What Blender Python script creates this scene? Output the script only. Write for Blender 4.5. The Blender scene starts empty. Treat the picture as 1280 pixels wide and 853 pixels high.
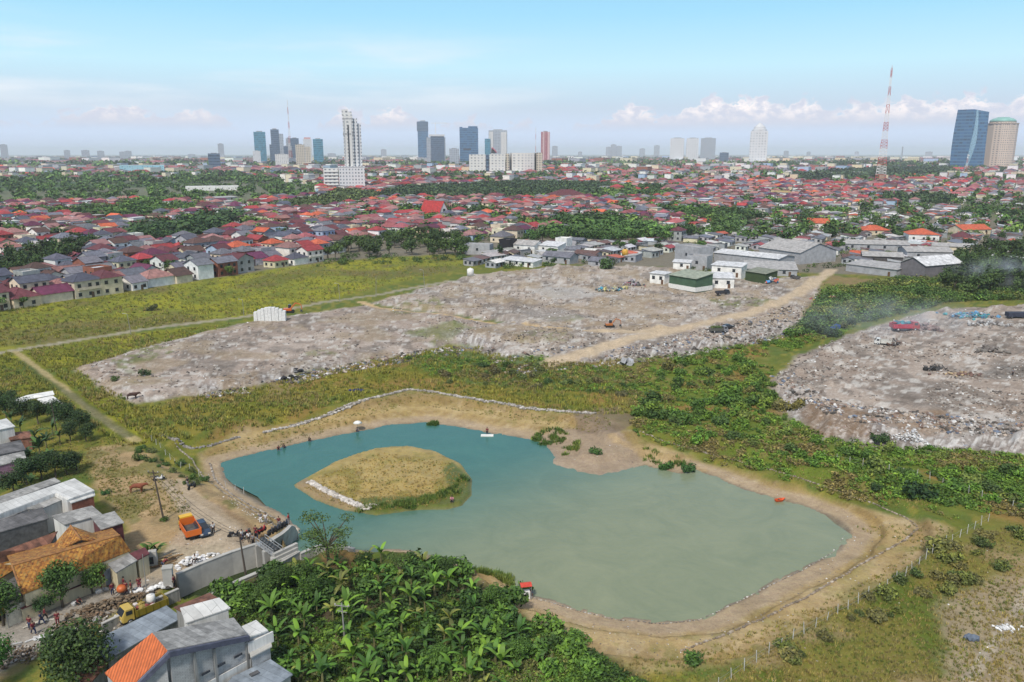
import bpy, bmesh, math, random
import numpy as np
from mathutils import Vector, Matrix, Euler
random.seed(7); RNG = np.random.default_rng(11)
SC = bpy.context.scene
COL = SC.collection
R = math.radians

# ------------------------------------------------------------------ camera survey
H = 55.0; F = 996.0; CX, CY = 640.0, 426.5; HORIZON = 192.0
PITCH = math.atan((CY - HORIZON) / F)
cp, sp = math.cos(PITCH), math.sin(PITCH)

def P(u, v, z=0.0):
    """point on the level plane z seen at survey position (u, v)"""
    a = (u - CX) / F; b = -(v - CY) / F
    dx, dy, dz = a, cp + b * sp, -sp + b * cp
    t = (z - H) / dz
    return Vector((dx * t, dy * t, z))
def at_depth(u, v, Y):
    a = (u - CX) / F; b = -(v - CY) / F
    t = Y / (cp + b * sp)
    return Vector((a * t, Y, H + (-sp + b * cp) * t))
def pix(x, y, z):
    dz = z - H
    d = y * cp - dz * sp
    return CX + F * x / d, CY - F * (y * sp + dz * cp) / d
def PA(pts, z=0.0):
    return np.array([P(u, v, z)[:2] for u, v in pts])

# ------------------------------------------------------------------ numpy noise and polygons
_T = RNG.random((256, 256))
def vnoise(x, y):
    xi = np.floor(x).astype(int); yi = np.floor(y).astype(int)
    fx = x - xi; fy = y - yi
    fx = fx * fx * (3 - 2 * fx); fy = fy * fy * (3 - 2 * fy)
    g = lambda i, j: _T[i & 255, j & 255]
    a = g(xi, yi) * (1 - fx) + g(xi + 1, yi) * fx
    b = g(xi, yi + 1) * (1 - fx) + g(xi + 1, yi + 1) * fx
    return a * (1 - fy) + b * fy
def fbm(x, y, s, octv=4, seed=0):
    r = 0; amp = 0.5; t = 0
    for o in range(octv):
        r = r + amp * vnoise(x / s + 17.3 * o + seed * 7.7, y / s + 9.1 * o + seed * 3.3)
        t += amp; amp *= 0.5; s = s / 2.03
    return r / t                                    # 0..1
def sdist(x, y, poly, closed=True):
    """signed distance (negative inside) to a polygon, or distance to an open line"""
    d2 = np.full(x.shape, 1e18); inside = np.zeros(x.shape, bool)
    n = len(poly)
    for i in range(n if closed else n - 1):
        ax, ay = poly[i]; bx, by = poly[(i + 1) % n]
        ex, ey = bx - ax, by - ay
        t = np.clip(((x - ax) * ex + (y - ay) * ey) / (ex * ex + ey * ey + 1e-12), 0, 1)
        d2 = np.minimum(d2, (x - ax - t * ex) ** 2 + (y - ay - t * ey) ** 2)
        if closed:
            c = (ay > y) != (by > y)
            inside ^= c & (x < (bx - ax) * (y - ay) / (by - ay + 1e-12) + ax)
    d = np.sqrt(d2)
    return np.where(inside, -d, d) if closed else d
def smooth(e0, e1, x):
    t = np.clip((x - e0) / (e1 - e0), 0, 1)
    return t * t * (3 - 2 * t)
def inpoly(u, v, poly):
    c = False; n = len(poly)
    for i in range(n):
        ax, ay = poly[i]; bx, by = poly[(i + 1) % n]
        if (ay > v) != (by > v) and u < (bx - ax) * (v - ay) / (by - ay) + ax: c = not c
    return c

def lin(r, g, b):
    f = lambda c: (c / 255 / 12.92) if c / 255 <= 0.04045 else ((c / 255 + 0.055) / 1.055) ** 2.4
    return (f(r), f(g), f(b), 1.0)

# ------------------------------------------------------------------ materials
def new_mat(name):
    m = bpy.data.materials.new(name); m.use_nodes = True
    nt = m.node_tree; bs = nt.nodes['Principled BSDF']
    return m, nt, bs
def nd(nt, typ, **kw):
    n = nt.nodes.new(typ)
    for k, v in kw.items():
        if k in n.inputs: n.inputs[k].default_value = v
        else: setattr(n, k, v)
    return n
def mixc(nt, fac, a, b, mode='MIX'):
    n = nt.nodes.new('ShaderNodeMix'); n.data_type = 'RGBA'; n.blend_type = mode
    for s, v in ((n.inputs[0], fac), (n.inputs[6], a), (n.inputs[7], b)):
        if hasattr(v, 'links') or isinstance(v, bpy.types.NodeSocket): nt.links.new(v, s)
        else: s.default_value = v
    return n.outputs[2]
def ramp(nt, src, stops):
    n = nt.nodes.new('ShaderNodeValToRGB'); nt.links.new(src, n.inputs[0])
    el = n.color_ramp.elements
    while len(el) < len(stops): el.new(0.5)
    for e, (p, c) in zip(el, stops):
        e.position = p; e.color = c if len(c) == 4 else (*c, 1)
    return n.outputs[0]
def g4(x): return (x, x, x, 1)
_M = {}
def paint(name, col=None, rough=0.7, metal=0.0, noise=0.25, scale=1.5, src='col', bump=0.0, streak=False, pattern=None):
    """procedural surface: a base colour (fixed, per-object or per-vertex) broken by dirt noise"""
    if name in _M: return _M[name]
    m, nt, bs = new_mat(name); L = nt.links
    if src == 'obj': base = nd(nt, 'ShaderNodeObjectInfo').outputs['Color']
    elif src == 'vert':
        a = nt.nodes.new('ShaderNodeAttribute'); a.attribute_name = 'Col'; base = a.outputs['Color']
    else:
        rgb = nt.nodes.new('ShaderNodeRGB'); rgb.outputs[0].default_value = col; base = rgb.outputs[0]
    tc = nt.nodes.new('ShaderNodeTexCoord')
    n = nd(nt, 'ShaderNodeTexNoise', Scale=scale, Detail=6.0, Roughness=0.65)
    if streak:
        mp = nd(nt, 'ShaderNodeMapping'); mp.inputs['Scale'].default_value = (3.0, 3.0, 0.25)
        L.new(tc.outputs['Object'], mp.inputs[0]); L.new(mp.outputs[0], n.inputs['Vector'])
    else: L.new(tc.outputs['Object'], n.inputs['Vector'])
    k = ramp(nt, n.outputs['Fac'], [(0.3, g4(1 - noise * 1.6)), (0.7, g4(1 + noise))])
    out = mixc(nt, 1.0, base, k, 'MULTIPLY')
    hgt = n.outputs['Fac']
    if pattern:
        kind, sx, strength = pattern
        if kind == 'wave':
            w = nd(nt, 'ShaderNodeTexWave', Scale=sx, Distortion=0.4, Detail=1.0); w.bands_direction = 'X'
            L.new(tc.outputs['Object'], w.inputs['Vector'])
            kk = ramp(nt, w.outputs['Fac'], [(0.0, g4(1 - strength)), (0.6, g4(1.0))]); hgt = w.outputs['Fac']
        elif kind == 'brick':
            w = nd(nt, 'ShaderNodeTexBrick', Scale=sx); w.inputs['Color1'].default_value = g4(1); w.inputs['Color2'].default_value = g4(1 - strength * .5)
            w.inputs['Mortar'].default_value = g4(1 - strength); w.inputs['Mortar Size'].default_value = 0.03
            mp = nd(nt, 'ShaderNodeMapping'); mp.inputs['Rotation'].default_value = (R(90), 0, 0)
            L.new(tc.outputs['Object'], mp.inputs[0]); L.new(mp.outputs[0], w.inputs['Vector'])
            kk = w.outputs['Color']; hgt = w.outputs['Fac']
        elif kind == 'sheet':       # single roofing sheets, each weathered a little differently
            w = nd(nt, 'ShaderNodeTexBrick', Scale=sx); w.offset = .35; w.inputs['Color1'].default_value = g4(1.12); w.inputs['Color2'].default_value = g4(1 - strength)
            w.inputs['Mortar'].default_value = g4(.62); w.inputs['Mortar Size'].default_value = .012; w.inputs['Bias'].default_value = -.1; w.inputs['Brick Width'].default_value = 1.3; w.inputs['Row Height'].default_value = .45
            mp = nd(nt, 'ShaderNodeMapping'); mp.inputs['Rotation'].default_value = (0, 0, R(28)); L.new(tc.outputs['Object'], mp.inputs[0]); L.new(mp.outputs[0], w.inputs['Vector'])
            kk = w.outputs['Color']; hgt = w.outputs['Fac']
        out = mixc(nt, 1.0, out, kk, 'MULTIPLY')
    L.new(out, bs.inputs['Base Color'])
    bs.inputs['Roughness'].default_value = rough; bs.inputs['Metallic'].default_value = metal
    if bump:
        b = nd(nt, 'ShaderNodeBump', Strength=bump, Distance=0.1)
        L.new(hgt, b.inputs['Height']); L.new(b.outputs[0], bs.inputs['Normal'])
    _M[name] = m
    return m
def leaf_mat(name, src='obj', col=(.06, .10, .02, 1), var=0.5):
    if name in _M: return _M[name]
    m, nt, bs = new_mat(name); L = nt.links
    if src == 'obj': base = nd(nt, 'ShaderNodeObjectInfo').outputs['Color']
    elif src == 'vert':
        a = nt.nodes.new('ShaderNodeAttribute'); a.attribute_name = 'Col'; base = a.outputs['Color']
    else:
        rgb = nt.nodes.new('ShaderNodeRGB'); rgb.outputs[0].default_value = col; base = rgb.outputs[0]
    g = nt.nodes.new('ShaderNodeNewGeometry')
    k = ramp(nt, g.outputs['Random Per Island'], [(0.0, (1 - var * .8, 1 - var * .8, 1 - var * .6, 1)), (0.55, g4(1.0)), (1.0, (1 + var * 1.3, 1 + var * 1.1, 1 + var * .2, 1))])
    L.new(mixc(nt, 1.0, base, k, 'MULTIPLY'), bs.inputs['Base Color'])
    bs.inputs['Roughness'].default_value = 0.6
    bs.inputs['Specular IOR Level'].default_value = 0.25
    try:
        bs.inputs['Transmission Weight'].default_value = 0.0
        bs.inputs['Subsurface Weight'].default_value = 0.0
    except Exception: pass
    _M[name] = m
    return m

# ------------------------------------------------------------------ objects
def link(name, me, parent=None, loc=None, color=None):
    o = bpy.data.objects.new(name, me); COL.objects.link(o)
    if parent: o.parent = parent
    if loc is not None: o.location = loc
    if color is not None: o.color = color
    return o
def tag(o, label, cat, group=None, kind=None):
    o['label'] = label; o['category'] = cat
    if group: o['group'] = group
    if kind: o['kind'] = kind
    return o
def thing(name, label, cat, loc=(0, 0, 0), rz=0.0, group=None):
    o = bpy.data.objects.new(name, None); COL.objects.link(o)
    o.empty_display_size = 0.3
    o.location = loc; o.rotation_euler = (0, 0, rz)
    return tag(o, label, cat, group)
def kids(o): return list(o.children)
def dup(o, loc=None, rz=None, label=None, parent=None, scale=None):
    c = o.copy(); COL.objects.link(c)
    if parent: c.parent = parent
    if loc is not None: c.location = loc
    if rz is not None: c.rotation_euler = (0, 0, rz)
    if scale is not None: c.scale = scale if hasattr(scale, '__len__') else (scale,) * 3
    if label: c['label'] = label
    for k in kids(o): dup(k, parent=c)
    return c

class MB:
    """collects polygons, then becomes ONE mesh object"""
    def __init__(s): s.v = []; s.f = []; s.mi = []; s.cur = 0; s.sm = []
    def add(s, verts, faces, smooth=False):
        b = len(s.v); s.v += [tuple(x) for x in verts]
        for f in faces: s.f.append([b + i for i in f]); s.mi.append(s.cur); s.sm.append(smooth)
        return s
    def box(s, c, size, rz=0.0, taper=1.0, M=None):
        hx, hy, hz = size[0] / 2, size[1] / 2, size[2] / 2
        vs = []
        for z, k in ((-hz, 1), (hz, taper)):
            for x, y in ((-hx, -hy), (hx, -hy), (hx, hy), (-hx, hy)): vs.append(Vector((x * k, y * k, z)))
        Mt = M if M is not None else Matrix.Rotation(rz, 3, 'Z')
        vs = [Mt @ v + Vector(c) for v in vs]
        return s.add(vs, [(3, 2, 1, 0), (4, 5, 6, 7), (0, 1, 5, 4), (1, 2, 6, 5), (2, 3, 7, 6), (3, 0, 4, 7)])
    def prism(s, poly, z0, z1, cap=True):
        n = len(poly)
        a = sum(poly[i][0] * poly[(i + 1) % n][1] - poly[(i + 1) % n][0] * poly[i][1] for i in range(n))
        if a < 0: poly = poly[::-1]
        f0 = (lambda i: z0[i]) if hasattr(z0, '__len__') else (lambda i: z0)
        vs = [(p[0], p[1], z0) for p in poly] + [(p[0], p[1], z1) for p in poly]
        fs = [(i, (i + 1) % n, n + (i + 1) % n, n + i) for i in range(n)]
        if cap: fs += [tuple(range(n, 2 * n)), tuple(range(n - 1, -1, -1))]
        return s.add(vs, fs)
    def slab(s, pts, th):
        """a sheet through 3+ world points with real thickness, hanging down"""
        n = len(pts); pts = [Vector(p) for p in pts]
        nz = sum((pts[i].x * pts[(i + 1) % n].y - pts[(i + 1) % n].x * pts[i].y) for i in range(n))
        if nz < 0: pts = pts[::-1]
        lo = [p - Vector((0, 0, th)) for p in pts]
        fs = [tuple(range(n)), tuple(range(2 * n - 1, n - 1, -1))] + [(i, n + i, n + (i + 1) % n, (i + 1) % n) for i in range(n)]
        return s.add(pts + lo, fs)
    def tube(s, p, q, r0, r1=None, n=6, cap=True, smooth=True):
        p, q = Vector(p), Vector(q); r1 = r0 if r1 is None else r1
        d = q - p
        if d.length < 1e-6: return s
        d.normalize(); a = d.orthogonal().normalized(); b = d.cross(a)
        vs = []
        for c, r in ((p, r0), (q, r1)):
            for i in range(n):
                t = 2 * math.pi * i / n; vs.append(c + (a * math.cos(t) + b * math.sin(t)) * r)
        fs = [(i, (i + 1) % n, n + (i + 1) % n, n + i) for i in range(n)]
        s.add(vs, fs, smooth)
        if cap: s.add(vs[n:], [tuple(range(n))]); s.add(vs[:n], [tuple(range(n - 1, -1, -1))])
        return s
    def path(s, pts, rad, n=6):
        for i in range(len(pts) - 1):
            r0 = rad[i] if hasattr(rad, '__len__') else rad; r1 = rad[i + 1] if hasattr(rad, '__len__') else rad
            s.tube(pts[i], pts[i + 1], r0, r1, n)
        return s
    def lathe(s, prof, c=(0, 0, 0), n=16, axis='Z', smooth=True):
        vs = []
        for r, z in prof:
            for i in range(n):
                t = 2 * math.pi * i / n
                p = (r * math.cos(t), r * math.sin(t), z)
                if axis == 'Y': p = (p[0], p[2], p[1])
                if axis == 'X': p = (p[2], p[0], p[1])
                vs.append((p[0] + c[0], p[1] + c[1], p[2] + c[2]))
        fs = []
        for k in range(len(prof) - 1):
            for i in range(n):
                j = (i + 1) % n
                fs.append((k * n + i, k * n + j, (k + 1) * n + j, (k + 1) * n + i))
        fs.append(tuple(range(n - 1, -1, -1))); fs.append(tuple((len(prof) - 1) * n + i for i in range(n)))
        return s.add(vs, fs, smooth)
    def blob(s, c, r, seed=0, squash=1.0, rough=0.25, sub=1):
        bm = bmesh.new(); bmesh.ops.create_icosphere(bm, subdivisions=sub, radius=1)
        rn = random.Random(seed)
        vs = [Vector(v.co) * (1 + rn.uniform(-rough, rough)) for v in bm.verts]
        rr = r if hasattr(r, '__len__') else (r, r, r * squash)
        vs = [Vector((v.x * rr[0], v.y * rr[1], v.z * rr[2])) + Vector(c) for v in vs]
        fs = [[v.index for v in f.verts] for f in bm.faces]; bm.free()
        return s.add(vs, fs, rough < 0.12)
    def mesh(s, name, mats):
        me = bpy.data.meshes.new(name)
        me.from_pydata([tuple(v) for v in s.v], [], s.f)
        for m in (mats if isinstance(mats, (list, tuple)) else [mats]): me.materials.append(m)
        me.polygons.foreach_set('material_index', s.mi); me.polygons.foreach_set('use_smooth', s.sm)
        me.update()
        return me
    def build(s, name, mats, parent=None, loc=None, color=None, bevel=0):
        o = link(name, s.mesh(name, mats), parent, loc, color)
        if bevel:
            b = o.modifiers.new('bevel', 'BEVEL'); b.width = bevel; b.segments = 2; b.limit_method = 'ANGLE'; b.angle_limit = R(40)
        return o

def np_mesh(name, V, Q, C=None, mats=(), smooth=False, uvmask=None):
    """fast mesh from numpy: V (n,3), Q (m,4 or 3), C (n,4) vertex colours"""
    me = bpy.data.meshes.new(name); k = Q.shape[1]
    me.vertices.add(len(V)); me.vertices.foreach_set('co', np.ascontiguousarray(V, dtype=np.float32).ravel())
    me.loops.add(Q.size); me.loops.foreach_set('vertex_index', np.ascontiguousarray(Q, dtype=np.int32).ravel())
    me.polygons.add(len(Q)); me.polygons.foreach_set('loop_start', np.arange(0, Q.size, k, dtype=np.int32))
    me.polygons.foreach_set('loop_total', np.full(len(Q), k, dtype=np.int32))
    me.polygons.foreach_set('use_smooth', np.full(len(Q), smooth, dtype=bool))
    me.update(calc_edges=True)
    for nm, arr in (('Col', C), ('Mask', uvmask)):
        if arr is not None:
            at = me.color_attributes.new(nm, 'FLOAT_COLOR', 'POINT')
            at.data.foreach_set('color', np.ascontiguousarray(arr, dtype=np.float32).ravel())
    for m in mats: me.materials.append(m)
    me.validate()
    return me
# ------------------------------------------------------------------ camera, sun, sky
cam = bpy.data.cameras.new('camera'); cam.lens = 36.0 * F / 1280.0; cam.sensor_width = 36.0; cam.sensor_fit = 'HORIZONTAL'
cam.clip_start = 1.0; cam.clip_end = 120000.0
co = bpy.data.objects.new('camera', cam); COL.objects.link(co)
co.location = (0, 0, H); co.rotation_euler = (math.pi / 2 - PITCH, 0, 0)
SC.camera = co
SUN_EL, SUN_AZ = 50.0, 0.0          # degrees; azimuth from +Y, negative to the left ... behind-left of the camera is beyond 90
SUN_AZ = -160.0
sd_ = Vector((math.sin(R(SUN_AZ)) * math.cos(R(SUN_EL)), math.cos(R(SUN_AZ)) * math.cos(R(SUN_EL)), math.sin(R(SUN_EL))))
sun = bpy.data.lights.new('sun', 'SUN'); sun.energy = 2.6; sun.angle = R(7); sun.color = (1.0, 0.94, 0.84)
so = bpy.data.objects.new('sun', sun); COL.objects.link(so)
so.rotation_euler = (-sd_).to_track_quat('-Z', 'Y').to_euler()
so.location = (0, 0, 300)

W = bpy.data.worlds.new('World'); SC.world = W; W.use_nodes = True
nt = W.node_tree; L = nt.links; nt.nodes.clear()
out = nt.nodes.new('ShaderNodeOutputWorld'); bg = nt.nodes.new('ShaderNodeBackground')
bg.inputs[1].default_value = 0.06
sky = nt.nodes.new('ShaderNodeTexSky'); sky.sky_type = 'NISHITA'; sky.sun_disc = False
sky.sun_elevation = R(SUN_EL); sky.sun_rotation = R(SUN_AZ); sky.altitude = 50; sky.air_density = 1.0; sky.dust_density = 1.5; sky.ozone_density = 1.5
tc = nt.nodes.new('ShaderNodeTexCoord'); sep = nt.nodes.new('ShaderNodeSeparateXYZ'); L.new(tc.outputs['Generated'], sep.inputs[0])
def M1(op, a, b=None, c=None, clamp=False):
    n = nt.nodes.new('ShaderNodeMath'); n.operation = op; n.use_clamp = clamp
    for i, v in enumerate((a, b, c)):
        if v is None: continue
        if isinstance(v, bpy.types.NodeSocket): L.new(v, n.inputs[i])
        else: n.inputs[i].default_value = v
    return n.outputs[0]
def SS(x, e0, e1):
    n = nt.nodes.new('ShaderNodeMapRange'); n.interpolation_type = 'SMOOTHSTEP'
    L.new(x, n.inputs[0]); n.inputs[1].default_value = e0; n.inputs[2].default_value = e1
    return n.outputs[0]
el = M1('ARCSINE', sep.outputs[2]); az = M1('ARCTAN2', sep.outputs[0], sep.outputs[1])
eld = M1('MULTIPLY', el, 180 / math.pi); azd = M1('MULTIPLY', az, 180 / math.pi)
def vec(x, y, z=0.0):
    n = nt.nodes.new('ShaderNodeCombineXYZ')
    for i, v in enumerate((x, y, z)):
        if isinstance(v, bpy.types.NodeSocket): L.new(v, n.inputs[i])
        else: n.inputs[i].default_value = v
    return n.outputs[0]
def noi(v, scale, detail=6, rough=0.6):
    n = nd(nt, 'ShaderNodeTexNoise', Scale=scale, Detail=float(detail), Roughness=rough); L.new(v, n.inputs['Vector']); return n.outputs['Fac']
EXPO = 0.52
SKYK = 1 / bg.inputs[1].default_value / 2 ** EXPO
def sk(r, g, b, k=1.0):
    c = lin(r, g, b); return (c[0] * SKYK * k, c[1] * SKYK * k, c[2] * SKYK * k, 1)
e01 = M1('DIVIDE', eld, 30.0, clamp=True)
base = ramp(nt, e01, [(0.0, sk(204, 219, 250, 1.14)), (0.045, sk(208, 226, 252, 1.1)), (0.10, sk(206, 224, 242)), (0.19, sk(198, 239, 255, 1.05)), (0.30, sk(164, 222, 252, 1.06)), (0.55, sk(128, 192, 242)), (1.0, sk(95, 160, 228))])
low = SS(eld, 28.0, 14.0)
hi = mixc(nt, 0.45, sky.outputs[0], sk(205, 212, 222, 1.3))      # a thin bright overcast veil overhead
col = mixc(nt, low, hi, base)
# high thin veil on the left
veil = M1('MULTIPLY', SS(noi(vec(M1('MULTIPLY', azd, 0.06), M1('MULTIPLY', eld, 0.45), 3.0), 1.0, 5, 0.55), 0.42, 0.72),
          M1('MULTIPLY', SS(eld, 1.5, 4.0), M1('MULTIPLY', SS(eld, 9.0, 5.0), SS(azd, 12.0, -12.0))))
col = mixc(nt, M1('MULTIPLY', veil, 0.95), col, sk(232, 240, 248, 1.1))
# cumulus bank above the horizon: towers rise where the broad noise is high
broad = noi(vec(M1('MULTIPLY', azd, 0.16), 0.0, 5.0), 1.0, 3, 0.6)
right = M1('ADD', M1('MULTIPLY', SS(azd, 3.0, 12.0), 0.19), M1('MULTIPLY', SS(M1('ABSOLUTE', M1('ADD', azd, 9.5)), 4.0, 1.0), 0.17))
right = M1('ADD', right, M1('MULTIPLY', SS(M1('ABSOLUTE', M1('ADD', azd, 24.0)), 5.0, 1.0), 0.13))
top = M1('MULTIPLY_ADD', M1('ADD', broad, right), 7.5, -1.9)
bill = noi(vec(M1('MULTIPLY', azd, 1.0), M1('MULTIPLY', eld, 1.6), 1.0), 1.1, 7, 0.62)
edge = M1('SUBTRACT', top, M1('ADD', eld, M1('MULTIPLY_ADD', bill, -3.2, 1.5)))
cum = M1('MULTIPLY', SS(edge, 0.0, 0.35), SS(eld, 1.25, 2.2))
ccol = mixc(nt, SS(eld, 1.4, 3.2), sk(205, 212, 232), sk(255, 244, 240, 1.25))
shade = mixc(nt, SS(bill, 0.35, 0.62), ccol, sk(220, 224, 240))
col = mixc(nt, M1('MULTIPLY', cum, 0.95), col, shade)
L.new(col, bg.inputs[0]); L.new(bg.outputs[0], out.inputs[0])

SC.view_settings.view_transform = 'Standard'; SC.view_settings.look = 'None'; SC.view_settings.gamma = 1.0
SC.view_settings.exposure = EXPO; SC.view_settings.use_curve_mapping = False
SC.cycles.max_bounces = 6; SC.cycles.diffuse_bounces = 3; SC.cycles.volume_bounces = 2; SC.cycles.transparent_max_bounces = 8
SC.cycles.caustics_reflective = False; SC.cycles.caustics_refractive = False
# ------------------------------------------------------------------ terrain
WZ = -2.2                                   # pond level
water_px = [(279,578),(300,572),(345,562),(390,551),(440,541),(490,532),(530,529),(575,534),(605,541),(650,547),(680,556),(693,570),
            (692,580),(720,590),(752,595),(780,588),(806,583),(830,589),(852,592),(872,588),(905,603),(950,619),(1000,632),(1036,646),(1057,660),
            (1058,668),(1045,686),(1010,706),(960,729),(910,756),(872,772),(830,776),(770,770),(720,758),(690,748),(655,742),(640,730),
            (622,716),(600,712),(560,700),(515,688),(480,686),(455,688),(425,684),(400,686),(372,700),(352,690),(345,682),(372,676),(374,662),(360,645),(330,630),(300,615),(283,600)]
isl_px = [(367,607),(385,597),(415,580),(440,570),(470,561),(510,558),(545,565),(575,580),(590,600),(588,620),(578,632),(560,637),(520,638),(470,644),(430,638),(395,625)]
WATER = PA(water_px, WZ); ISLAND = PA(isl_px, WZ)
canal_far = [P(221,718,0.6), P(250,706,0.6), P(290,691,0.6), P(327,679,0.6)]
canal_near = [P(262,742,0.3), P(300,724,0.3), P(343,706,0.3), P(372,690,0.3)]
CANAL = np.array([p[:2] for p in canal_far] + [tuple(P(352,683,-1)[:2])] + [p[:2] for p in canal_near[::-1]] + [tuple(P(215,752,-2.5)[:2])])
DITCH = PA([(226,738),(180,757),(128,780),(112,792),(122,803),(165,786),(215,762),(243,746)], -0.6)
LOT_L = PA([(95,460),(200,430),(300,405),(345,398),(455,382),(560,395),(660,412),(745,418),(700,438),(560,430),(490,445),(420,458),(330,478),(250,492),(170,503),(120,482)])
LOT_M = PA([(462,380),(590,345),(700,333),(850,335),(940,352),(1030,345),(1020,368),(1005,390),(1010,412),(930,428),(850,442),(760,452),(680,460),(600,440),(560,420),(640,405),(560,395)])
LOT_R = PA([(962,468),(1000,435),(1060,412),(1130,390),(1190,380),(1290,376),(1420,372),(1460,600),(1290,556),(1200,550),(1110,548),(1030,535),(985,508)], 2.0)
BANK_IN = PA([(250,560),(300,533),(380,522),(450,503),(515,488),(600,503),(690,516),(755,520),(800,545),(870,563),(960,590),(1060,620),(1140,645),(1190,660),(1150,700),(1080,740),(1000,785),(900,830),(800,840),(740,815),(650,770),(600,740),(560,722),(440,695),(372,682),(330,650),(255,600)])

rows_v = np.concatenate([np.arange(1000, 330, -2.0), np.arange(330, 232, -1.5)])
rows_y = np.array([P(640, v).y for v in rows_v]); y_last = rows_y[-1]
rows_y = np.concatenate([[26, 38, 48], rows_y, y_last * np.geomspace(1.03, 38000 / y_last, 40)])
rows_y = np.unique(rows_y)
cols_a = np.concatenate([np.linspace(-1.3, -0.78, 30)[:-1], np.arange(-0.78, 0.78, 0.0021), np.linspace(0.78, 1.3, 30)])
GY, GA = np.meshgrid(rows_y, cols_a, indexing='ij'); GX = GY * GA
dz = -H; dd = GY * cp - dz * sp
GU = CX + F * GX / dd; GV = CY - F * (GY * sp + dz * cp) / dd     # where z=0 lies in the survey
near = GY < 700
def wsd(poly, amp=1.5, s=6.0, seed=0, closed=True):
    r = np.full(GX.shape, 1e3)
    r[near] = sdist(GX[near], GY[near], poly, closed) + amp * 2 * (fbm(GX[near], GY[near], s, 4, seed) - 0.5)
    return r
sd_w = wsd(WATER, 0.5, 4.0, 1); sd_i = wsd(ISLAND, 0.25, 3.0, 2)
sd_c = wsd(CANAL, 0.0); sd_d = wsd(DITCH, 0.1)
sd_l = wsd(LOT_L, 2.5, 9, 3); sd_m = wsd(LOT_M, 3.0, 10, 4); sd_r = wsd(LOT_R, 2.0, 8, 5)
fb = lambda s, o=4, k=0: fbm(GX, GY, s, o, k)
N30, N8, N2, N07 = fb(30, 4, 1), fb(8, 4, 2), fb(2.2, 4, 3), fb(0.7, 3, 4)

# --- heights
Z = np.zeros(GX.shape)
wfac = np.ones(GX.shape)
wfac = np.where((GU < 440) & (GV > 590), 0.62, wfac); wfac = np.where((GU < 640) & (GV > 680), 0.4, wfac)
# smooth the width factor along rows and columns
for _ in range(12):
    wfac[1:-1] = (wfac[:-2] + wfac[1:-1] * 2 + wfac[2:]) / 4; wfac[:, 1:-1] = (wfac[:, :-2] + wfac[:, 1:-1] * 2 + wfac[:, 2:]) / 4
sb = sd_w / wfac
prof = np.interp(sb, [-25, -6, -1.5, 0, 3.5, 4.8, 5.3, 8.5, 10.6, 11.8, 15], [-3.2, -3.0, -2.7, WZ, -1.85, -1.7, -1.1, -0.95, -0.8, 0.25, 0.0])
Z = np.where(near, prof, 0.0)
zi = np.interp(sd_i, [-30, -6, -2.5, -0.6, 0, 1.5, 4], [-1.65, -1.66, -1.68, -1.72, WZ, -2.6, -3.2])
Z = np.where(sd_i < 3, np.maximum(Z, zi), Z)
lift = lambda sd, h, w: h * smooth(0.0, -w, sd)
rub = N2 * 0.6 + N07 * 0.4
Z += lift(sd_l, 0.9, 5) + lift(sd_m, 1.2, 6) + lift(sd_r, 1.3, 8)
ber = np.exp(-((sd_r + 6) / 3.0) ** 2) * smooth(0.42, 0.62, N8) * 1.3
Z += np.where(sd_r < 2, ber, 0)
lotw = np.maximum.reduce([smooth(1, -2, sd_l), smooth(1, -2, sd_m), smooth(1, -2, sd_r)])
edge_l = np.exp(-((sd_l + 2.5) / 2.5) ** 2) * smooth(440, 470, GV) * smooth(215, 280, GU)      # tipped rubbish along the lower rim
edge_m = np.exp(-((sd_m + 2.0) / 3.0) ** 2) * smooth(395, 415, GV)
edge_r = np.exp(-((sd_r + 3.0) / 4.0) ** 2) * smooth(480, 500, GV)
rimw = np.clip(edge_l + edge_m + edge_r, 0, 1)
lumpy = np.clip(lotw * (0.25 + 0.75 * smooth(0.45, 0.6, N8)) + rimw, 0, 1.3)
calm = (1 - .3 * smooth(1, -2, sd_m) * (1 - rimw)) * (1 - .45 * smooth(1, -2, sd_r) * (1 - rimw)) - .7 * smooth(1, -2, sd_l) * (1 - rimw) * smooth(560, 480, GU)
Z += near * lumpy * calm * (rub - 0.5) * 0.8 * (0.35 + rimw) + calm * (lotw * (N8 - 0.5) * 1.5 + lotw * np.maximum(0, fbm(GX, GY, 5, 3, 141) - .56) * 5.0)
outside = smooth(13, 18, sb)
Z += near * outside * (1 - lotw) * ((N8 - 0.5) * 0.5 + (N2 - 0.5) * 0.25)
Z += near * (sd_w > 0) * (1 - outside) * ((N2 - 0.5) * 0.34 + (N8 - .5) * .3 * smooth(4, 6, sd_w))
Z += (~near) * 0
flat_yard = smooth(2, -2, wsd(PA([(0,900),(0,640),(60,600),(130,560),(230,590),(330,640),(372,665),(330,690),(230,725),(260,745),(380,860),(360,1000),(-200,1000),(-400,700)]), 0.0))
Z = Z * (1 - flat_yard * smooth(4.0, 12.0, sd_w / np.maximum(wfac, .3)))
Z = np.where(sd_c < 0.35, np.interp(sd_c, [-0.1, 0.35], [-3.3, 0.0]), Z)
Z = np.where(sd_d < 0.5, np.minimum(Z, np.interp(sd_d, [-0.3, 0.5], [-1.3, 0.0])), Z)
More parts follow.
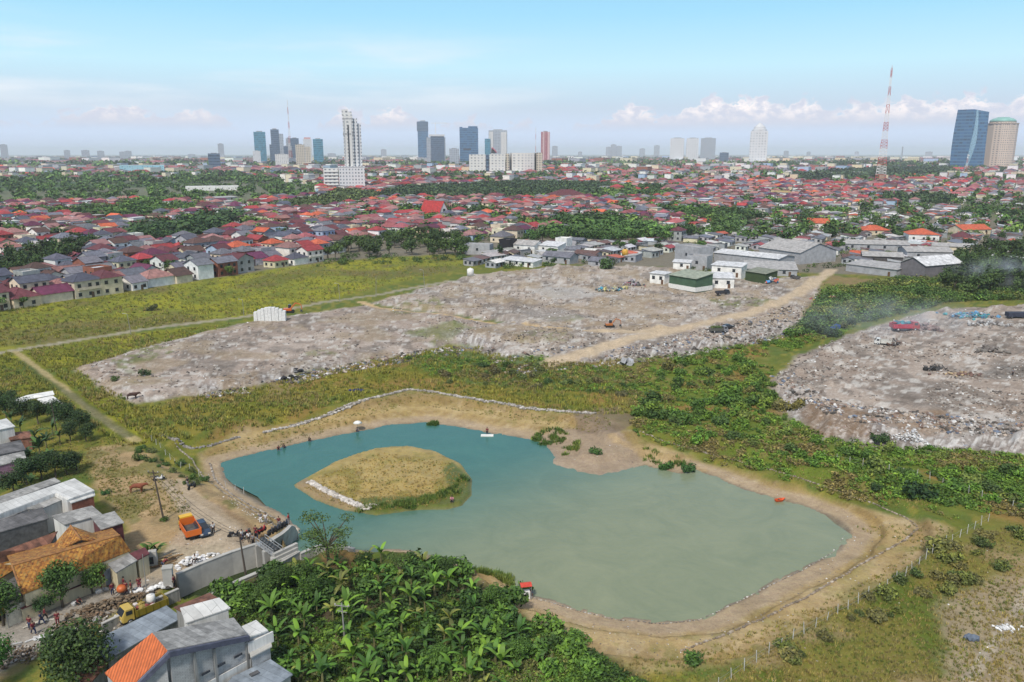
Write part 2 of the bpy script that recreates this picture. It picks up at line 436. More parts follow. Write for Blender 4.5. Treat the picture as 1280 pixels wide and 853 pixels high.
def gz(x, y):
    a = x / max(y, 1e-3)
    i = int(np.clip(np.searchsorted(rows_y, y) - 1, 0, len(rows_y) - 2)); j = int(np.clip(np.searchsorted(cols_a, a) - 1, 0, len(cols_a) - 2))
    fy = (y - rows_y[i]) / (rows_y[i + 1] - rows_y[i]); fa = (a - cols_a[j]) / (cols_a[j + 1] - cols_a[j])
    fy = min(max(fy, 0), 1); fa = min(max(fa, 0), 1)
    return float((Z[i, j] * (1 - fa) + Z[i, j + 1] * fa) * (1 - fy) + (Z[i + 1, j] * (1 - fa) + Z[i + 1, j + 1] * fa) * fy)
def gz_np(x, y):
    a = x / y
    i = np.clip(np.searchsorted(rows_y, y) - 1, 0, len(rows_y) - 2); j = np.clip(np.searchsorted(cols_a, a) - 1, 0, len(cols_a) - 2)
    fy = np.clip((y - rows_y[i]) / (rows_y[i + 1] - rows_y[i]), 0, 1); fa = np.clip((a - cols_a[j]) / (cols_a[j + 1] - cols_a[j]), 0, 1)
    return (Z[i, j] * (1 - fa) + Z[i, j + 1] * fa) * (1 - fy) + (Z[i + 1, j] * (1 - fa) + Z[i + 1, j + 1] * fa) * fy
def G(u, v):
    """the terrain point seen at survey position (u, v)"""
    p = P(u, v, 0)
    for _ in range(6): p = P(u, v, gz(p.x, p.y))
    return p

# --- ground cover colours (albedo) and masks: R rubble, G vegetation, B damp
C = np.zeros(GX.shape + (3,)); C[:] = (0.17, 0.155, 0.125)
MK = np.zeros(GX.shape + (3,))
def lay(w, col, amt=1.0):
    w = np.clip(w * amt, 0, 1)[..., None]; C[:] = C * (1 - w) + np.array(col) * w
def mk(ch, w, val=1.0): MK[..., ch] = MK[..., ch] * (1 - np.clip(w, 0, 1)) + val * np.clip(w, 0, 1)
def reg(pts, feather=2.0, amp=2.0, s=8.0, seed=0, z=0.0): return smooth(feather, -feather, wsd(PA(pts, z), amp, s, seed))
GREEN, DGREEN, OLIVE, YEL, DRY, TAN, DIRT, GREY, PALE, DARK, ROAD = (.095,.125,.035), (.04,.065,.022), (.13,.14,.035), (.25,.24,.045), (.30,.235,.075), (.36,.275,.165), (.24,.18,.115), (.30,.25,.212), (.40,.345,.30), (.10,.085,.075), (.39,.33,.26)
# everything between the yards and the town starts as mixed scrub
scrub = reg([(-900,640),(0,440),(0,385),(560,318),(700,330),(1100,345),(1300,330),(1700,330),(2000,1000),(-900,1000)], 4, 3)
lay(scrub, OLIVE); lay(scrub * smooth(.45, .62, N8), GREEN); lay(scrub * smooth(.52, .7, N2), DRY, .5); mk(1, scrub)
field = reg([(-700,460),(-60,388),(110,372),(200,358),(330,338),(430,325),(560,318),(592,335),(500,352),(400,378),(300,397),(150,415),(0,440),(-700,540)], 3, 3, 12, 11)
lay(field, (.20,.205,.045)); lay(field * smooth(.44, .60, fb(22, 4, 9)), YEL); lay(field * smooth(.55, .70, fb(26, 4, 19)), (.15,.13,.055)); lay(field * smooth(.50, .66, fb(7, 3, 29)), OLIVE, .7); lay(field * smooth(.56, .7, N2), GREEN, .5)
lowl = reg([(-600,560),(0,442),(160,418),(300,402),(360,396),(200,432),(95,462),(120,486),(170,508),(240,548),(150,560),(60,480),(0,520)], 2, 2, 8, 12)
lay(lowl, (.15,.155,.03)); lay(lowl * smooth(.5, .62, N8), YEL, .8); lay(lowl * smooth(.55, .68, fb(5, 3, 31)), GREEN, .8)
mid = reg([(170,508),(250,494),(330,480),(420,460),(490,447),(560,432),(700,440),(780,450),(800,520),(755,516),(690,512),(600,499),(515,484),(450,499),(380,518),(260,548),(200,545)], 1.5, 1.5, 8, 13)
lay(mid, (.20,.17,.045)); lay(mid * smooth(.48, .6, N8), (.13,.14,.03)); lay(mid * smooth(.55, .66, fb(4, 3, 33)), GREEN, .8); lay(mid * smooth(.5, .65, fb(11, 4, 23)), (.24,.15,.07), .7)
rt = reg([(780,455),(870,438),(960,430),(970,480),(1000,520),(1100,550),(1300,560),(1700,640),(1700,760),(1250,650),(1100,620),(960,585),(860,555),(790,530)], 2, 2, 8, 14)
lay(rt, (.14,.15,.04)); lay(rt * smooth(.5, .64, fb(4, 4, 39)), (.22,.18,.08), .7); lay(rt * smooth(.45, .58, fb(6, 4, 34)), (.12,.15,.035)); lay(rt * smooth(.56, .68, fb(9, 4, 35)), (.24,.16,.065), .9)
rb = reg([(980,420),(1010,395),(1030,355),(1120,345),(1300,335),(1700,330),(1700,372),(1290,374),(1190,378),(1060,408)], 2, 3, 9, 15)
lay(rb, (.12,.12,.045)); lay(reg([(1000,400),(1015,370),(1040,345),(1100,350),(1080,380),(1040,400)], 1, 2, 6, 18), (.24,.17,.10), .8); lay(rb * smooth(.5, .65, N8), (.13,.15,.04))
br = reg([(900,853),(1000,790),(1100,735),(1180,680),(1250,650),(1500,700),(1700,1000),(820,1000),(860,870)], 2, 2, 8, 16)
lay(br, (.17,.155,.05)); lay(br * smooth(.46, .6, fb(7, 4, 37)), (.10,.125,.03)); lay(br * smooth(.52, .66, fb(10, 4, 36)), (.27,.21,.125))
brd = reg([(1170,790),(1180,740),(1240,715),(1290,720),(1400,760),(1400,1000),(1150,1000),(1200,853)], 1.5, 2.5, 6, 17); lay(brd, (.31,.25,.185), .85); mk(1, brd, .25)
# lots
def lotpaint(sd, warm):
    w = smooth(1.2, -1.2, sd)
    lay(w, np.array(GREY) * warm); lay(w * smooth(.45, .62, fb(14, 4, 41)), np.array(PALE) * warm, .8); lay(w * smooth(.52, .66, fb(9, 5, 42)), (.19,.165,.145), .75)
    lay(w * smooth(.58, .66, fb(3.0, 4, 43)), (.13,.11,.095), .7); lay(w * smooth(.58, .68, fb(2.0, 4, 44)), (.58,.56,.53), .6)
    mk(0, w, .4); mk(1, w, 0.0)
lotpaint(sd_l, np.array([.97, .96, .97])); lotpaint(sd_m, np.array([1.0, 1.0, 1.0])); lotpaint(sd_r, np.array([.93, .92, .92]))
mk(0, smooth(1, -1, sd_m), .7)
for k_, (pts, am) in enumerate((([(130,440),(200,425),(215,440),(150,462)], .7), ([(160,462),(195,462),(200,478),(165,480)], .5), ([(500,418),(560,404),(590,412),(545,428)], .75), ([(470,382),(540,372),(560,384),(500,392)], .7), ([(680,398),(720,394),(735,402),(690,406)], .6), ([(880,372),(960,372),(975,384),(900,386)], .7), ([(640,420),(700,416),(720,428),(650,432)], .5), ([(380,440),(430,432),(440,440),(390,448)], .5))):
    g_ = reg(pts, 1.0, 2.5, 4, 170 + k_, 1.0) * smooth(.42, .58, N2); lay(g_, (.12,.14,.045), am); mk(0, g_, .1)
lay(smooth(1, -1, sd_l) * smooth(.53, .63, fb(12, 4, 181)), (.27,.215,.15), .6); lay(smooth(1, -1, sd_m) * smooth(.55, .64, fb(10, 4, 182)), (.29,.225,.15), .6)
lay(rimw, (.27,.25,.24), .7); lay(rimw * smooth(.5, .6, N2), (.11,.09,.08), .8); lay(rimw * smooth(.55, .62, N07), (.62,.61,.60), .7); mk(0, rimw, 1.0)
for pts, c, am in (([(1000,510),(1040,503),(1090,520),(1085,545),(1020,540)], (.19,.13,.085), .8), ([(1115,520),(1180,515),(1210,540),(1130,545)], (.21,.145,.095), .7), ([(1190,520),(1260,515),(1260,535),(1200,540)], (.5,.47,.44), .7),
                   ([(1225,462),(1300,455),(1300,476),(1230,474)], (.10,.09,.08), .7), ([(265,470),(320,462),(330,480),(280,486)], (.23,.17,.11), .6), ([(335,470),(370,466),(365,486),(330,488)], (.24,.18,.11), .7),
                   ([(505,415),(560,402),(600,408),(560,425)], (.14,.16,.07), .6), ([(660,362),(720,358),(760,368),(700,376)], (.40,.385,.37), .6), ([(645,390),(700,385),(740,398),(690,404)], (.24,.22,.205), .6)):
    lay(reg(pts, 1.0, 1.2, 4, 51, 1.2), c, am)
veg_rim = reg([(505,447),(560,436),(640,448),(700,455),(790,462),(800,495),(700,488),(600,482),(540,470)], 1.5, 2.0, 5, 52); lay(veg_rim, (.07,.115,.03), .85); mk(1, veg_rim, 1); mk(0, veg_rim, .2)
# pond banks, terraces and damp margin
bank = smooth(1.0, -1.5, wsd(BANK_IN, 0.8, 5, 21)) * (sd_w > -3)
lay(bank, TAN); lay(bank * smooth(.5, .64, fb(5, 4, 61)), (.30,.215,.10), .7); lay(bank * smooth(.56, .68, fb(3, 4, 62)), (.42,.345,.24), .6); lay(bank * smooth(.56, .68, fb(8, 4, 63)), (.24,.185,.085), .8); mk(1, bank, .35); mk(0, bank, .12)
upb = bank * smooth(560, 520, GV); lay(upb * smooth(4.5, 6, sb) * smooth(11, 9, sb), (.33,.245,.10), .5)
lay(bank * smooth(.52, .64, fb(1.3, 4, 162)) * smooth(3, 5, sb), (.23,.165,.085), .5); lay(bank * smooth(.56, .66, fb(2.4, 4, 163)) * smooth(4, 6, sb), (.15,.155,.05), .55)
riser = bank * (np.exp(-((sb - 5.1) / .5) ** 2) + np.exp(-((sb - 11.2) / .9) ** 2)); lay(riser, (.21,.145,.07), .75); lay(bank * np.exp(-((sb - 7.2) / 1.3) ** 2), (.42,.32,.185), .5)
mud = bank * smooth(4.2, 3.0, sb); lay(mud, (.345,.27,.20), .8)
lay(smooth(1.0, 0.0, np.abs(sd_w)) * near, (.14,.115,.085), .8); mk(2, smooth(1.6, 0.2, sd_w) * near)
spit = reg([(640,548),(700,540),(765,545),(800,570),(800,586),(752,597),(690,582)], .6, .8, 3, 64, -1.8); lay(spit, (.30,.235,.18), .9)
cave = reg([(715,520),(770,512),(800,528),(770,548),(725,540)], .5, 1.0, 3, 65, -.8); lay(cave, (.19,.145,.11), .8)
isl = smooth(.4, -.4, sd_i); lay(isl, (.36,.265,.11)); lay(isl * smooth(.56, .66, fb(1.5, 4, 164)), (.20,.15,.06), .6); lay(isl * smooth(.5, .62, fb(3, 4, 66)), (.25,.20,.065)); lay(isl * smooth(.55, .65, fb(5, 4, 67)), (.40,.30,.14), .7)
lay(isl * reg([(366,607),(383,600),(470,640),(440,646),(395,630)], .3, .3, 2, 68, -2), (.27,.20,.125), .9)
islg = isl * np.clip(reg([(440,645),(450,622),(520,620),(580,612),(600,640),(500,652)], .6, .8, 2, 69, -1.6) + reg([(552,585),(565,575),(600,600),(590,640),(566,612)], .4, .5, 2, 70, -1.2), 0, 1); lay(islg, (.07,.10,.025), .85); mk(1, isl, .6); mk(1, islg, 1)
lay(near * smooth(0, -.8, sd_w) * smooth(-.3, .5, sd_i), (.12,.13,.10))
# yards, roads and paths
yard = reg([(110,560),(160,555),(200,575),(260,600),(335,640),(372,665),(330,690),(222,722),(185,745),(150,760),(80,800),(0,850),(-200,1000),(-300,860),(0,770),(140,700),(160,660),(120,610)], 1.0, 1.0, 4, 71)
lay(yard, (.34,.25,.15)); lay(yard * smooth(.5, .62, fb(4, 4, 72)), (.25,.195,.115), .7); lay(yard * smooth(.57, .66, fb(6, 4, 73)), (.14,.135,.05), .8); mk(1, yard, .1); mk(0, yard, .1)
lay(reg([(240,618),(262,625),(330,660),(300,662),(262,645)], .3, .6, 2, 74), (.19,.13,.085), .7)
lane = reg([(200,600),(225,600),(300,655),(330,668),(300,690),(222,722),(165,752),(90,790),(0,840),(-160,940),(-260,900),(0,782),(100,745),(180,712),(215,680),(232,650)], .6, .5, 4, 75)
lay(lane, ROAD, .8); pav = lane * smooth(715, 735, GV); lay(pav, (.27,.25,.225), .9); mk(1, lane, 0)
for off in (0, 7): lay(smooth(.35, .1, np.abs(wsd(PA([(205+off,598),(240+off,622),(290+off,652),(330+off,672)]), .15, 3, 76, False))), (.27,.21,.14), .6)
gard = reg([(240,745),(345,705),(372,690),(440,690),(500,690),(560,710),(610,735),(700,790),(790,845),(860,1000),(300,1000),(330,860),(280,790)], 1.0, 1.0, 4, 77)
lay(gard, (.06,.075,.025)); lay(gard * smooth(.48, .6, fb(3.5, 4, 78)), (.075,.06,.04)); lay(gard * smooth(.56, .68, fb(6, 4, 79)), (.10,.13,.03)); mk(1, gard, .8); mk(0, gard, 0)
lay(reg([(400,690),(440,688),(470,702),(440,712),(405,706)], .5, .6, 2, 80), (.27,.165,.08), .8)
def road(pts, w, col, amt=.85, seed=90, amp=.5, z=0.0):
    r = smooth(w, w * .45, np.abs(wsd(PA(pts, z), amp, 5, seed, False))); lay(r, col, amt); mk(1, r, 0.05); mk(0, r, .1); return r
road([(-300,490),(0,441),(80,428),(160,415),(240,404),(300,397),(400,379),(470,369),(560,352),(640,346)], 2.3, (.30,.27,.22))
road([(450,374),(475,384),(540,391),(620,402),(700,413),(760,415)], 2.0, (.47,.35,.215), 1.0, 91, .5, 1.0)
road([(690,452),(740,440),(790,425),(850,412),(920,397),(965,383),(1000,366),(1022,348),(1040,335)], 3.8, (.45,.365,.27), .95, 92, 1.2, 1.0)
road([(740,414),(800,416),(850,410)], 3.0, (.45,.365,.27), .9, 93, .8, 1.0)
road([(900,352),(945,358),(990,350)], 2.0, (.38,.33,.27), .7, 94, .8, 1.0)
road([(20,440),(60,470),(110,510),(150,538),(172,552)], 1.3, (.36,.29,.17), .8, 95); road([(80,488),(105,505),(135,530),(160,548)], .8, (.42,.34,.23), .8, 96)
road([(1285,745),(1255,785),(1235,815),(1210,853),(1200,880)], 1.0, (.38,.34,.29), .6, 97, .7)
road([(765,545),(830,565),(880,575)], 1.2, (.36,.27,.16), .7, 98, .4)
ditch = smooth(1.6, .5, np.abs(wsd(PA([(25,452),(60,478),(100,500),(125,522),(160,545)]), .6, 4, 99, False))); lay(ditch, (.05,.07,.025), .7)
# town floor: streets, yards and greenery as the ground between houses
C[:] = np.where((~near)[..., None], np.array((.13,.14,.085)), C)
farw = smooth(600, 1500, GY); lay(farw, (.13,.135,.10)); lay(farw * smooth(.5, .6, fb(260, 4, 7)), (.06,.09,.045))

V = np.stack([GX, GY, Z], -1).reshape(-1, 3)
nr, nc = GX.shape; I = np.arange(nr * nc).reshape(nr, nc)
Q = np.stack([I[:-1, :-1], I[:-1, 1:], I[1:, 1:], I[1:, :-1]], -1).reshape(-1, 4)
one = np.ones((nr * nc, 1)); mean_ = C.mean(-1, keepdims=True); C = np.clip(mean_ + (C - mean_) * 1.18, .01, .9)
gm, nt, bs = new_mat('ground_cover'); L = nt.links
at = nt.nodes.new('ShaderNodeAttribute'); at.attribute_name = 'Col'
am = nt.nodes.new('ShaderNodeAttribute'); am.attribute_name = 'Mask'
sp3 = nt.nodes.new('ShaderNodeSeparateColor'); L.new(am.outputs['Color'], sp3.inputs[0])
geo = nt.nodes.new('ShaderNodeNewGeometry')
def gn(scale, detail=5.0, rough=.65):
    n = nd(nt, 'ShaderNodeTexNoise', Scale=scale, Detail=detail, Roughness=rough); L.new(geo.outputs['Position'], n.inputs['Vector']); return n.outputs['Fac']
nA, nB, nC = gn(.35), gn(1.6), gn(5.0)
c1 = mixc(nt, 1.0, at.outputs['Color'], ramp(nt, nA, [(.3, g4(.82)), (.7, g4(1.16))]), 'MULTIPLY')
c1 = mixc(nt, 1.0, c1, ramp(nt, nB, [(.28, g4(.76)), (.72, g4(1.2))]), 'MULTIPLY')
c1 = mixc(nt, 1.0, c1, ramp(nt, nC, [(.25, g4(.8)), (.75, g4(1.2))]), 'MULTIPLY')
vor = nd(nt, 'ShaderNodeTexVoronoi', Scale=1.7); L.new(geo.outputs['Position'], vor.inputs['Vector'])
hs = nt.nodes.new('ShaderNodeSeparateColor'); L.new(vor.outputs['Color'], hs.inputs[0])
spk = ramp(nt, hs.outputs[0], [(.0, (.07,.06,.055)), (.3, (.20,.18,.16)), (.55, (.33,.30,.27)), (.8, (.50,.47,.44)), (.93, (.75,.74,.73)), (.97, (.30,.18,.14)), (1, (.2,.28,.4))])
sf = nt.nodes.new('ShaderNodeMath'); sf.operation = 'MULTIPLY'; L.new(sp3.outputs[0], sf.inputs[0]); L.new(ramp(nt, nA, [(.45, g4(.03)), (.64, g4(.5))]), sf.inputs[1])
c2 = mixc(nt, sf.outputs[0], c1, spk)
vg = nt.nodes.new('ShaderNodeMath'); vg.operation = 'MULTIPLY'; L.new(sp3.outputs[1], vg.inputs[0]); L.new(ramp(nt, nB, [(.45, g4(0)), (.62, g4(.7))]), vg.inputs[1])
c3 = mixc(nt, vg.outputs[0], c2, mixc(nt, 1.0, c2, (.62,.74,.55,1), 'MULTIPLY'))
L.new(c3, bs.inputs['Base Color'])
L.new(ramp(nt, sp3.outputs[2], [(0, g4(.95)), (1, g4(.4))]), bs.inputs['Roughness']); bs.inputs['Specular IOR Level'].default_value = .2
bp = nd(nt, 'ShaderNodeBump', Strength=.7, Distance=.25); L.new(nB, bp.inputs['Height']); L.new(bp.outputs[0], bs.inputs['Normal'])
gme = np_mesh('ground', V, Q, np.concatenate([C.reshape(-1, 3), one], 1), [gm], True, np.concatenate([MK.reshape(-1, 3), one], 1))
tag(link('ground', gme), 'bare earth, grass and rubble ground reaching the horizon', 'ground', kind='structure')

# --- water
def water_mat(name, deep, shallow, r):
    m, nt, bs = new_mat(name); L = nt.links
    g = nt.nodes.new('ShaderNodeNewGeometry'); s = nt.nodes.new('ShaderNodeSeparateXYZ'); L.new(g.outputs['Position'], s.inputs[0])
    n = nd(nt, 'ShaderNodeTexNoise', Scale=.03, Detail=6.0); L.new(g.outputs['Position'], n.inputs['Vector'])
    a = nt.nodes.new('ShaderNodeMath'); a.operation = 'MULTIPLY_ADD'; L.new(s.outputs[0], a.inputs[0]); a.inputs[1].default_value = 1.0   # silt drifts in from the near right shore
    b = nt.nodes.new('ShaderNodeMath'); b.operation = 'MULTIPLY_ADD'; L.new(s.outputs[1], b.inputs[0]); b.inputs[1].default_value = -1.15; L.new(b.outputs[0], a.inputs[2])
    L.new(n.outputs['Fac'], b.inputs[2])
    mr = nt.nodes.new('ShaderNodeMapRange'); L.new(a.outputs[0], mr.inputs[0]); mr.inputs[1].default_value = -182; mr.inputs[2].default_value = -108
    mr.interpolation_type = 'SMOOTHERSTEP'
    st_ = nd(nt, 'ShaderNodeTexNoise', Scale=.11, Detail=7.0, Roughness=.7, Distortion=1.2); L.new(g.outputs['Position'], st_.inputs['Vector'])   # silt streaks, with ripple mottling painted into the base colour
    L.new(mixc(nt, 1.0, mixc(nt, mr.outputs[0], deep, shallow), ramp(nt, st_.outputs['Fac'], [(.3, (.86, .90, .90, 1)), (.7, (1.14, 1.10, 1.08, 1))]), 'MULTIPLY'), bs.inputs['Base Color'])
    rr_ = nt.nodes.new('ShaderNodeMapRange'); L.new(st_.outputs['Fac'], rr_.inputs[0]); rr_.inputs[1].default_value = .35; rr_.inputs[2].default_value = .65; rr_.inputs[3].default_value = .05; rr_.inputs[4].default_value = .22
    L.new(rr_.outputs[0], bs.inputs['Roughness']); bs.inputs['IOR'].default_value = 1.33
    w = nd(nt, 'ShaderNodeTexNoise', Scale=1.3, Detail=5.0); L.new(g.outputs['Position'], w.inputs['Vector'])
    bu = nd(nt, 'ShaderNodeBump', Strength=.45, Distance=.16); L.new(w.outputs['Fac'], bu.inputs['Height']); L.new(bu.outputs[0], bs.inputs['Normal'])
    return m
def ring(cx, cy, pts):   # extend outline outwards under the banks
    return pts
b = MB(); wp = PA([(u + (8 if u > 640 else -8), v + (9 if v > 640 else -9)) for u, v in water_px], WZ)
from mathutils.geometry import tessellate_polygon
tri = tessellate_polygon([[Vector((p[0], p[1], 0)) for p in wp]])
b.add([(p[0], p[1], WZ) for p in wp], [t for t in tri])
o = b.build('pond_water', water_mat('pond_water', (.045,.14,.118,1), (.195,.225,.145,1), .12))
bmx = bmesh.new(); bmx.from_mesh(o.data); bmesh.ops.recalc_face_normals(bmx, faces=bmx.faces)
if sum(f.normal.z for f in bmx.faces) < 0: bmesh.ops.reverse_faces(bmx, faces=bmx.faces)
bmx.to_mesh(o.data); bmx.free()
tag(o, 'still teal to grey green water of the big retention pond', 'water', kind='structure')
b = MB(); cc = CANAL.mean(0)
cw = [(p[0], p[1]) for p in CANAL]
tri = tessellate_polygon([[Vector((x, y, 0)) for x, y in cw]])
b.add([(x, y, -2.55) for x, y in cw], [t for t in tri])
o = b.build('canal_water', water_mat('canal_water', (.025,.04,.012,1), (.03,.045,.015,1), .1))
bmx = bmesh.new(); bmx.from_mesh(o.data); bmesh.ops.recalc_face_normals(bmx, faces=bmx.faces)
if sum(f.normal.z for f in bmx.faces) < 0: bmesh.ops.reverse_faces(bmx, faces=bmx.faces)
bmx.to_mesh(o.data); bmx.free()
tag(o, 'dark olive water in the concrete canal below the sluice gate', 'water', kind='structure')
# ------------------------------------------------------------------ foliage
LEAF = leaf_mat('leaf'); LEAFV = leaf_mat('leaf_ground', 'vert'); BARK = paint('bark', (.11, .085, .06, 1), .9, noise=.4, scale=4, streak=True)
def leaf_cloud(centres, radii, n, size, seed, squash=.8, shell=.75, up=.3):
    """many small leaf faces through the volume of several lobes -> V, Q"""
    rn = np.random.default_rng(seed)
    centres = np.array(centres, float); radii = np.array(radii, float)
    w = radii ** 2; k = rn.choice(len(radii), n, p=w / w.sum())
    d = rn.normal(size=(n, 3)); d /= np.linalg.norm(d, axis=1, keepdims=True)
    rr = radii[k] * (shell + (1 - shell) * rn.random(n) ** .5) * np.where(rn.random(n) < .22, rn.random(n), 1) * (1 + .16 * rn.normal(size=n))
    pos = centres[k] + d * rr[:, None] * np.array([1, 1, squash])
    nor = d + rn.normal(size=(n, 3)) * .6; nor[:, 2] += up; nor /= np.linalg.norm(nor, axis=1, keepdims=True)
    t = np.cross(nor, rn.normal(size=(n, 3))); t /= np.linalg.norm(t, axis=1, keepdims=True); b = np.cross(nor, t)
    s = size * (.6 + .8 * rn.random(n))[:, None]
    V = np.stack([pos - t * s, pos - b * s * .55 + nor * s * .1, pos + t * s, pos + b * s * .55 + nor * s * .1], 1).reshape(-1, 3)
    return V, np.arange(4 * n).reshape(n, 4)
def tree_meshes(kind, seed, h, r, n, size):
    rn = random.Random(seed); lobes = []; rad = []; t = MB()
    if kind == 'round':
        for i in range(9):
            a = rn.uniform(0, 6.28); q = rn.uniform(.15, .62) * r; lobes.append((q * math.cos(a), q * math.sin(a), h * rn.uniform(.5, .82))); rad.append(r * rn.uniform(.36, .56))
        sq = .85
    elif kind == 'spread':
        for i in range(11):
            a = rn.uniform(0, 6.28); q = rn.uniform(.3, .85) * r; lobes.append((q * math.cos(a), q * math.sin(a), h * rn.uniform(.68, .9))); rad.append(r * rn.uniform(.22, .38))
        sq = .6
    elif kind == 'feather':
        for i in range(16):
            a = rn.uniform(0, 6.28); q = rn.uniform(.25, 1.0) * r; lobes.append((q * math.cos(a), q * math.sin(a), h * rn.uniform(.5, .97) - .08 * q)); rad.append(r * rn.uniform(.22, .36))
        sq = .45
    else:
        for i in range(7):
            a = rn.uniform(0, 6.28); q = rn.uniform(0, .4) * r; lobes.append((q * math.cos(a), q * math.sin(a), h * rn.uniform(.35, .9))); rad.append(r * rn.uniform(.4, .6))
        sq = 1.1
    Vc, Qc = leaf_cloud(lobes, rad, n, size, seed, sq)
    fork = h * .38
    t.path([(0, 0, -.3), (.02 * h, 0, fork * .5), (0, .01 * h, fork)], [h * .035, h * .027, h * .022], 7)
    for c in lobes[:6 if kind != 'feather' else 16]: t.path([(0, .01 * h, fork), (c[0] * .5, c[1] * .5, (fork + c[2]) / 2 + .1 * h * .3), c], [h * .018, h * .012, h * .005], 5)
    return np_mesh('crown', Vc, Qc, None, [LEAF]), t.mesh('trunk', BARK)
class TreeKind:
    def __init__(s, kind, seed, h, r, n, size): s.crown, s.trunk = tree_meshes(kind, seed, h, r, n, size); s.h = h
_tc = 0
def plant_tree(K, x, y, scale, color, label, name='tree', cat='tree', group=None, z=None, rz=None):
    global _tc; _tc += 1
    o = thing(name, label, cat, (x, y, gz(x, y) if z is None else z), random.uniform(0, 6.28) if rz is None else rz, group)
    o.scale = (scale * random.uniform(.92, 1.1), scale * random.uniform(.92, 1.1), scale)
    link('crown', K.crown, o, color=color); link('trunk', K.trunk, o)
    return o
TR_FAR = [TreeKind('round', 1, 8, 4.2, 330, .62), TreeKind('round', 2, 8, 4.6, 330, .62), TreeKind('spread', 3, 8, 5.2, 330, .6), TreeKind('tall', 4, 9, 3.2, 300, .6), TreeKind('round', 5, 8, 4.0, 330, .62)]
TR_MID = [TreeKind('round', 11, 7, 3.6, 1300, .30), TreeKind('spread', 12, 7, 4.2, 1300, .30), TreeKind('tall', 13, 7, 2.6, 1100, .30)]
GREENS = [(.055, .105, .025, 1), (.04, .085, .022, 1), (.07, .14, .03, 1), (.05, .09, .028, 1), (.09, .15, .035, 1), (.035, .07, .02, 1)]

def banana_meshes(seed, h=2.2, nl=9, L0=2.3, droop=1.0):
    rn = random.Random(seed); st = MB(); lf = MB()
    st.path([(0, 0, -.2), (.03, .02, h * .5), (.05, 0, h)], [.16, .13, .08], 8)
    for i in range(nl):
        a = i * 2.4 + rn.uniform(-.4, .4); up = rn.choice([rn.uniform(1.0, 1.5), rn.uniform(.9, 1.35), rn.uniform(.9, 1.35), rn.uniform(-.1, .7)]) if i < nl - 1 else 1.5
        L_ = L0 * rn.uniform(.75, 1.1); w = rn.uniform(.17, .29); n = 7; pts = []
        p = Vector((.05, 0, h)); ang = up
        for k in range(n + 1):
            pts.append(p.copy()); ang -= droop * rn.uniform(.1, .42) * (.15 + 1.3 * k / n)
            p = p + Vector((math.cos(a) * math.cos(ang), math.sin(a) * math.cos(ang), math.sin(ang))) * (L_ / n)
        side = Vector((-math.sin(a), math.cos(a), 0)); rows = []
        for k, q in enumerate(pts):
            s = k / n; ww = w * (0.12 if s < .14 else math.sin(math.pi * min(1, (s - .05) / .95)) ** .55) + .015
            up_ = Vector((0, 0, 1)) * ww * rn.uniform(.15, .5)
            rows += [q + side * ww + up_ * -.3, q + up_ * .35, q - side * ww + up_ * -.3]
        fs = []
        for k in range(n):
            b = 3 * k
            fs += [(b, b + 1, b + 4, b + 3), (b + 1, b + 2, b + 5, b + 4)]
        lf.add(rows, fs, True)
    return lf.mesh('leaves', LEAF), st.mesh('stem', paint('banana_stem', (.16, .15, .06, 1), .7, noise=.4, scale=5))
BAN = [banana_meshes(100 + i, random.uniform(.8, 1.6), random.choice([6, 7, 8, 9]), random.uniform(1.9, 2.5), random.uniform(.8, 1.35)) for i in range(7)]
def plant_banana(i, x, y, s, label, group, color, z=None):
    o = thing('banana_plant', label, 'banana plant', (x, y, gz(x, y) if z is None else z), random.uniform(0, 6.28), group); o.scale = (s, s, s)
    link('leaves', BAN[i % len(BAN)][0], o, color=color); link('stem', BAN[i % len(BAN)][1], o)
    return o
BUSH = []
for i in range(4):
    rn = random.Random(40 + i)
    cs = [(rn.uniform(-.6, .6), rn.uniform(-.6, .6), rn.uniform(.25, .7)) for _ in range(6)]
    V_, Q_ = leaf_cloud(cs, [rn.uniform(.35, .55) for _ in range(6)], 420, .14, 50 + i, .9)
    BUSH.append(np_mesh('bush', V_, Q_, None, [LEAF]))
def plant_bush(x, y, s, label, color, group=None, name='bush', cat='bush'):
    o = link(name, random.choice(BUSH), None, (x, y, gz(x, y) - .05 * s), color); o.rotation_euler = (0, 0, random.uniform(0, 6.28)); o.scale = (s, s, s * random.uniform(.8, 1.1))
    return tag(o, label, cat, group)

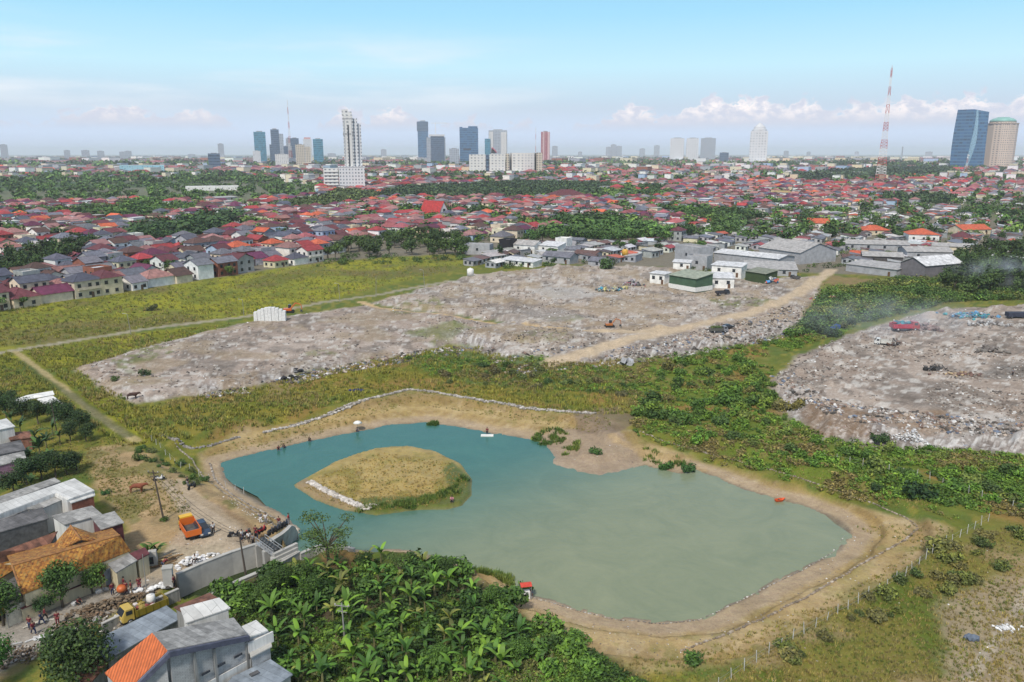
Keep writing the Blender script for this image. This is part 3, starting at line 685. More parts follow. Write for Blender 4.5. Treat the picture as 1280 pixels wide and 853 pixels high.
# ------------------------------------------------------------------ house kit
WALL = paint('house_wall', src='obj', rough=.85, noise=.18, scale=.5); ROOF = paint('roof_tiles', src='obj', rough=.8, noise=.28, scale=.7, pattern=('wave', 3.2, .22))
METAL = paint('roof_sheet', src='obj', rough=.55, noise=.3, scale=.6, pattern=('wave', 4.0, .15)); GLASS = paint('window_glass', (.03, .035, .045, 1), .15, noise=.1)
DOOR = paint('door_wood', (.13, .07, .04, 1), .6); TRIM = paint('trim_white', (.7, .69, .66, 1), .7, noise=.1)
def roof_mb(kind, w, d, h, rh, ov):
    b = MB(); x, y = w / 2 + ov, d / 2 + ov; e = h - .05; t = h + rh; th = .14
    if kind == 'hip':
        k = max(0.3, x - y) if x > y else .3
        A, B_, C_, D_ = (-x, -y, e), (x, -y, e), (x, y, e), (-x, y, e); r0, r1 = (-k, 0, t), (k, 0, t)
        b.add([A, B_, C_, D_, r0, r1], [(0, 1, 5, 4), (1, 2, 5), (2, 3, 4, 5), (3, 0, 4), (3, 2, 1, 0)])
        b.tube(r0, r1, .12, n=5)
        for c, q in ((A, r0), (B_, r1), (C_, r1), (D_, r0)): b.tube(c, q, .1, n=5)
    elif kind == 'gable':
        b.slab([(-x, -y, e), (x, -y, e), (x, 0, t), (-x, 0, t)], th); b.slab([(-x, 0, t), (x, 0, t), (x, y, e), (-x, y, e)], th); b.tube((-x, 0, t + .02), (x, 0, t + .02), .13, n=5)
    elif kind == 'mono': b.slab([(-x, -y, e), (x, -y, e), (x, y, e + rh), (-x, y, e + rh)], .1)
    elif kind == 'flat':
        b.slab([(-w / 2 + .2, -d / 2 + .2, h + .02), (w / 2 - .2, -d / 2 + .2, h + .02), (w / 2 - .2, d / 2 - .2, h + .02), (-w / 2 + .2, d / 2 - .2, h + .02)], .1)
    return b
class HouseKind:
    def __init__(s, kind, w, d, h, rh, ov=.6, sheet=False, seed=0, st=1):
        s.kind, s.w, s.d, s.h, s.st = kind, w, d, h, st; s.sheet = sheet; s.top = h + rh
        b = MB(); x, y = w / 2, d / 2
        b.prism([(-x, -y), (x, -y), (x, y), (-x, y)], -1, h, kind == 'flat')
        if kind == 'gable':
            for sx in (-1, 1): b.add([(sx * x, -y, h), (sx * x, y, h), (sx * x, 0, h + rh * (y / (y + ov)) - .12)], [(0, 1, 2) if sx > 0 else (1, 0, 2)])
        if kind == 'mono':
            for sx in (-1, 1): b.add([(sx * x, -y, h), (sx * x, y, h), (sx * x, y, h + rh * .85)], [(0, 1, 2) if sx > 0 else (1, 0, 2)])
            b.add([(-x, y, h), (x, y, h), (x, y, h + rh * .85), (-x, y, h + rh * .85)], [(1, 0, 3, 2)])
        if kind == 'flat':
            for c, sz in (((0, -y + .08, h + .4), (w, .16, .8)), ((0, y - .08, h + .4), (w, .16, .8)), ((-x + .08, 0, h + .4), (.16, d - .33, .8)), ((x - .08, 0, h + .4), (.16, d - .33, .8))): b.box(c, sz)
        if st == 2: b.box((0, -y - .5, h * .5), (w * .8, 1.0, .16)); b.box((0, -y - .95, h * .5 + .5), (w * .8, .08, .8))
        s.wall = b.mesh('wall', WALL)
        s.roof = roof_mb(kind, w, d, h, rh, ov).mesh('roof', METAL if sheet else ROOF)
        wm = MB(); wm.box((0, 0, 0), (1.3, .1, 1.2)); wm.box((0, 0, -.66), (1.5, .16, .1)); wm.box((0, 0, .66), (1.5, .14, .08)); s.win = wm.mesh('window', GLASS)
        dm = MB(); dm.box((0, 0, 0), (1.1, .1, 2.1)); s.door = dm.mesh('door', DOOR)
        s.wins = []
        for f in range(st):
            zz = 1.6 + f * (h / st) if h > 2.4 else h * .6
            for fx in ((-.3, .3) if w < 9 else (-.33, 0.05, .33)): s.wins.append((fx * w, -y - .03, zz, 0))
            for fy in (-.2, .25): s.wins.append((x + .03, fy * d, zz, math.pi / 2)); s.wins.append((-x - .03, fy * d, zz, math.pi / 2))
        s.dr = (w * .13, -y - .03, 1.05)
def put_house(K, x, y, rz, rc, wc, label, name='house', cat='house', group=None, detail=True, scale=1.0):
    o = thing(name, label, cat, (x, y, 0), rz, group); o.scale = (scale, scale, scale)
    link('wall', K.wall, o, color=wc); link('roof', K.roof, o, color=rc)
    if detail:
        for (a, b_, c, r) in K.wins:
            w_ = link('window', K.win, o, (a, b_, c)); w_.rotation_euler = (0, 0, r)
        link('door', K.door, o, K.dr)
    return o
HK = {'hip': [HouseKind('hip', 11, 9, 3.6, 2.6), HouseKind('hip', 13, 10, 3.8, 3.0), HouseKind('hip', 9, 8, 3.4, 2.4)],
      'hip2': [HouseKind('hip', 11, 9, 6.8, 2.6, st=2), HouseKind('hip', 9, 8, 6.6, 2.3, st=2)],
      'gable': [HouseKind('gable', 8, 11, 3.5, 2.6), HouseKind('gable', 7, 10, 3.4, 2.4), HouseKind('gable', 12, 8, 3.6, 2.5)],
      'gable2': [HouseKind('gable', 8, 10, 6.6, 2.4, st=2), HouseKind('gable', 11, 8, 6.4, 2.2, st=2)],
      'flat2': [HouseKind('flat', 8, 9, 6.8, .0, st=2), HouseKind('flat', 7, 8, 6.4, 0, st=2)],
      'shack': [HouseKind('mono', 8, 6, 2.6, .9, .35, True), HouseKind('gable', 9, 6, 2.6, 1.2, .4, True), HouseKind('mono', 11, 7, 2.8, 1.0, .35, True)]}
# ------------------------------------------------------------------ towers
def facade_mat(name, wall, glass, sx, sz, frac=.55, rough=.35, band=False):
    """window grid fixed to the building: sx, sz metres per bay and storey"""
    if name in _M: return _M[name]
    m, nt, bs = new_mat(name); L = nt.links
    tc = nt.nodes.new('ShaderNodeTexCoord'); s = nt.nodes.new('ShaderNodeSeparateXYZ'); L.new(tc.outputs['Object'], s.inputs[0])
    def MM(op, a, b=None):
        n = nt.nodes.new('ShaderNodeMath'); n.operation = op
        for i, v in enumerate((a, b)):
            if v is None: continue
            if isinstance(v, bpy.types.NodeSocket): L.new(v, n.inputs[i])
            else: n.inputs[i].default_value = v
        return n.outputs[0]
    h = MM('ADD', s.outputs[0], s.outputs[1])
    fx = MM('FRACT', MM('DIVIDE', h, sx)); fz = MM('FRACT', MM('DIVIDE', s.outputs[2], sz))
    mx = MM('LESS_THAN', fx, frac if not band else .94); mz = MM('LESS_THAN', fz, frac if not band else .6)
    g = nt.nodes.new('ShaderNodeNewGeometry'); sn = nt.nodes.new('ShaderNodeSeparateXYZ'); L.new(g.outputs['Normal'], sn.inputs[0])
    side = MM('LESS_THAN', MM('ABSOLUTE', sn.outputs[2]), .5)
    f = MM('MULTIPLY', MM('MULTIPLY', mx, mz), side)
    cell = nt.nodes.new('ShaderNodeCombineXYZ'); L.new(MM('FLOOR', MM('DIVIDE', h, sx)), cell.inputs[0]); L.new(MM('FLOOR', MM('DIVIDE', s.outputs[2], sz)), cell.inputs[2])
    wn = nt.nodes.new('ShaderNodeTexWhiteNoise'); L.new(cell.outputs[0], wn.inputs['Vector'])
    gl = mixc(nt, 1.0, (*glass, 1), ramp(nt, wn.outputs['Value'], [(0, g4(.6)), (1, g4(1.5))]), 'MULTIPLY')
    L.new(mixc(nt, f, (*wall, 1), gl), bs.inputs['Base Color'])
    rr = nt.nodes.new('ShaderNodeMapRange'); L.new(f, rr.inputs[0]); rr.inputs[3].default_value = .8; rr.inputs[4].default_value = rough; L.new(rr.outputs[0], bs.inputs['Roughness'])
    _M[name] = m; return m
WHITE_F = facade_mat('white_facade', (.62, .62, .63), (.20, .22, .25), 4.6, 5.0, .45)
WHITE_V = facade_mat('white_bay_facade', (.62, .61, .59), (.24, .25, .27), 6.5, 5.0, .45)
CREAM_F = facade_mat('cream_facade', (.52, .46, .37), (.11, .10, .10), 6.5, 6.0, .5)
TAN_F = facade_mat('tan_facade', (.56, .45, .37), (.17, .15, .15), 8.0, 7.5, .45)
BLUE_F = facade_mat('blue_glass', (.05, .14, .25), (.02, .08, .18), 9.0, 11.0, .8, .12, True)
TEAL_F = facade_mat('teal_glass', (.08, .24, .32), (.02, .13, .21), 7.0, 9.0, .8, .15, True)
DARK_F = facade_mat('dark_glass', (.10, .15, .22), (.03, .055, .10), 7.0, 9.0, .8, .2, True)
GREY_F = facade_mat('grey_facade', (.38, .41, .45), (.11, .14, .19), 7.0, 7.0, .55)
RED_F = facade_mat('red_facade', (.30, .06, .08), (.42, .30, .30), 9.0, 7.0, .45)
WHITE_FAR = facade_mat('white_far_facade', (.60, .60, .61), (.30, .32, .35), 13.0, 12.0, .42)
MALL_F = facade_mat('mall_facade', (.62, .60, .57), (.33, .33, .35), 9.0, 7.0, .45)
PLAIN_W = paint('plain_white', (.56, .56, .57, 1), .8, noise=.08, scale=.1); ROOFGREY = paint('roof_grey', (.3, .3, .31, 1), .8, noise=.15, scale=.1)
COPPER = paint('copper_green', (.20, .42, .37, 1), .5, noise=.15, scale=.1); STEEL_R = paint('mast_red', (.42, .05, .04, 1), .5, noise=.1); STEEL_W = paint('mast_white', (.7, .68, .66, 1), .5, noise=.1)
def span(u0, u1, vb, vt):
    """survey extents of an upright face -> base point, width, height"""
    p = P((u0 + u1) / 2, vb, 0); Y = p.y
    w = at_depth(u1, vb, Y).x - at_depth(u0, vb, Y).x; h = at_depth((u0 + u1) / 2, vt, Y).z
    return p, w, h
TG = 'towers on the skyline'
def tower(label, u0, u1, vb, vt, mat, name='tower', cat='tower', depth=.8, parts=(), rz=None, body=True, dy=0):
    p, w, h = span(u0, u1, vb, vt)
    o = thing(name, label, cat, (p.x, p.y + dy, 0), math.atan2(-p.x, p.y) if rz is None else rz)
    if body:
        b = MB(); b.box((0, w * depth / 2, h / 2 - .5), (w, w * depth, h + 1)); b.build('body', mat, o)
        b = MB(); b.box((0, w * depth / 2, h + h * .012), (w * .5, w * depth * .5, h * .025 + 1)); b.build('roof_plant', ROOFGREY, o)
    return o, w, h
# white residential tower on its podium
o, w, h = tower('tall white residential tower with grey top rising from a white podium block', 431, 446, 238, 139, WHITE_F, body=False)
b = MB(); b.box((0, 9, h * .48), (w * .8, 14, h * .95)); b.box((-w * .2, 9, h * .985), (w * .5, 12, h * .07)); b.box((w * .2, 8, h * .97), (w * .3, 10, h * .05)); b.build('body', WHITE_V, o)
b = MB(); b.box((w * .55, 14, h * .46), (w * .42, 16, h * .90)); b.box((w * .9, 17, h * .43), (w * .3, 14, h * .84)); b.build('rear_wing', WHITE_F, o)
b = MB(); b.box((0, 9, h * .905), (w * .86, 14.4, h * .012)); b.build('grey_band', ROOFGREY, o)
b = MB(); b.box((0, 9, h * .715), (w * .86, 14.4, h * .018)); b.build('grey_band', ROOFGREY, o)
b = MB(); b.box((0.2, 1.7, h * .42), (w * .1, .8, h * .82)); b.build('recess_strip', GLASS, o)
b = MB(); [b.box((w * k, 1.8, h * .47), (w * .07, .7, h * .86)) for k in (-.3, .28)]; b.build('window_strip', facade_mat('strip', (.5, .5, .51), (.26, .28, .31), 9, 3.6, .6), o)
b = MB(); b.box((w * .15, 12, h * .148), (w * 2.1, 30, h * .298)); b.box((w * .15, 12, h * .302), (w * 2.2, 31, h * .012)); b.build('podium', WHITE_F, o)
b = MB(); b.box((-w * 1.55, 12, h * .14), (w * 1.2, 26, h * .28))
for k in range(6): b.box((-w * 1.55, -1.5, h * (.03 + .042 * k)), (w * 1.1, 2.0, 1.1))
b.build('balcony_wing', WHITE_V, o)
# left cluster
tower('teal glass slab tower at the left end of the left cluster', 320, 334, 207, 165, TEAL_F)
o, w, h = tower('grey and blue tower with stepped pale side behind the left cluster', 341, 351, 207, 162, DARK_F); b = MB(); b.box((w * .75, 10, h * .44), (w * .5, w * .7, h * .88)); b.build('pale_wing', GREY_F, o)
tower('low dark glass block at foot of stepped tower', 343, 355, 206, 181, DARK_F, dy=-60)
tower('short blue block left of the needle mast', 356, 361, 207, 183, DARK_F)
tower('slim blue grey tower touching the needle mast', 358, 364, 206, 173, GREY_F, dy=20)
tower('slanted top blue tower right of the needle mast', 365, 375, 206, 173, DARK_F)
o, w, h = tower('cream twin shaft apartment tower in front of the left cluster', 371, 382, 211, 181, CREAM_F); b = MB(); b.box((w * .85, 6, h * .46), (w * .6, w * .6, h * .92)); b.build('second_shaft', CREAM_F, o)
o, w, h = tower('white tower with pink crown behind the cream twin shafts', 381, 391, 209, 174, WHITE_F); b = MB(); b.box((0, w * .4, h + 3), (w * .8, w * .5, 7)); b.build('pink_crown', paint('pink', (.55, .3, .3, 1)), o)
tower('teal glass tower at right end of the left cluster', 393, 405, 208, 174, TEAL_F)
tower('small white block in front of the teal slab tower', 325, 334, 209, 189, WHITE_F, dy=-80)
tower('low white hotel block left of the cream twin shafts', 349, 365, 211, 193, WHITE_V, dy=-40)
tower('dark glass office block standing alone left of the left cluster', 262, 276, 214, 192, DARK_F)
tower('pale far tower behind the lone dark glass block', 274, 281, 203, 180, GREY_F)
# middle group
o, w, h = tower('dark blue tower with overhanging top left of the crane', 523, 536, 203, 152, BLUE_F); b = MB(); b.box((-.02 * w, w * .42, h * .88), (w * 1.08, w * .9, h * .22)); b.build('overhang', DARK_F, o)
o, w, h = tower('unfinished grey tower under a tower crane', 534, 557, 207, 168, GREY_F, body=False)
b = MB(); b.box((w * .08, w * .4, h * .47), (w * .72, w * .7, h * .94)); b.build('body', DARK_F, o); b = MB(); b.box((-w * .4, w * .4, h * .45), (w * .22, w * .6, h * .9)); b.box((w * .46, w * .4, h * .45), (w * .1, w * .6, h * .9)); b.build('concrete_wing', GREY_F, o)
b = MB(); b.box((w * .05, w * .4, h * .965), (w * .85, w * .75, h * .06)); b.build('top_deck', PLAIN_W, o)
p, cw_, ch = span(534, 557, 207, 168); cx0 = o.location
c = thing('tower_crane', 'white tower crane above the unfinished grey tower', 'crane', (p.x - 2, p.y + 12, h)); hh = at_depth(545, 154, p.y).z - h
b = MB(); b.box((0, 0, hh / 2), (2.2, 2.2, hh)); b.build('mast', STEEL_W, c); b = MB(); b.box((cw_ * .2, 0, hh), (cw_ * .9, 1.6, 2)); b.tube((0, 0, hh), (0, 0, hh + 7), 1, .4); b.tube((0, 0, hh + 7), (cw_ * .6, 0, hh + 1), .3); b.build('jib', STEEL_W, c)
o, w, h = tower('slim grey tower with teal side right of the crane', 562, 574, 210, 186, GREY_F)
o, w, h = tower('wide dark blue office slab in the middle of the skyline', 575, 598, 206, 160, BLUE_F, body=False); b = MB(); b.box((0, w * .3, h * .5), (w, w * .6, h)); b.box((w * .22, w * .3, h * 1.02), (w * .5, w * .55, h * .05)); b.box((-w * .42, w * .3, h * 1.01), (w * .16, w * .5, h * .03)); b.build('body', BLUE_F, o); b = MB(); b.box((-w * .1, -.2, h * .42), (w * .42, .6, h * .05)); b.build('sign_band', GLASS, o)
o, w, h = tower('grey stepped towers with teal left wing behind white complex', 611, 634, 207, 163, GREY_F); b = MB(); b.box((-w * .56, 12, h * .38), (w * .3, w * .5, h * .76)); b.build('teal_wing', TEAL_F, o); b = MB(); b.box((-w * .36, -1.5, h * .48), (w * .22, 4, h * .96)); b.box((w * .32, -2, h * .47), (w * .3, 5, h * .94)); b.build('front_bay', WHITE_V, o)
c = thing('pink_roof_sign', 'pink swept rooftop structure above the white complex', 'roof sign', P(618, 207, 0)); z0 = at_depth(616, 191, c.location.y).z
b = MB(); b.slab([(-14, -60, z0 - 2), (12, -60, z0 - 2), (4, -60, z0 + 8), (-12, -60, z0 + 22)], 1); b.add([(-14, -60, z0), (14, -60, z0), (6, -60, z0 + 12), (-10, -60, z0 + 26), (-14, -58, z0), (14, -58, z0), (6, -58, z0 + 12), (-10, -58, z0 + 26)], [(0, 1, 2, 3), (7, 6, 5, 4), (0, 4, 5, 1), (1, 5, 6, 2), (2, 6, 7, 3), (3, 7, 4, 0)]); b.build('swept_panel', paint('pinkred', (.6, .10, .16, 1)), c)
o, w, h = tower('wide white mall and apartment complex of three slabs', 585, 678, 219, 191, WHITE_V, body=False)
b = MB(); b.box((-w * .37, 10, h * .46), (w * .22, 40, h * .92)); b.box((-w * .105, 10, h * .465), (w * .21, 40, h * .93)); b.build('left_slabs', MALL_F, o)
b = MB(); b.prism([(w * .08 + math.cos(t) * w * .02, 0) for t in (0,)] + [(w * (.06 + .36 * i / 12), -7 * math.sin(math.pi * i / 12)) for i in range(1, 12)] + [(w * .42, 40), (w * .06, 40)], 0, h * .99); b.build('curved_slab', MALL_F, o)
b = MB(); b.box((w * .46, 22, h * .5), (w * .08, 40, h)); b.build('end_wing', CREAM_F, o); b = MB(); b.box((w * .03, 16, h * .48), (w * .05, 34, h * .96)); b.build('end_wing', CREAM_F, o)
b = MB(); b.box((-w * .237, 12, h * .45), (w * .035, 38, h * .92)); b.build('recess_strip', DARK_F, o)
b = MB(); b.box((0, -16, h * .06), (w * 1.04, 20, h * .12)); b.build('podium', PLAIN_W, o)
o, w, h = tower('dark red and pink striped tower right of the white complex', 676, 687, 206, 165, RED_F); b = MB(); b.box((-w * .2, -.8, h * .5), (w * .16, 1.6, h)); b.box((w * .36, -.8, h * .5), (w * .2, 1.6, h)); b.build('pale_fin', paint('pale_pink', (.6, .42, .42, 1)), o)
tower('very pale far tower right of the red striped tower', 690, 697, 201, 183, GREY_F)
# right half
for u0, u1, vt, l in ((757, 764, 184, 'left lowest of the clumped hazy far towers'), (763, 770, 181, 'middle tallest of the clumped hazy far towers'), (769, 777, 183, 'right one of the clumped hazy far towers')): tower(l, u0, u1, 200, vt, GREY_F)
tower('tiny hazy block left of the slim hazy tower', 799, 806, 199, 186, GREY_F); tower('slim hazy far tower between two hazy groups', 817, 824, 199, 182, GREY_F)
for u0, u1, l, m in ((837, 854, 'left one of three equal grey white apartment towers', WHITE_FAR), (857, 872, 'middle one of three equal grey white apartment towers', WHITE_FAR), (875, 893, 'right darker one of three equal grey apartment towers', GREY_F)): tower(l, u0, u1, 203, 173, m, depth=.5)
tower('short dark glass block right of the three equal towers', 899, 910, 205, 191, DARK_F)
o, w, h = tower('white tower with pointed crown on its own white podium', 936, 957, 207, 164, WHITE_FAR)
b = MB(); b.lathe([(w * .42, h), (w * .42, h * 1.05), (w * .34, h * 1.07), (w * .32, h * 1.12), (w * .16, h * 1.19), (w * .03, h * 1.24)], (0, w * .4, 0), 8, smooth=False); b.build('crown', PLAIN_W, o); b = MB(); b.box((w * .5, 0, h * .06), (w * 1.5, w * 1.1, h * .12)); b.build('podium', PLAIN_W, o)
# leaning blue glass tower and its tan neighbour
o, w, h = tower('blue glass tower with curved pale fold down its front', 1189, 1226, 212, 137, BLUE_F, body=False)
bot = [(-w * .5, 0), (w * .02, -w * .12), (w * .5, 0), (w * .46, w * .6), (-w * .46, w * .6)]
b = MB(); n = 12; vs = []
for k in range(n + 1):
    t = k / n; bl = math.sin(math.pi * t) * .06 * w; zt = h * t
    for i, (x, y) in enumerate(bot): vs.append((x * (1 - .08 * t) + (bl if i == 1 else -bl * .5 if i == 0 else 0), y, zt * (1.0 if i in (0, 1, 4) else (.955 if i == 2 else .96)) - (1 if k == 0 else 0)))
fs = [(5 * k + i, 5 * k + (i + 1) % 5, 5 * k + 5 + (i + 1) % 5, 5 * k + 5 + i) for k in range(n) for i in range(5)] + [tuple(5 * n + i for i in range(5))]
b.add(vs, fs); b.build('body', BLUE_F, o)
b = MB(); vs = []
for k in range(n + 1):
    t = k / n; xo = w * (-.02 + .12 * math.sin(math.pi * t * .9) + .10 * t * t); wd = w * (.06 + .10 * (1 - abs(2 * t - .9)))
    vs += [(xo - wd * .5, -w * .13 - 2, h * t * .985), (xo + wd * .5, -w * .11 - 2, h * t * .985)]
b.add(vs, [(2 * k, 2 * k + 1, 2 * k + 3, 2 * k + 2) for k in range(n)]); ob = b.build('curved_fold', facade_mat('pale_glass', (.22, .36, .46), (.16, .29, .40), 2.2, 3.8, .8, .1, True), o); sm_ = ob.modifiers.new('solid', 'SOLIDIFY'); sm_.thickness = 1.2
o, w, h = tower('tan stone tower with green domed roof beside the blue glass tower', 1228, 1263, 212, 155, TAN_F, body=False)
b = MB(); b.lathe([(w * .5, -1), (w * .5, h)], (0, w * .4, 0), 12, smooth=False); b.build('body', TAN_F, o)
b = MB(); b.lathe([(w * .5, h), (w * .52, h + 1), (w * .52, h * 1.02), (w * .42, h * 1.022), (w * .42, h * 1.05)], (0, w * .4, 0), 16, smooth=False); b.build('parapet', TAN_F, o)
b = MB(); b.lathe([(w * .43, h * 1.05), (w * .40, h * 1.09), (w * .30, h * 1.125), (w * .22, h * 1.135), (w * .2, h * 1.15)], (0, w * .4, 0), 16); b.build('dome', COPPER, o)
# other recognisable blocks
tower('wide pale blue hall block on the left horizon', 153, 204, 219, 207, facade_mat('aqua', (.32, .55, .62), (.2, .4, .5), 6, 5, .5), name='hall', cat='hall', depth=.4)
for u, l in ((196, 'left pagoda roofed brown block on the left horizon'), (222, 'right pagoda roofed brown block on the left horizon')):
    o, w, h = tower(l, u - 7, u + 7, 206, 198, CREAM_F, name='hotel', cat='hotel'); b = MB(); b.lathe([(w * .75, h * .98), (w * .5, h * 1.05), (w * .35, h * 1.1), (.5, h * 1.18)], (0, w * .4, 0), 4, smooth=False); b.build('pagoda_roof', paint('brownroof', (.22, .13, .1, 1)), o)
for (u, wd, vt) in ((7, 8, 181), (85, 7, 188), (108, 9, 188), (127, 8, 189), (154, 7, 190), (161, 8, 189), (480, 7, 187), (506, 9, 194), (982, 6, 189), (1010, 5, 190), (1160, 8, 190), (1070, 5, 190), (725, 5, 190), (240, 9, 193), (300, 10, 196), (415, 10, 192), (500, 12, 196)):
    side = 'far left' if u < 200 else 'left of the white residential tower' if u < 430 else 'left of the crane' if u < 530 else 'right of the red striped tower' if u < 800 else 'right of the white crowned tower'
    o, w, h = tower('hazy block', u - wd / 2, u + wd / 2, 201, vt, GREY_F, depth=.6); o['group'] = 'small hazy towers on the horizon'; o['label'] = 'small hazy grey tower on the horizon, %s%s' % (side, '')
# masts
def lattice(label, u, vb, vt, w0, w1, nseg, name='radio_mast', mats=None, r=.35):
    p = P(u, vb, 0); h = at_depth(u, vt, p.y).z; o = thing(name, label, 'mast', p, math.atan2(-p.x, p.y))
    segs = [MB(), MB()]
    for k in range(nseg):
        t0, t1 = k / nseg, (k + 1) / nseg; f = lambda t: (w0 * (1 - t) ** 1.6 + w1)
        a0, a1 = f(t0), f(t1); z0, z1 = h * t0, h * t1; b = segs[k % 2]; q = 3 if t1 < .6 else 1
        for j in range(q):
            s0 = j / q; s1 = (j + 1) / q; b0 = a0 + (a1 - a0) * s0; b1 = a0 + (a1 - a0) * s1; y0 = z0 + (z1 - z0) * s0; y1 = z0 + (z1 - z0) * s1
            c0 = [(-b0, -b0, y0), (b0, -b0, y0), (b0, b0, y0), (-b0, b0, y0)]; c1 = [(-b1, -b1, y1), (b1, -b1, y1), (b1, b1, y1), (-b1, b1, y1)]
            for i in range(4):
                b.tube(c0[i], c1[i], r, n=4); b.tube(c0[i], c1[(i + 1) % 4], r * .6, n=4); b.tube(c0[(i + 1) % 4], c1[i], r * .6, n=4); b.tube(c1[i], c1[(i + 1) % 4], r * .6, n=4)
    segs[0].build('red_section', (mats or (STEEL_R, STEEL_W))[0], o); segs[1].build('white_section', (mats or (STEEL_R, STEEL_W))[1], o)
    return o, h
o, h = lattice('tall red and white lattice radio mast above the red roofs', 1100, 229, 86, 8.5, 1.1, 13, r=.55)
b = MB(); b.tube((0, 0, h), (0, 0, h * 1.03), .5, .2); b.build('antenna', STEEL_R, o)
o, h = lattice('thin tapering needle mast over the left cluster of towers', 364, 206, 125, 9, .5, 9, mats=(STEEL_W, STEEL_R), r=.9)
o, h = lattice('slender guyed mast just left of the red striped tower', 669.5, 206, 159, .6, .8, 6, r=.5)
o, h = lattice('small grey telecom tower in front of the blue glass tower', 1206, 226, 193, 1.6, .9, 6, name='telecom_tower', r=.28)
b = MB()
for z_, a in ((.95, 0), (.85, 1.5), (.3, .6)): b.lathe([(.1, -.3), (1.6, 0), (1.5, .3), (.1, .3)], (1.5 * math.cos(a), -1.6, h * z_), 10, 'Y')
b.build('dish', PLAIN_W, o)
tower('distant short lattice mast right of the tall radio mast', 1125, 1126.5, 208, 184, GREY_F, name='radio_mast', cat='mast')
# ------------------------------------------------------------------ town
RC = {'red': lin(176, 44, 52), 'maroon': lin(118, 36, 52), 'plum': lin(112, 36, 80), 'brown': lin(104, 64, 56), 'orange': lin(214, 92, 44), 'grey': lin(112, 112, 122), 'faded pink': lin(176, 106, 102), 'rose red': lin(176, 66, 78), 'slate blue': lin(84, 88, 112), 'white': lin(206, 206, 208), 'pale grey': lin(168, 165, 163), 'rusty': lin(118, 74, 62), 'yellow': lin(196, 160, 66)}
for k_ in RC:
    if k_ not in ('white', 'pale grey', 'grey'):
        r_, g_, b_ = RC[k_][:3]; m_ = (r_ + g_ + b_) / 3; RC[k_] = tuple(.86 * (m_ + (q - m_) * (.85 if k_ == 'orange' else .82 if k_ in ('red', 'plum') else .64)) for q in (r_, g_, b_)) + (1,)
WC = {'white': lin(222, 221, 217), 'cream': lin(210, 198, 172), 'grey': lin(160, 161, 165), 'pale blue': lin(160, 178, 202), 'brick': lin(150, 92, 74)}
KN = {'hip': 'hip-roofed house', 'hip2': 'tall hip-roofed house', 'gable': 'gabled house', 'gable2': 'tall gabled house', 'flat2': 'flat-topped house', 'shack': 'tin shack'}
LANDMARKS = [('the red A-frame hall', 542, 268), ('the white residential tower', 432, 236), ('the big maroon-roofed villa', 713, 250), ('the long dark tree row', 235, 296), ("the field's left end", 0, 384), ("the field's far middle", 215, 352),
             ('the field-side dark trees', 470, 315), ('the black cube house', 630, 315), ('the banana grove', 760, 296), ('the long white-roofed shed', 930, 330), ('the tall radio mast', 1100, 229), ('the timber barn', 1142, 345),
             ('the blue glass tower', 1205, 215), ('the cream red-roofed hall', 1145, 229), ('the white crowned tower', 946, 208), ('the long white pavilion', 268, 238), ('the wide white complex', 632, 220), ('the orange hip-roofed house', 1154, 304), ("the photo's right edge", 1280, 290), ("the photo's left edge", 0, 290), ('the green shed', 865, 366), ('the hazy three towers', 865, 203)]
ORD = ['nearest', 'second nearest', 'third nearest', 'fourth nearest', 'fifth nearest', 'sixth nearest', 'seventh nearest', 'eighth nearest', 'ninth nearest', 'tenth nearest', 'eleventh nearest', 'twelfth nearest', 'thirteenth nearest', 'fourteenth nearest', 'fifteenth nearest', 'sixteenth nearest']
def label_by_landmarks(items):
    """items: [object, description, u, v]; the label says which one, counted from the closest landmark"""
    b = {}
    for it in items:
        o, d, u, v = it; lm = min(LANDMARKS, key=lambda q: (q[1] - u) ** 2 + ((q[2] - v) * 2.2) ** 2)
        b.setdefault((d, lm), []).append((math.hypot(lm[1] - u, (lm[2] - v) * 2.2), o))
    for (d, lm), l in b.items():
        l.sort(key=lambda q: q[0])
        for i, (_, o) in enumerate(l):
            o['label'] = '%s, %s %s' % (d, (ORD[i] if i < len(ORD) else 'farther') + ' to' if len(l) > 1 else 'near', lm[0])
            if len(o['label'].split()) > 16: o['label'] = o['label'].replace(' with ', ', ').replace(' walls', '-walled').replace('to the ', 'to ')
WOODS = [[(-300,262),(0,259),(120,257),(235,252),(310,262),(335,250),(400,250),(398,232),(300,222),(200,226),(0,226),(-300,226)], [(150,302),(185,286),(298,267),(304,282),(288,298),(215,306)], [(468,250),(500,237),(640,230),(770,231),(745,246),(600,251)],
         [(395,330),(430,312),(500,299),(590,306),(596,320),(560,321),(480,322)], [(650,306),(690,293),(760,286),(835,291),(840,301),(760,306),(700,302)], [(1178,372),(1192,326),(1290,314),(1450,310),(1450,366),(1250,370)], [(885,292),(900,284),(925,284),(922,292),(900,296)], [(1090,252),(1110,246),(1150,247),(1190,249),(1200,254),(1150,258)], [(990,222),(1100,213),(1190,212),(1190,221),(1100,225),(1010,230)], [(-300,345),(-10,338),(60,318),(110,302),(120,318),(60,340),(-10,356)], [(330,262),(400,250),(430,240),(470,244),(470,256),(400,264)]]
RES = [(-400,440),(0,387),(110,371),(200,357),(330,336),(430,322),(425,302),(600,303),(780,281),(950,275),(1060,265),(1290,246),(1600,250),(1600,204),(-400,204)]
SHK = [[(588,333),(640,306),(700,302),(840,302),(842,318),(770,330),(700,332),(640,336)], [(866,318),(880,300),(960,296),(1060,262),(1290,250),(1500,254),(1500,312),(1290,316),(1190,322),(1120,334),(1056,332),(1040,320),(1010,312),(940,312)]]
p0, p1 = P(0, 385), P(430, 320); TH = math.atan2(p1.y - p0.y, p1.x - p0.x)
ct, st = math.cos(TH), math.sin(TH)
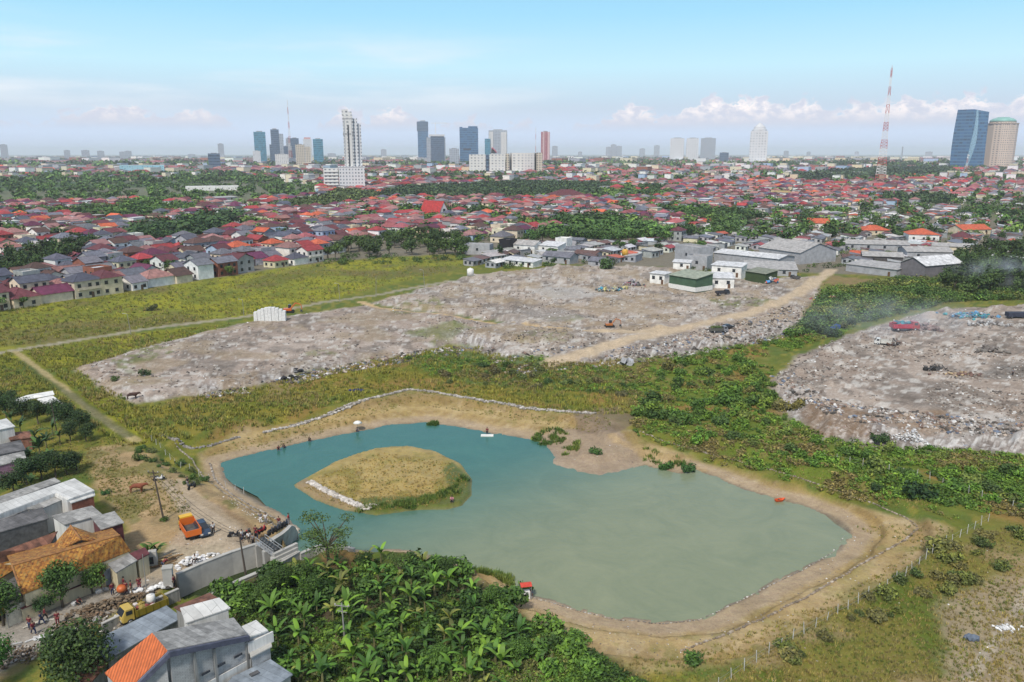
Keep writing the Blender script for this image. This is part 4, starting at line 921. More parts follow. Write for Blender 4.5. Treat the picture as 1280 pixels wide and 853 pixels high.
KEEP = []                    # ground taken by hand-placed buildings: (x, y, r)
halls = []
def hall(label, a, b_, depth, h, rh, kind, rc, wc, name='building', cat='building', sheet=True, wins=3, door=True, ov=.5, extra=None):
    """a building set out from the two front corners seen in the photograph"""
    A, B_ = P(*a), P(*b_); w = (B_ - A).length; rz = math.atan2(B_.y - A.y, B_.x - A.x)
    n = Vector((-math.sin(rz), math.cos(rz), 0)); c = (A + B_) / 2 + n * depth / 2
    K = HouseKind.__new__(HouseKind)
    sw = kind == 'gablefront'
    if sw: K.__init__('gable', depth, w, h, rh, ov, sheet)
    else: K.__init__(kind, w, depth, h, rh, ov, sheet)
    o = thing(name, label, cat, (c.x, c.y, gz(A.x, A.y) * .8), rz)
    rr = math.pi / 2 if sw else 0
    for nm, me, cl in (('wall', K.wall, WC.get(wc, wc)), ('roof', K.roof, RC.get(rc, rc))):
        q = link(nm, me, o, color=cl); q.rotation_euler = (0, 0, rr)
    for i in range(wins):
        fx = (i + .5) / wins - .5
        link('window', K.win, o, (fx * w, -depth / 2 - .03, max(1.4, h * .6)))
    if door: link('door', K.door, o, (w * .36, -depth / 2 - .03, 1.05))
    if extra: extra(o, w, depth, h, rh)
    KEEP.append((c.x, c.y, max(w, depth) * .5 + 2))
    return o
# landmarks of the town
def frame_front(o, w, d, h, rh):
    b = MB(); x = w / 2 + .1
    b.add([(x, -d * .42, h + .2), (x, d * .42, h + .2), (x, 0, h + rh * .84)], [(0, 1, 2)]); b.add([(x + .15, -d * .42, h + .2), (x + .15, d * .42, h + .2), (x + .15, 0, h + rh * .84)], [(0, 1, 2)]); b.build('gable_front', TRIM, o)
    b = MB(); b.box((x + .2, 0, h + rh * .3), (.1, d * .2, rh * .3)); b.build('gable_window', GLASS, o)
hall('steep red A-frame hall with white gable front, tallest roof in the red town', (524, 271), (548, 272.5), 15, 2.0, 12, 'gable', (.42, .035, .035, 1), 'white', 'hall', 'hall', False, extra=frame_front)
hall('large cream villa with broad dark maroon hip roof rising over the red roofs', (694, 254), (733, 253), 26, 8.5, 6, 'hip', 'maroon', 'cream', 'villa', 'villa', False, 5)
hall('long low white pavilion among trees left of the white residential tower', (232, 239), (299, 238), 30, 5.5, .8, 'flat', 'white', 'white', 'pavilion', 'hall', True, 8)
hall('long pale grey roofed shed below the white pavilion', (240, 252), (297, 249.5), 14, 3, 1, 'mono', 'pale grey', 'grey', 'shed', 'shed', True, 4)
hall('cream windowless hall with red roof right of the tall radio mast', (1130, 230), (1161, 230.5), 30, 10, 3, 'hip', 'red', 'cream', 'hall', 'hall', False, 0)
hall('white balcony building left of the tall radio mast', (1049, 221), (1080, 220), 25, 9, .5, 'flat', 'white', 'white', 'building', 'building', True, 6)
hall('yellow roofed hall among the red roofs', (958, 245), (990, 246), 18, 4, 3, 'hip', 'yellow', 'cream', 'hall', 'hall', False)
# warehouses beside the tip
hall('long shed with bright white sheet roof behind the tip', (892, 329), (972, 338), 16, 5.5, 1.2, 'gable', 'white', 'grey', 'warehouse', 'warehouse', True, 0)
hall('big grey warehouse with rust-striped roof behind the white-roofed shed', (948, 323), (999, 331), 26, 6.0, 4.2, 'gable', 'pale grey', 'grey', 'warehouse', 'warehouse', True, 0)
hall('white panel hut row in front of the long white-roofed shed', (889, 347), (926, 350), 9, 5.0, .8, 'mono', 'white', 'white', 'hut', 'hut', True, 2)
hall('low grey shed with wide asbestos roof beside the dirt road', (932, 344), (996, 346), 14, 3.2, 2.0, 'mono', 'pale grey', 'grey', 'shed', 'shed', True, 2)
hall('shed smothered in dark green creeper', (931, 354), (956, 358), 8, 4.4, 1.0, 'mono', lin(128, 130, 112), lin(58, 74, 44), 'shed', 'shed', True, 0, False)
hall('white annex with pale sheet roof right of the green shed', (873, 364), (917, 365), 10, 4.6, 1.0, 'mono', 'white', 'white', 'annex', 'shed', True, 3)
def plinth(o, w, d, h, rh): b = MB(); b.box((0, -.1, .9), (w + .3, d + .3, 1.8)); b.build('plinth', TRIM, o)
hall('green corrugated shed with white plinth at edge of the tip', (836, 364), (869, 370), 10, 5.4, 1.5, 'mono', lin(150, 156, 138), lin(66, 92, 70), 'shed', 'shed', True, 0, False, extra=plinth)
hall('tall pale concrete block house behind the green shed', (843, 328), (872, 333), 10, 8.5, 0, 'flat', 'pale grey', 'grey', 'house', 'house', True, 1)
hall('lower pale concrete block house right of the tall one', (858, 337), (883, 339), 8, 6, 0, 'flat', 'pale grey', 'grey', 'house', 'house', True, 1)
hall('small white hut with open dark front left of the concrete block houses', (841, 340), (862, 341), 6, 3.6, .6, 'mono', 'white', 'white', 'hut', 'hut', True, 1)
hall('little white frame hut standing on the tip left of the green shed', (812, 357), (830, 359), 6, 4.6, .3, 'mono', 'white', 'white', 'hut', 'hut', True, 2)
hall('long grey shed with pale roof left of the timber barn', (1057, 339), (1120, 347), 13, 3.6, 1.2, 'mono', 'pale grey', 'grey', 'shed', 'shed', True, 0)
hall('timber barn with dark plank gable front and white sheet roof', (1124, 346), (1155, 351), 24, 6.5, 3.2, 'gablefront', 'white', lin(112, 108, 112), 'barn', 'barn', True, 0)
hall('dark walled shed with pale roof behind the long grey shed', (1078, 330), (1128, 332), 14, 4.2, 1.5, 'gable', 'pale grey', lin(80, 76, 76), 'shed', 'shed', True, 2)
hall('wide pale roofed shed behind the timber barn', (1133, 326), (1190, 327), 16, 5, 1.8, 'gable', 'pale grey', 'grey', 'shed', 'shed', True, 2)
hall('pale roofed open shed right behind the orange hip-roofed house', (1165, 317), (1212, 319), 12, 4.5, 1.2, 'gable', 'pale grey', 'cream', 'shed', 'shed', True, 2)
hall('very long low shed with pale roof left of the orange hip-roofed house', (1055, 313), (1136, 315), 16, 4, 1.6, 'gable', 'pale grey', 'grey', 'shed', 'shed', True, 4)
hall('white house with bright orange hip roof behind the sheds', (1135, 305), (1173, 306), 16, 6, 3.2, 'hip', 'orange', 'white', 'house', 'house', False, 3)
hall('house with low orange roof left of the orange hip-roofed house', (1078, 294), (1112, 294), 14, 3.2, 3, 'hip', 'orange', 'cream', 'house', 'house', False)
hall('long orange roofed house near the right edge', (1203, 294), (1238, 293), 14, 3.5, 3, 'gable', 'orange', 'cream', 'house', 'house', False)
hall('dark red gabled house right of the orange hip-roofed house', (1190, 304), (1216, 305), 12, 4, 3, 'hip', 'maroon', 'white', 'house', 'house', False)
hall('white house with orange gable roof above the sheds', (1008, 287), (1035, 288), 12, 5, 3, 'gable', 'orange', 'white', 'house', 'house', False)
hall('pale house with white sheet roof at the right edge above the shrubs', (1233, 336), (1275, 340), 14, 4.5, 1.6, 'gable', 'white', 'cream', 'house', 'house', True, 3)
hall('long low white shed with rows of openings at field corner', (626, 331), (666, 335), 8, 2.8, .8, 'mono', 'white', 'white', 'shed', 'shed', True, 5)
hall('black cube house beside a pink wall', (624, 316), (637, 317), 8, 7, 0, 'flat', 'grey', lin(30, 28, 34), 'house', 'house', True, 0)
hall('white gabled house right of the black cube house', (641, 316), (668, 318), 10, 5, 2.2, 'gable', 'pale grey', 'white', 'house', 'house', True, 2)
hall('white house with sloping pale roof among the shacks', (673, 317), (697, 319), 9, 4.8, 1.6, 'mono', 'white', 'white', 'house', 'house', True, 2)
hall('narrow tall white house among the shacks', (694, 314), (708, 315), 7, 7, 0, 'flat', 'white', 'white', 'house', 'house', True, 2)
hall('grey gabled shed in front of the narrow white house', (678, 328), (712, 331), 9, 3.6, 2.0, 'gable', 'grey', 'grey', 'shed', 'shed', True, 3)
hall('rusty brown roofed shack right of the grey gabled shed', (717, 323), (744, 325), 9, 2.8, 1.4, 'gable', 'rusty', 'grey', 'shack', 'shack', True, 1)
hall('unfinished grey block walls at the field corner', (581, 318), (612, 319), 8, 5, 0, 'flat', 'pale grey', 'grey', 'house', 'house', True, 1)
hall('pale house with grey roof at the left edge of the shacks by the big bush', (735, 333), (757, 335), 8, 3, 1.6, 'gable', 'grey', 'grey', 'shack', 'shack', True, 1)

# --- every other house, street by street
hz, tz = [], []               # (dist, x, y, u, v, zone)
def zone(u, v):
    for i, w in enumerate(WOODS):
        if inpoly(u, v, w): return 'w%d' % i
    for s in SHK:
        if inpoly(u, v, s): return 's'
    if inpoly(u, v, RES): return 'r'
    return None
def blocked(x, y, r=0): return any((x - a) ** 2 + (y - b_) ** 2 < (q + r) ** 2 for a, b_, q in KEEP)
rnd = random.Random(21)
def cells(y0, y1, cw, ch):
    yy = y0
    R_ = y1 * 1.35
    for i in range(int(-R_ / cw), int(R_ / cw)):
        for j in range(int(-R_ / ch), int(2 * R_ / ch)):
            lx, ly = (i + .5) * cw, (j + .5) * ch + (4.0 if j % 2 else 0)
            x, y = lx * ct - ly * st, lx * st + ly * ct
            if y0 <= y < y1 and abs(x) < y * .74 + 8: yield x, y
for (y0, y1, cw, ch) in ((250, 700, 9.6, 10.5), (250, 700, 11.2, 12.6), (700, 1150, 12.5, 14), (1150, 2000, 18, 21), (2000, 3600, 36, 42), (3600, 8000, 80, 95)):
    for x, y in cells(y0, y1, cw, ch):
        x += rnd.uniform(-.1, .1) * cw; y += rnd.uniform(-.1, .1) * ch
        u, v = pix(x, y, 0); z = zone(u, v)
        if y > 1700 and z is None: z = 'r'
        if z is None and v < 303: z = 'r' if u < 850 else 's'
        if z is None or z[0] == 'w': continue
        if z == 's' and y < 700 and cw > 10: continue
        if cw < 10 and z != 's': continue
        if blocked(x, y): continue
        q = rnd.random()
        bigpark = fbm(np.array([x]), np.array([y]), 130, 3, 61)[0] if y > 520 else .4
        if bigpark > .66 or q < (.07 if z == 'r' else .08): tz.append((y, x, y, u, v, z)); continue
        if z == 's' and q > .86: continue
        hz.append((y, x, y, u, v, z, cw))
        if rnd.random() < (.13 if z == 's' else .17): tz.append((y, x + cw * .42, y - ch * .4, u, v, z))
for i, w in enumerate(WOODS):
    us = [q[0] for q in w]; vs = [q[1] for q in w]
    y0, y1 = P(640, max(vs)).y, P(640, max(min(vs), 205)).y; gap = 7.5 if y1 < 700 else 11 if y1 < 1600 else 20
    y = y0
    while y < y1:
        x = -y * .72
        while x < y * .72:
            a, b_ = x + rnd.uniform(-.45, .45) * gap, y + rnd.uniform(-.45, .45) * gap; u, v = pix(a, b_, 0)
            if inpoly(u, v, w) and rnd.random() < (.85 if i not in (0, 3, 7) else .36 if i == 0 else .6) and not blocked(a, b_, -3): tz.append((b_, a, b_, u, v, 'w%d' % i))
            x += gap
        y += gap * .9
def vis(u, v): return -15 < u < 1295
hz.sort(key=lambda q: q[0]); tz.sort(key=lambda q: q[0])
def style(u, v, z, x, y):
    r = rnd.random()
    if z == 's':
        k = 'shack'; rc = rnd.choice(['pale grey', 'grey', 'grey', 'pale grey', 'rusty', 'white', 'brown', 'rusty'] if r < .9 else ['orange', 'red']); wc = rnd.choice(['grey', 'white', 'cream', 'grey'])
    else:
        left = u < 430
        k = rnd.choices(['hip', 'hip2', 'gable', 'gable2', 'flat2'], [4.5, 3, 3.8, 1.8, 1.6 if v > 290 else 1.1])[0]
        cl = ['red', 'maroon', 'plum', 'brown', 'orange', 'grey', 'faded pink', 'rose red', 'slate blue']
        wt = [1.2, 2.2, 1.4, 2.2, .7, 3.2, 2.0, 1.2, 1.8] if (left and v > 295) else [1.2, 2.0, 1.8, 1.4, .5, 2.0, 2.8, 1.6, 1.0] if left else [2.0, 1.7, .9, 1.2, .7, 1.8, 4.0, 2.4, .9]
        rc = rnd.choices(cl, wt)[0]
        wc = rnd.choices(['white', 'cream', 'grey', 'pale blue', 'brick'], [4, 2.5, 2, .7, .5])[0]
        if k == 'flat2': rc = rnd.choice(['pale grey', 'white', 'pale grey', 'faded pink'])
    return k, rc, wc
def vary(c, a=.18):
    f = 1 + rnd.uniform(-a, a); return (c[0] * f * rnd.uniform(.93, 1.07), c[1] * f, c[2] * f * rnd.uniform(.93, 1.07), 1)
items = []; n_res = n_sh = 0; farh = []
for (d, x, y, u, v, z, cw) in hz:
    k, rc, wc = style(u, v, z, x, y); rz = TH + rnd.choice([0, 0, 0, math.pi / 2, math.pi]) + rnd.uniform(-.04, .04) + (rnd.uniform(-.3, .3) if z == 's' else 0)
    lim = n_sh < 280 if z == 's' else n_res < 290
    if lim and vis(u, v) and d < 1150:
        if z == 's': n_sh += 1
        else: n_res += 1
        K = rnd.choice(HK[k])
        o = put_house(K, x, y, rz, vary(RC[rc]), vary(WC[wc], .1), '', 'shack' if z == 's' else 'house', 'shack' if z == 's' else 'house', 'tin shacks among the trees' if z == 's' else 'houses of the red-roofed town', d < 560)
        items.append((o, '%s %s with %s walls' % (rc, KN[k], wc), u, v))
    else: farh.append((x, y, k, rc, wc, rz, cw))
label_by_landmarks(items)
# beyond the nearest three hundred the roofs read as one carpet
Vs, Qs, Cs = [], [], []; base = 0
for (x, y, k, rc, wc, rz, cw) in farh:
    s = cw / 12.5; w, dd_, h, rh = rnd.uniform(8, 12) * s, rnd.uniform(8, 11) * s, (3.8 if k in ('hip', 'gable', 'shack') else 7.0) * (1 + .25 * (s - 1)), (2.4 if k != 'flat2' else .2) * min(s, 2.2)
    if y > 1500 and rnd.random() < .14: h *= 2.0; k = 'flat2'; rc = rnd.choice(['white', 'pale grey', 'grey'])
    if k == 'flat2': rh = .15
    if k == 'shack': h = 2.6; rh = 1.0
    hx, hy = w / 2, dd_ / 2; c, s_ = math.cos(rz), math.sin(rz)
    wl = [(-hx, -hy, -.5), (hx, -hy, -.5), (hx, hy, -.5), (-hx, hy, -.5), (-hx, -hy, h), (hx, -hy, h), (hx, hy, h), (-hx, hy, h)]
    e = .5; kk = max(.3, hx - hy) if k[:3] == 'hip' else hx + e
    rf = [(-hx - e, -hy - e, h), (hx + e, -hy - e, h), (hx + e, hy + e, h), (-hx - e, hy + e, h), (-kk, 0, h + rh), (kk, 0, h + rh)]
    pts = [(px_ * c - py_ * s_ + x, px_ * s_ + py_ * c + y, pz) for px_, py_, pz in wl + rf]
    Vs += pts; Cs += [vary(WC[wc], .12)] * 8; rr = vary(RC[rc], .2); Cs += [rr] * 6
    b = base
    Qs += [(b, b + 1, b + 5, b + 4), (b + 1, b + 2, b + 6, b + 5), (b + 2, b + 3, b + 7, b + 6), (b + 3, b, b + 4, b + 7), (b + 8, b + 9, b + 13, b + 12), (b + 10, b + 11, b + 12, b + 13), (b + 9, b + 10, b + 13, b + 13), (b + 11, b + 8, b + 12, b + 12)]
    base += 14
Qa = np.array(Qs)
# degenerate quads become triangles: split the gable ends off by lifting a hair
o = bpy.data.meshes.new('distant_houses'); o.from_pydata(Vs, [], [tuple(dict.fromkeys(q)) for q in Qs])
at_ = o.color_attributes.new('Col', 'FLOAT_COLOR', 'POINT'); at_.data.foreach_set('color', np.array(Cs, dtype=np.float32).ravel())
o.materials.append(paint('distant_roofs', src='vert', rough=.85, noise=.15, scale=.4))
tag(link('distant_houses', o), 'carpet of distant red and grey house roofs stretching to the horizon', 'houses', kind='stuff')
# --- trees
tg = {0: (.065, .12, .032, 1), 1: (.035, .072, .025, 1), 2: (.04, .07, .03, 1), 3: (.05, .088, .025, 1), 4: (.07, .14, .035, 1), 5: (.05, .085, .025, 1), 6: (.055, .1, .03, 1), 7: (.04, .07, .028, 1), 8: (.035, .06, .03, 1), 9: (.04, .075, .022, 1), 10: (.07, .10, .035, 1)}
titems = []; fart = []; nt_ = 0
SH = dict(zip(GREENS, ('mid green', 'dark green', 'fresh green', 'dull green', 'light green', 'deep green')))
for (d, x, y, u, v, z) in tz:
    c = tg[int(z[1:])] if z[0] == 'w' else rnd.choice(GREENS)
    if nt_ < 285 and vis(u, v) and d < 1000:
        nt_ += 1; ki = rnd.randrange(len(TR_FAR)); s = rnd.uniform(.7, 1.25) if z[0] == 'w' else rnd.uniform(.45, .9)
        o = plant_tree(TR_FAR[ki], x, y, s, vary(c, .35), '', group='trees of the town')
        sh = SH.get(c, 'dark green' if c[1] < .08 else 'bright green')
        titems.append((o, '%s %s%s tree' % (sh, 'big ' if s > 1.05 else 'small ' if s < .6 else '', ('bushy', 'bushy', 'spreading', 'upright', 'bushy')[ki]), u, v))
    else: fart.append((x, y, c, d))
label_by_landmarks(titems)
def far_trees(lst, name, label):
    VV, CC = [], []
    rn = np.random.default_rng(5)
    base = [leaf_cloud([(0, 0, .55), (.3, .1, .5), (-.25, .2, .6), (0, -.3, .45)], [.45, .4, .38, .36], n, sz, 70 + i, .9)[0] for i, (n, sz) in enumerate(((110, .15), (44, .24), (20, .36)))]
    for (x, y, c, d) in lst:
        k = 0 if d < 900 else 1 if d < 1800 else 2
        s = rn.uniform(6.5, 11) * (1 if d < 1500 else 1.5 if d < 3000 else 2.6); a = rn.random() * 6.28; ca, sa = math.cos(a), math.sin(a)
        b = base[k]; VV.append(np.stack([(b[:, 0] * ca - b[:, 1] * sa) * s * rn.uniform(.9, 1.3) + x, (b[:, 0] * sa + b[:, 1] * ca) * s + y, b[:, 2] * s * rn.uniform(.75, 1.0)], 1))
        f = rn.uniform(.7, 1.6); CC.append(np.tile(np.array([[c[0] * f, c[1] * f, c[2] * f, 1]]), (len(b), 1)))
    VV = np.concatenate(VV); CC = np.concatenate(CC)
    tag(link(name, np_mesh(name, VV, np.arange(len(VV)).reshape(-1, 4), CC, [LEAFV])), label, 'trees', kind='stuff')
# wooded belts on the far plain
for (u0, u1, v0, v1, n) in ((-40, 420, 207, 222, 420), (110, 310, 215, 224, 160), (300, 480, 209, 224, 260), (480, 760, 212, 226, 160), (690, 860, 203, 210, 220), (700, 1010, 199, 203, 260), (960, 1300, 200, 212, 420), (0, 640, 197, 204, 520), (1040, 1300, 205, 216, 240)):
    for _ in range(n):
        u, v = rnd.uniform(u0, u1), rnd.uniform(v0, v1); p = P(u, v)
        if fbm(np.array([p.x]), np.array([p.y]), 180 if p.y < 3000 else 500, 3, 77)[0] > .47: fart.append((p.x, p.y, (.035, .06, .028, 1), p.y))
far_trees(fart, 'distant_trees', 'dark belts of distant trees between the far roofs')
print('houses', n_res, n_sh, 'far', len(farh), 'trees', nt_, len(fart))
# ------------------------------------------------------------------ foreground: buildings
CONC = paint('concrete', (.40, .39, .365, 1), .85, noise=.14, scale=.5, streak=False); CONCD = paint('concrete_dark', (.24, .235, .225, 1), .85, noise=.3, scale=1.2, streak=True)
BLOCK = paint('grey_block', (.40, .40, .40, 1), .9, noise=.2, scale=1.0, pattern=('brick', 1.6, .3)); BRICK = paint('red_brick', (.24, .085, .055, 1), .9, noise=.35, scale=1.5, pattern=('brick', 3, .35))
ASB = paint('asbestos_sheet', (.30, .295, .285, 1), .8, noise=.3, scale=1.2, pattern=('sheet', .55, .35)); ASBD = paint('dark_sheet', (.115, .112, .115, 1), .8, noise=.35, scale=.8, pattern=('sheet', .5, .35))
WSHEET = paint('white_sheet', (.52, .52, .51, 1), .55, noise=.16, scale=.5, pattern=('sheet', .5, .12)); BSHEET = paint('blue_grey_sheet', (.235, .27, .31, 1), .5, noise=.28, scale=.7, pattern=('sheet', .5, .25))
RUST = paint('rust_sheet', (.19, .085, .055, 1), .8, noise=.45, scale=1.0, pattern=('sheet', .6, .4)); OTILE = paint('orange_tiles', (.56, .135, .035, 1), .7, noise=.2, scale=1.2, pattern=('wave', .85, .42), bump=.4)
CREAMW = paint('cream_wall', (.56, .49, .33, 1), .85, noise=.14, scale=.6, streak=True); WHITEW = paint('white_wall', (.58, .57, .55, 1), .85, noise=.2, scale=.6, streak=True); REDP = paint('red_post', (.28, .03, .035, 1), .7); MAROON = paint('maroon_sheet', (.115, .03, .035, 1), .75, noise=.3)
DARKW = paint('dark_wall', (.09, .09, .095, 1), .9, noise=.3); TARP = paint('tarpaulin', (.66, .66, .65, 1), .6, noise=.15)
# old clay tiles: rows with ochre and lichen patches
YT, ynt, ybs = new_mat('ochre_tiles'); tcy = ynt.nodes.new('ShaderNodeTexCoord')
vy = nd(ynt, 'ShaderNodeTexVoronoi', Scale=4.5); ynt.links.new(tcy.outputs['Object'], vy.inputs['Vector']); sy = ynt.nodes.new('ShaderNodeSeparateColor'); ynt.links.new(vy.outputs['Color'], sy.inputs[0])
ny = nd(ynt, 'ShaderNodeTexNoise', Scale=1.3, Detail=6.0); ynt.links.new(tcy.outputs['Object'], ny.inputs['Vector'])
ca = ramp(ynt, sy.outputs[0], [(0, (.17, .06, .018)), (.35, (.33, .145, .03)), (.7, (.42, .22, .045)), (1, (.26, .17, .06))])
cb = mixc(ynt, 1.0, ca, ramp(ynt, ny.outputs['Fac'], [(.3, (.6, .5, .5)), (.7, (1.25, 1.2, 1.0))]), 'MULTIPLY')
wy = nd(ynt, 'ShaderNodeTexWave', Scale=.8, Distortion=.5); ynt.links.new(tcy.outputs['Object'], wy.inputs['Vector'])
ynt.links.new(mixc(ynt, 1.0, cb, ramp(ynt, wy.outputs['Fac'], [(0, g4(.72)), (.6, g4(1))]), 'MULTIPLY'), ybs.inputs['Base Color']); ybs.inputs['Roughness'].default_value = .85

def Q4(pts): return [P(u, v, z) for u, v, z in pts]
def centroid(ps): return sum(ps, Vector()) / len(ps)
def quad_house(label, roofs, walls=None, name='house', cat='house', ov=.25, z0=0.0, extras=()):
    """roofs: list of (surveyed corner list (u, v, height), material); walls: material or list per roof"""
    allp = [p for r, _ in roofs for p in Q4(r)]; c = centroid(allp); c.z = z0
    o = thing(name, label, cat, c)
    for i, (r, m) in enumerate(roofs):
        ps = [p - c for p in Q4(r)]; b = MB(); b.slab(ps, .14); b.build('roof', m, o)
        wm = walls[i] if isinstance(walls, (list, tuple)) else walls
        if wm is None: continue
        m_ = centroid(ps); q = [m_ + (p - m_) * (1 - ov / max(1.5, (p - m_).length)) for p in ps]
        a = sum(q[k].x * q[(k + 1) % len(q)].y - q[(k + 1) % len(q)].x * q[k].y for k in range(len(q)))
        if a < 0: q = q[::-1]
        n = len(q); b = MB(); b.add([(p.x, p.y, -.3) for p in q] + [(p.x, p.y, p.z - .12) for p in q], [(k, (k + 1) % n, n + (k + 1) % n, n + k) for k in range(n)] + [tuple(range(n, 2 * n))]); b.build('wall', wm, o)
    for f in extras: f(o, c)
    return o
def part_box(o, c, name, mat, u, v, z, size, rz=0.0, bevel=0):
    p = P(u, v, z) - c; b = MB(); b.box(p, size, rz); return b.build(name, mat, o, bevel=bevel)
def edge_rz(a, b_): d = P(*b_) - P(*a); return math.atan2(d.y, d.x)

# big grey block house, bottom of the picture
def big_extras(o, c):
    f1, f2 = P(209, 813, 9.0) - c, P(309, 793, 6.4) - c
    fx = P(156, 866, 5.6) - c
    n = (f2 - f1); n.z = 0; n.normalize(); nn = Vector((n.y, -n.x, 0))
    if nn.y > 0: nn = -nn
    b = MB(); g = [f1 + Vector((0, 0, -.12)), f2 + Vector((0, 0, -.12)), Vector((f2.x, f2.y, 0)), Vector((fx.x, fx.y, 0)), fx + Vector((0, 0, -.12))]
    g = [q + nn * .06 for q in g]; b.add(g + [q - nn * .25 for q in g], [(0, 1, 2, 3, 4), (9, 8, 7, 6, 5)] + [(i, 5 + i, 5 + (i + 1) % 5, (i + 1) % 5) for i in range(5)]); b.build('gable_wall', BLOCK, o)
    b = MB(); t = nn * .16
    for a_, e_ in ((f1, f2), (f1, fx)): b.slab([a_ + t, e_ + t, e_ + t * 3 , a_ + t * 3], .55)
    b.build('barge_board', paint('navy_board', (.075, .08, .12, 1), .7), o)
    b = MB()
    for k in (.3, .55, .97):
        q = f1.lerp(f2, k); b.box((q.x + nn.x * .12, q.y + nn.y * .12, (q.z - .8) / 2), (.26, .12, q.z - .8), math.atan2(n.y, n.x))
    b.build('pilaster', CONCD, o)
    b = MB(); a_ = f1.lerp(f2, .4); e_ = f2; m_ = (a_ + e_) / 2; b.box((m_.x + nn.x * .1, m_.y + nn.y * .1, 2.9), ((e_ - a_).length * .98, .1, 1.2), math.atan2(n.y, n.x)); b.build('painted_band', WHITEW, o)
    b = MB()
    for k in (.42, .62, .85):
        q = f1.lerp(f2, k); b.box((q.x + nn.x * .1, q.y + nn.y * .1, 4.6), (.9, .08, .22), math.atan2(n.y, n.x))
    b.build('vent_slot', GLASS, o)
quad_house('big grey block house with orange tiled front roof and grey sheet back roof', [([(131, 841, 5.6), (190, 791, 9.0), (209, 813, 9.0), (156, 866, 5.6)], OTILE), ([(190, 791, 9.0), (209, 813, 9.0), (309, 793, 6.4), (292, 772, 6.4)], ASB)], BLOCK, extras=[big_extras])
def win_x(o, c): part_box(o, c, 'window', GLASS, 268, 771.5, 4.6, (1.0, .12, 1.0), edge_rz((232, 779, 5), (288, 760, 5)))
quad_house('small house with pale ribbed sheet roof behind the big grey block house', [([(225, 760, 6.6), (274, 747, 6.6), (288, 760, 5.6), (232, 779, 5.6)], WSHEET), ([(217, 759, 6.0), (262, 741, 6.0), (273, 748, 6.0), (226, 764, 6.0)], RUST)], [WHITEW, CONCD], extras=[win_x])
quad_house('long blue grey sheet roof shed left of the big grey block house', [([(112, 803, 3.4), (208, 757, 3.4), (228, 772, 3.0), (186, 795, 3.0), (133, 826, 3.0)], BSHEET)], CONCD, 'shed', 'shed')
quad_house('patched rusty sheet lean-to in front of the blue grey shed', [([(88, 832, 2.8), (113, 806, 2.8), (136, 828, 2.5), (106, 862, 2.5)], RUST), ([(113, 806, 2.95), (122, 801, 2.95), (150, 819, 2.7), (136, 828, 2.7)], ASB)], CONCD, 'shed', 'shed')
def parapet(o, c):
    rz = edge_rz((312, 805, 4.5), (337, 793, 4.5)); part_box(o, c, 'parapet', WHITEW, 326, 803, 4.9, (2.9, .2, 1.2), rz); part_box(o, c, 'water_tank', DARKW, 315, 795, 5.4, (1.0, .9, 1.0), rz, .1)
quad_house('white back annex with small parapet at right end of the big grey block house', [([(302, 783, 6.2), (320, 775, 6.2), (335, 788, 5.9), (309, 797, 5.9)], WSHEET), ([(309, 800, 4.4), (336, 789, 4.4), (340, 808, 4.4), (313, 822, 4.4)], CONC)], [WHITEW, BLOCK], 'annex', 'annex', extras=[parapet])
def skyl(o, c): part_box(o, c, 'skylight', DARKW, 318, 842, 3.05, (.9, .5, .12), edge_rz((285, 850, 3), (338, 825, 3)))
quad_house('low flat blue grey roof at the foot of the white back annex', [([(270, 872, 3.0), (290, 846, 3.0), (338, 824, 3.0), (366, 843, 2.8), (322, 872, 2.8)], BSHEET)], CONC, 'annex', 'annex', extras=[skyl])
# left block of old houses
quad_house('long white sheet roofed house with brick end wall by the dirt yard', [([(-60, 650, 5.6), (93, 598, 5.6), (118, 613, 5.0), (86, 624, 4.8), (70, 616, 5.1), (-60, 665, 5.0)], WSHEET), ([(86, 624.5, 4.5), (118, 614.5, 4.5), (119, 619, 4.4), (88, 629, 4.4)], WSHEET)], [WHITEW, BRICK])
quad_house('weathered grey sheet roof strip tucked behind the white roofed house', [([(-40, 634, 5.3), (68, 597, 5.3), (76, 602, 5.1), (-40, 645, 5.1)], ASB)], CONCD, 'shed', 'shed')
quad_house('grey asbestos roofed section below the long white roof', [([(26, 624, 4.7), (68, 613, 4.7), (82, 623, 4.4), (52, 636, 4.3), (34, 636, 4.4)], ASB)], WHITEW, 'annex', 'annex')
quad_house('faded grey sheet roof house left of the asbestos section', [([(-60, 662, 4.4), (25, 628, 4.5), (34, 637, 4.2), (-60, 676, 4.0)], ASB)], CONCD)
quad_house('dark sheet roofed house with blackened wall on the left', [([(-60, 668, 4.6), (53, 634, 4.6), (61, 648, 4.2), (-60, 682, 4.2)], ASBD)], DARKW)
quad_house('house with pale grey sheet roof above the ochre tiled ridge', [([(64, 645, 4.8), (115, 632, 4.8), (128, 643, 4.5), (80, 656, 4.4)], ASB)], WHITEW)
def porch(o, c): part_box(o, c, 'opening', GLASS, 133, 671, 2.4, (3.0, .2, 1.6), edge_rz((126, 662, 4), (155, 652, 4)))
quad_house('small grey roofed house with maroon side wall next to the ochre tiled house', [([(114, 647, 4.8), (143, 639, 4.8), (155, 653, 4.6), (126, 662, 4.6)], ASB)], [MAROON], extras=[porch])
quad_house('old house under dark rust red tiles left of the ochre tiled house', [([(-40, 712, 3.6), (0, 690, 5.0), (72, 664, 5.0), (60, 686, 3.8), (28, 696, 3.6)], RUST)], CONCD)
def ochre_x(o, c):
    b = MB()
    for a_, e_ in (((15, 707, 6.0), (150, 669, 6.0)), ((88, 657, 6.8), (101, 674, 6.1)), ((28, 742, 3.5), (15, 707, 6.0))): b.tube(P(*a_) - c, P(*e_) - c, .13, n=6)
    b.build('ridge_tiles', paint('ridge', (.30, .14, .05, 1), .85, noise=.3), o)
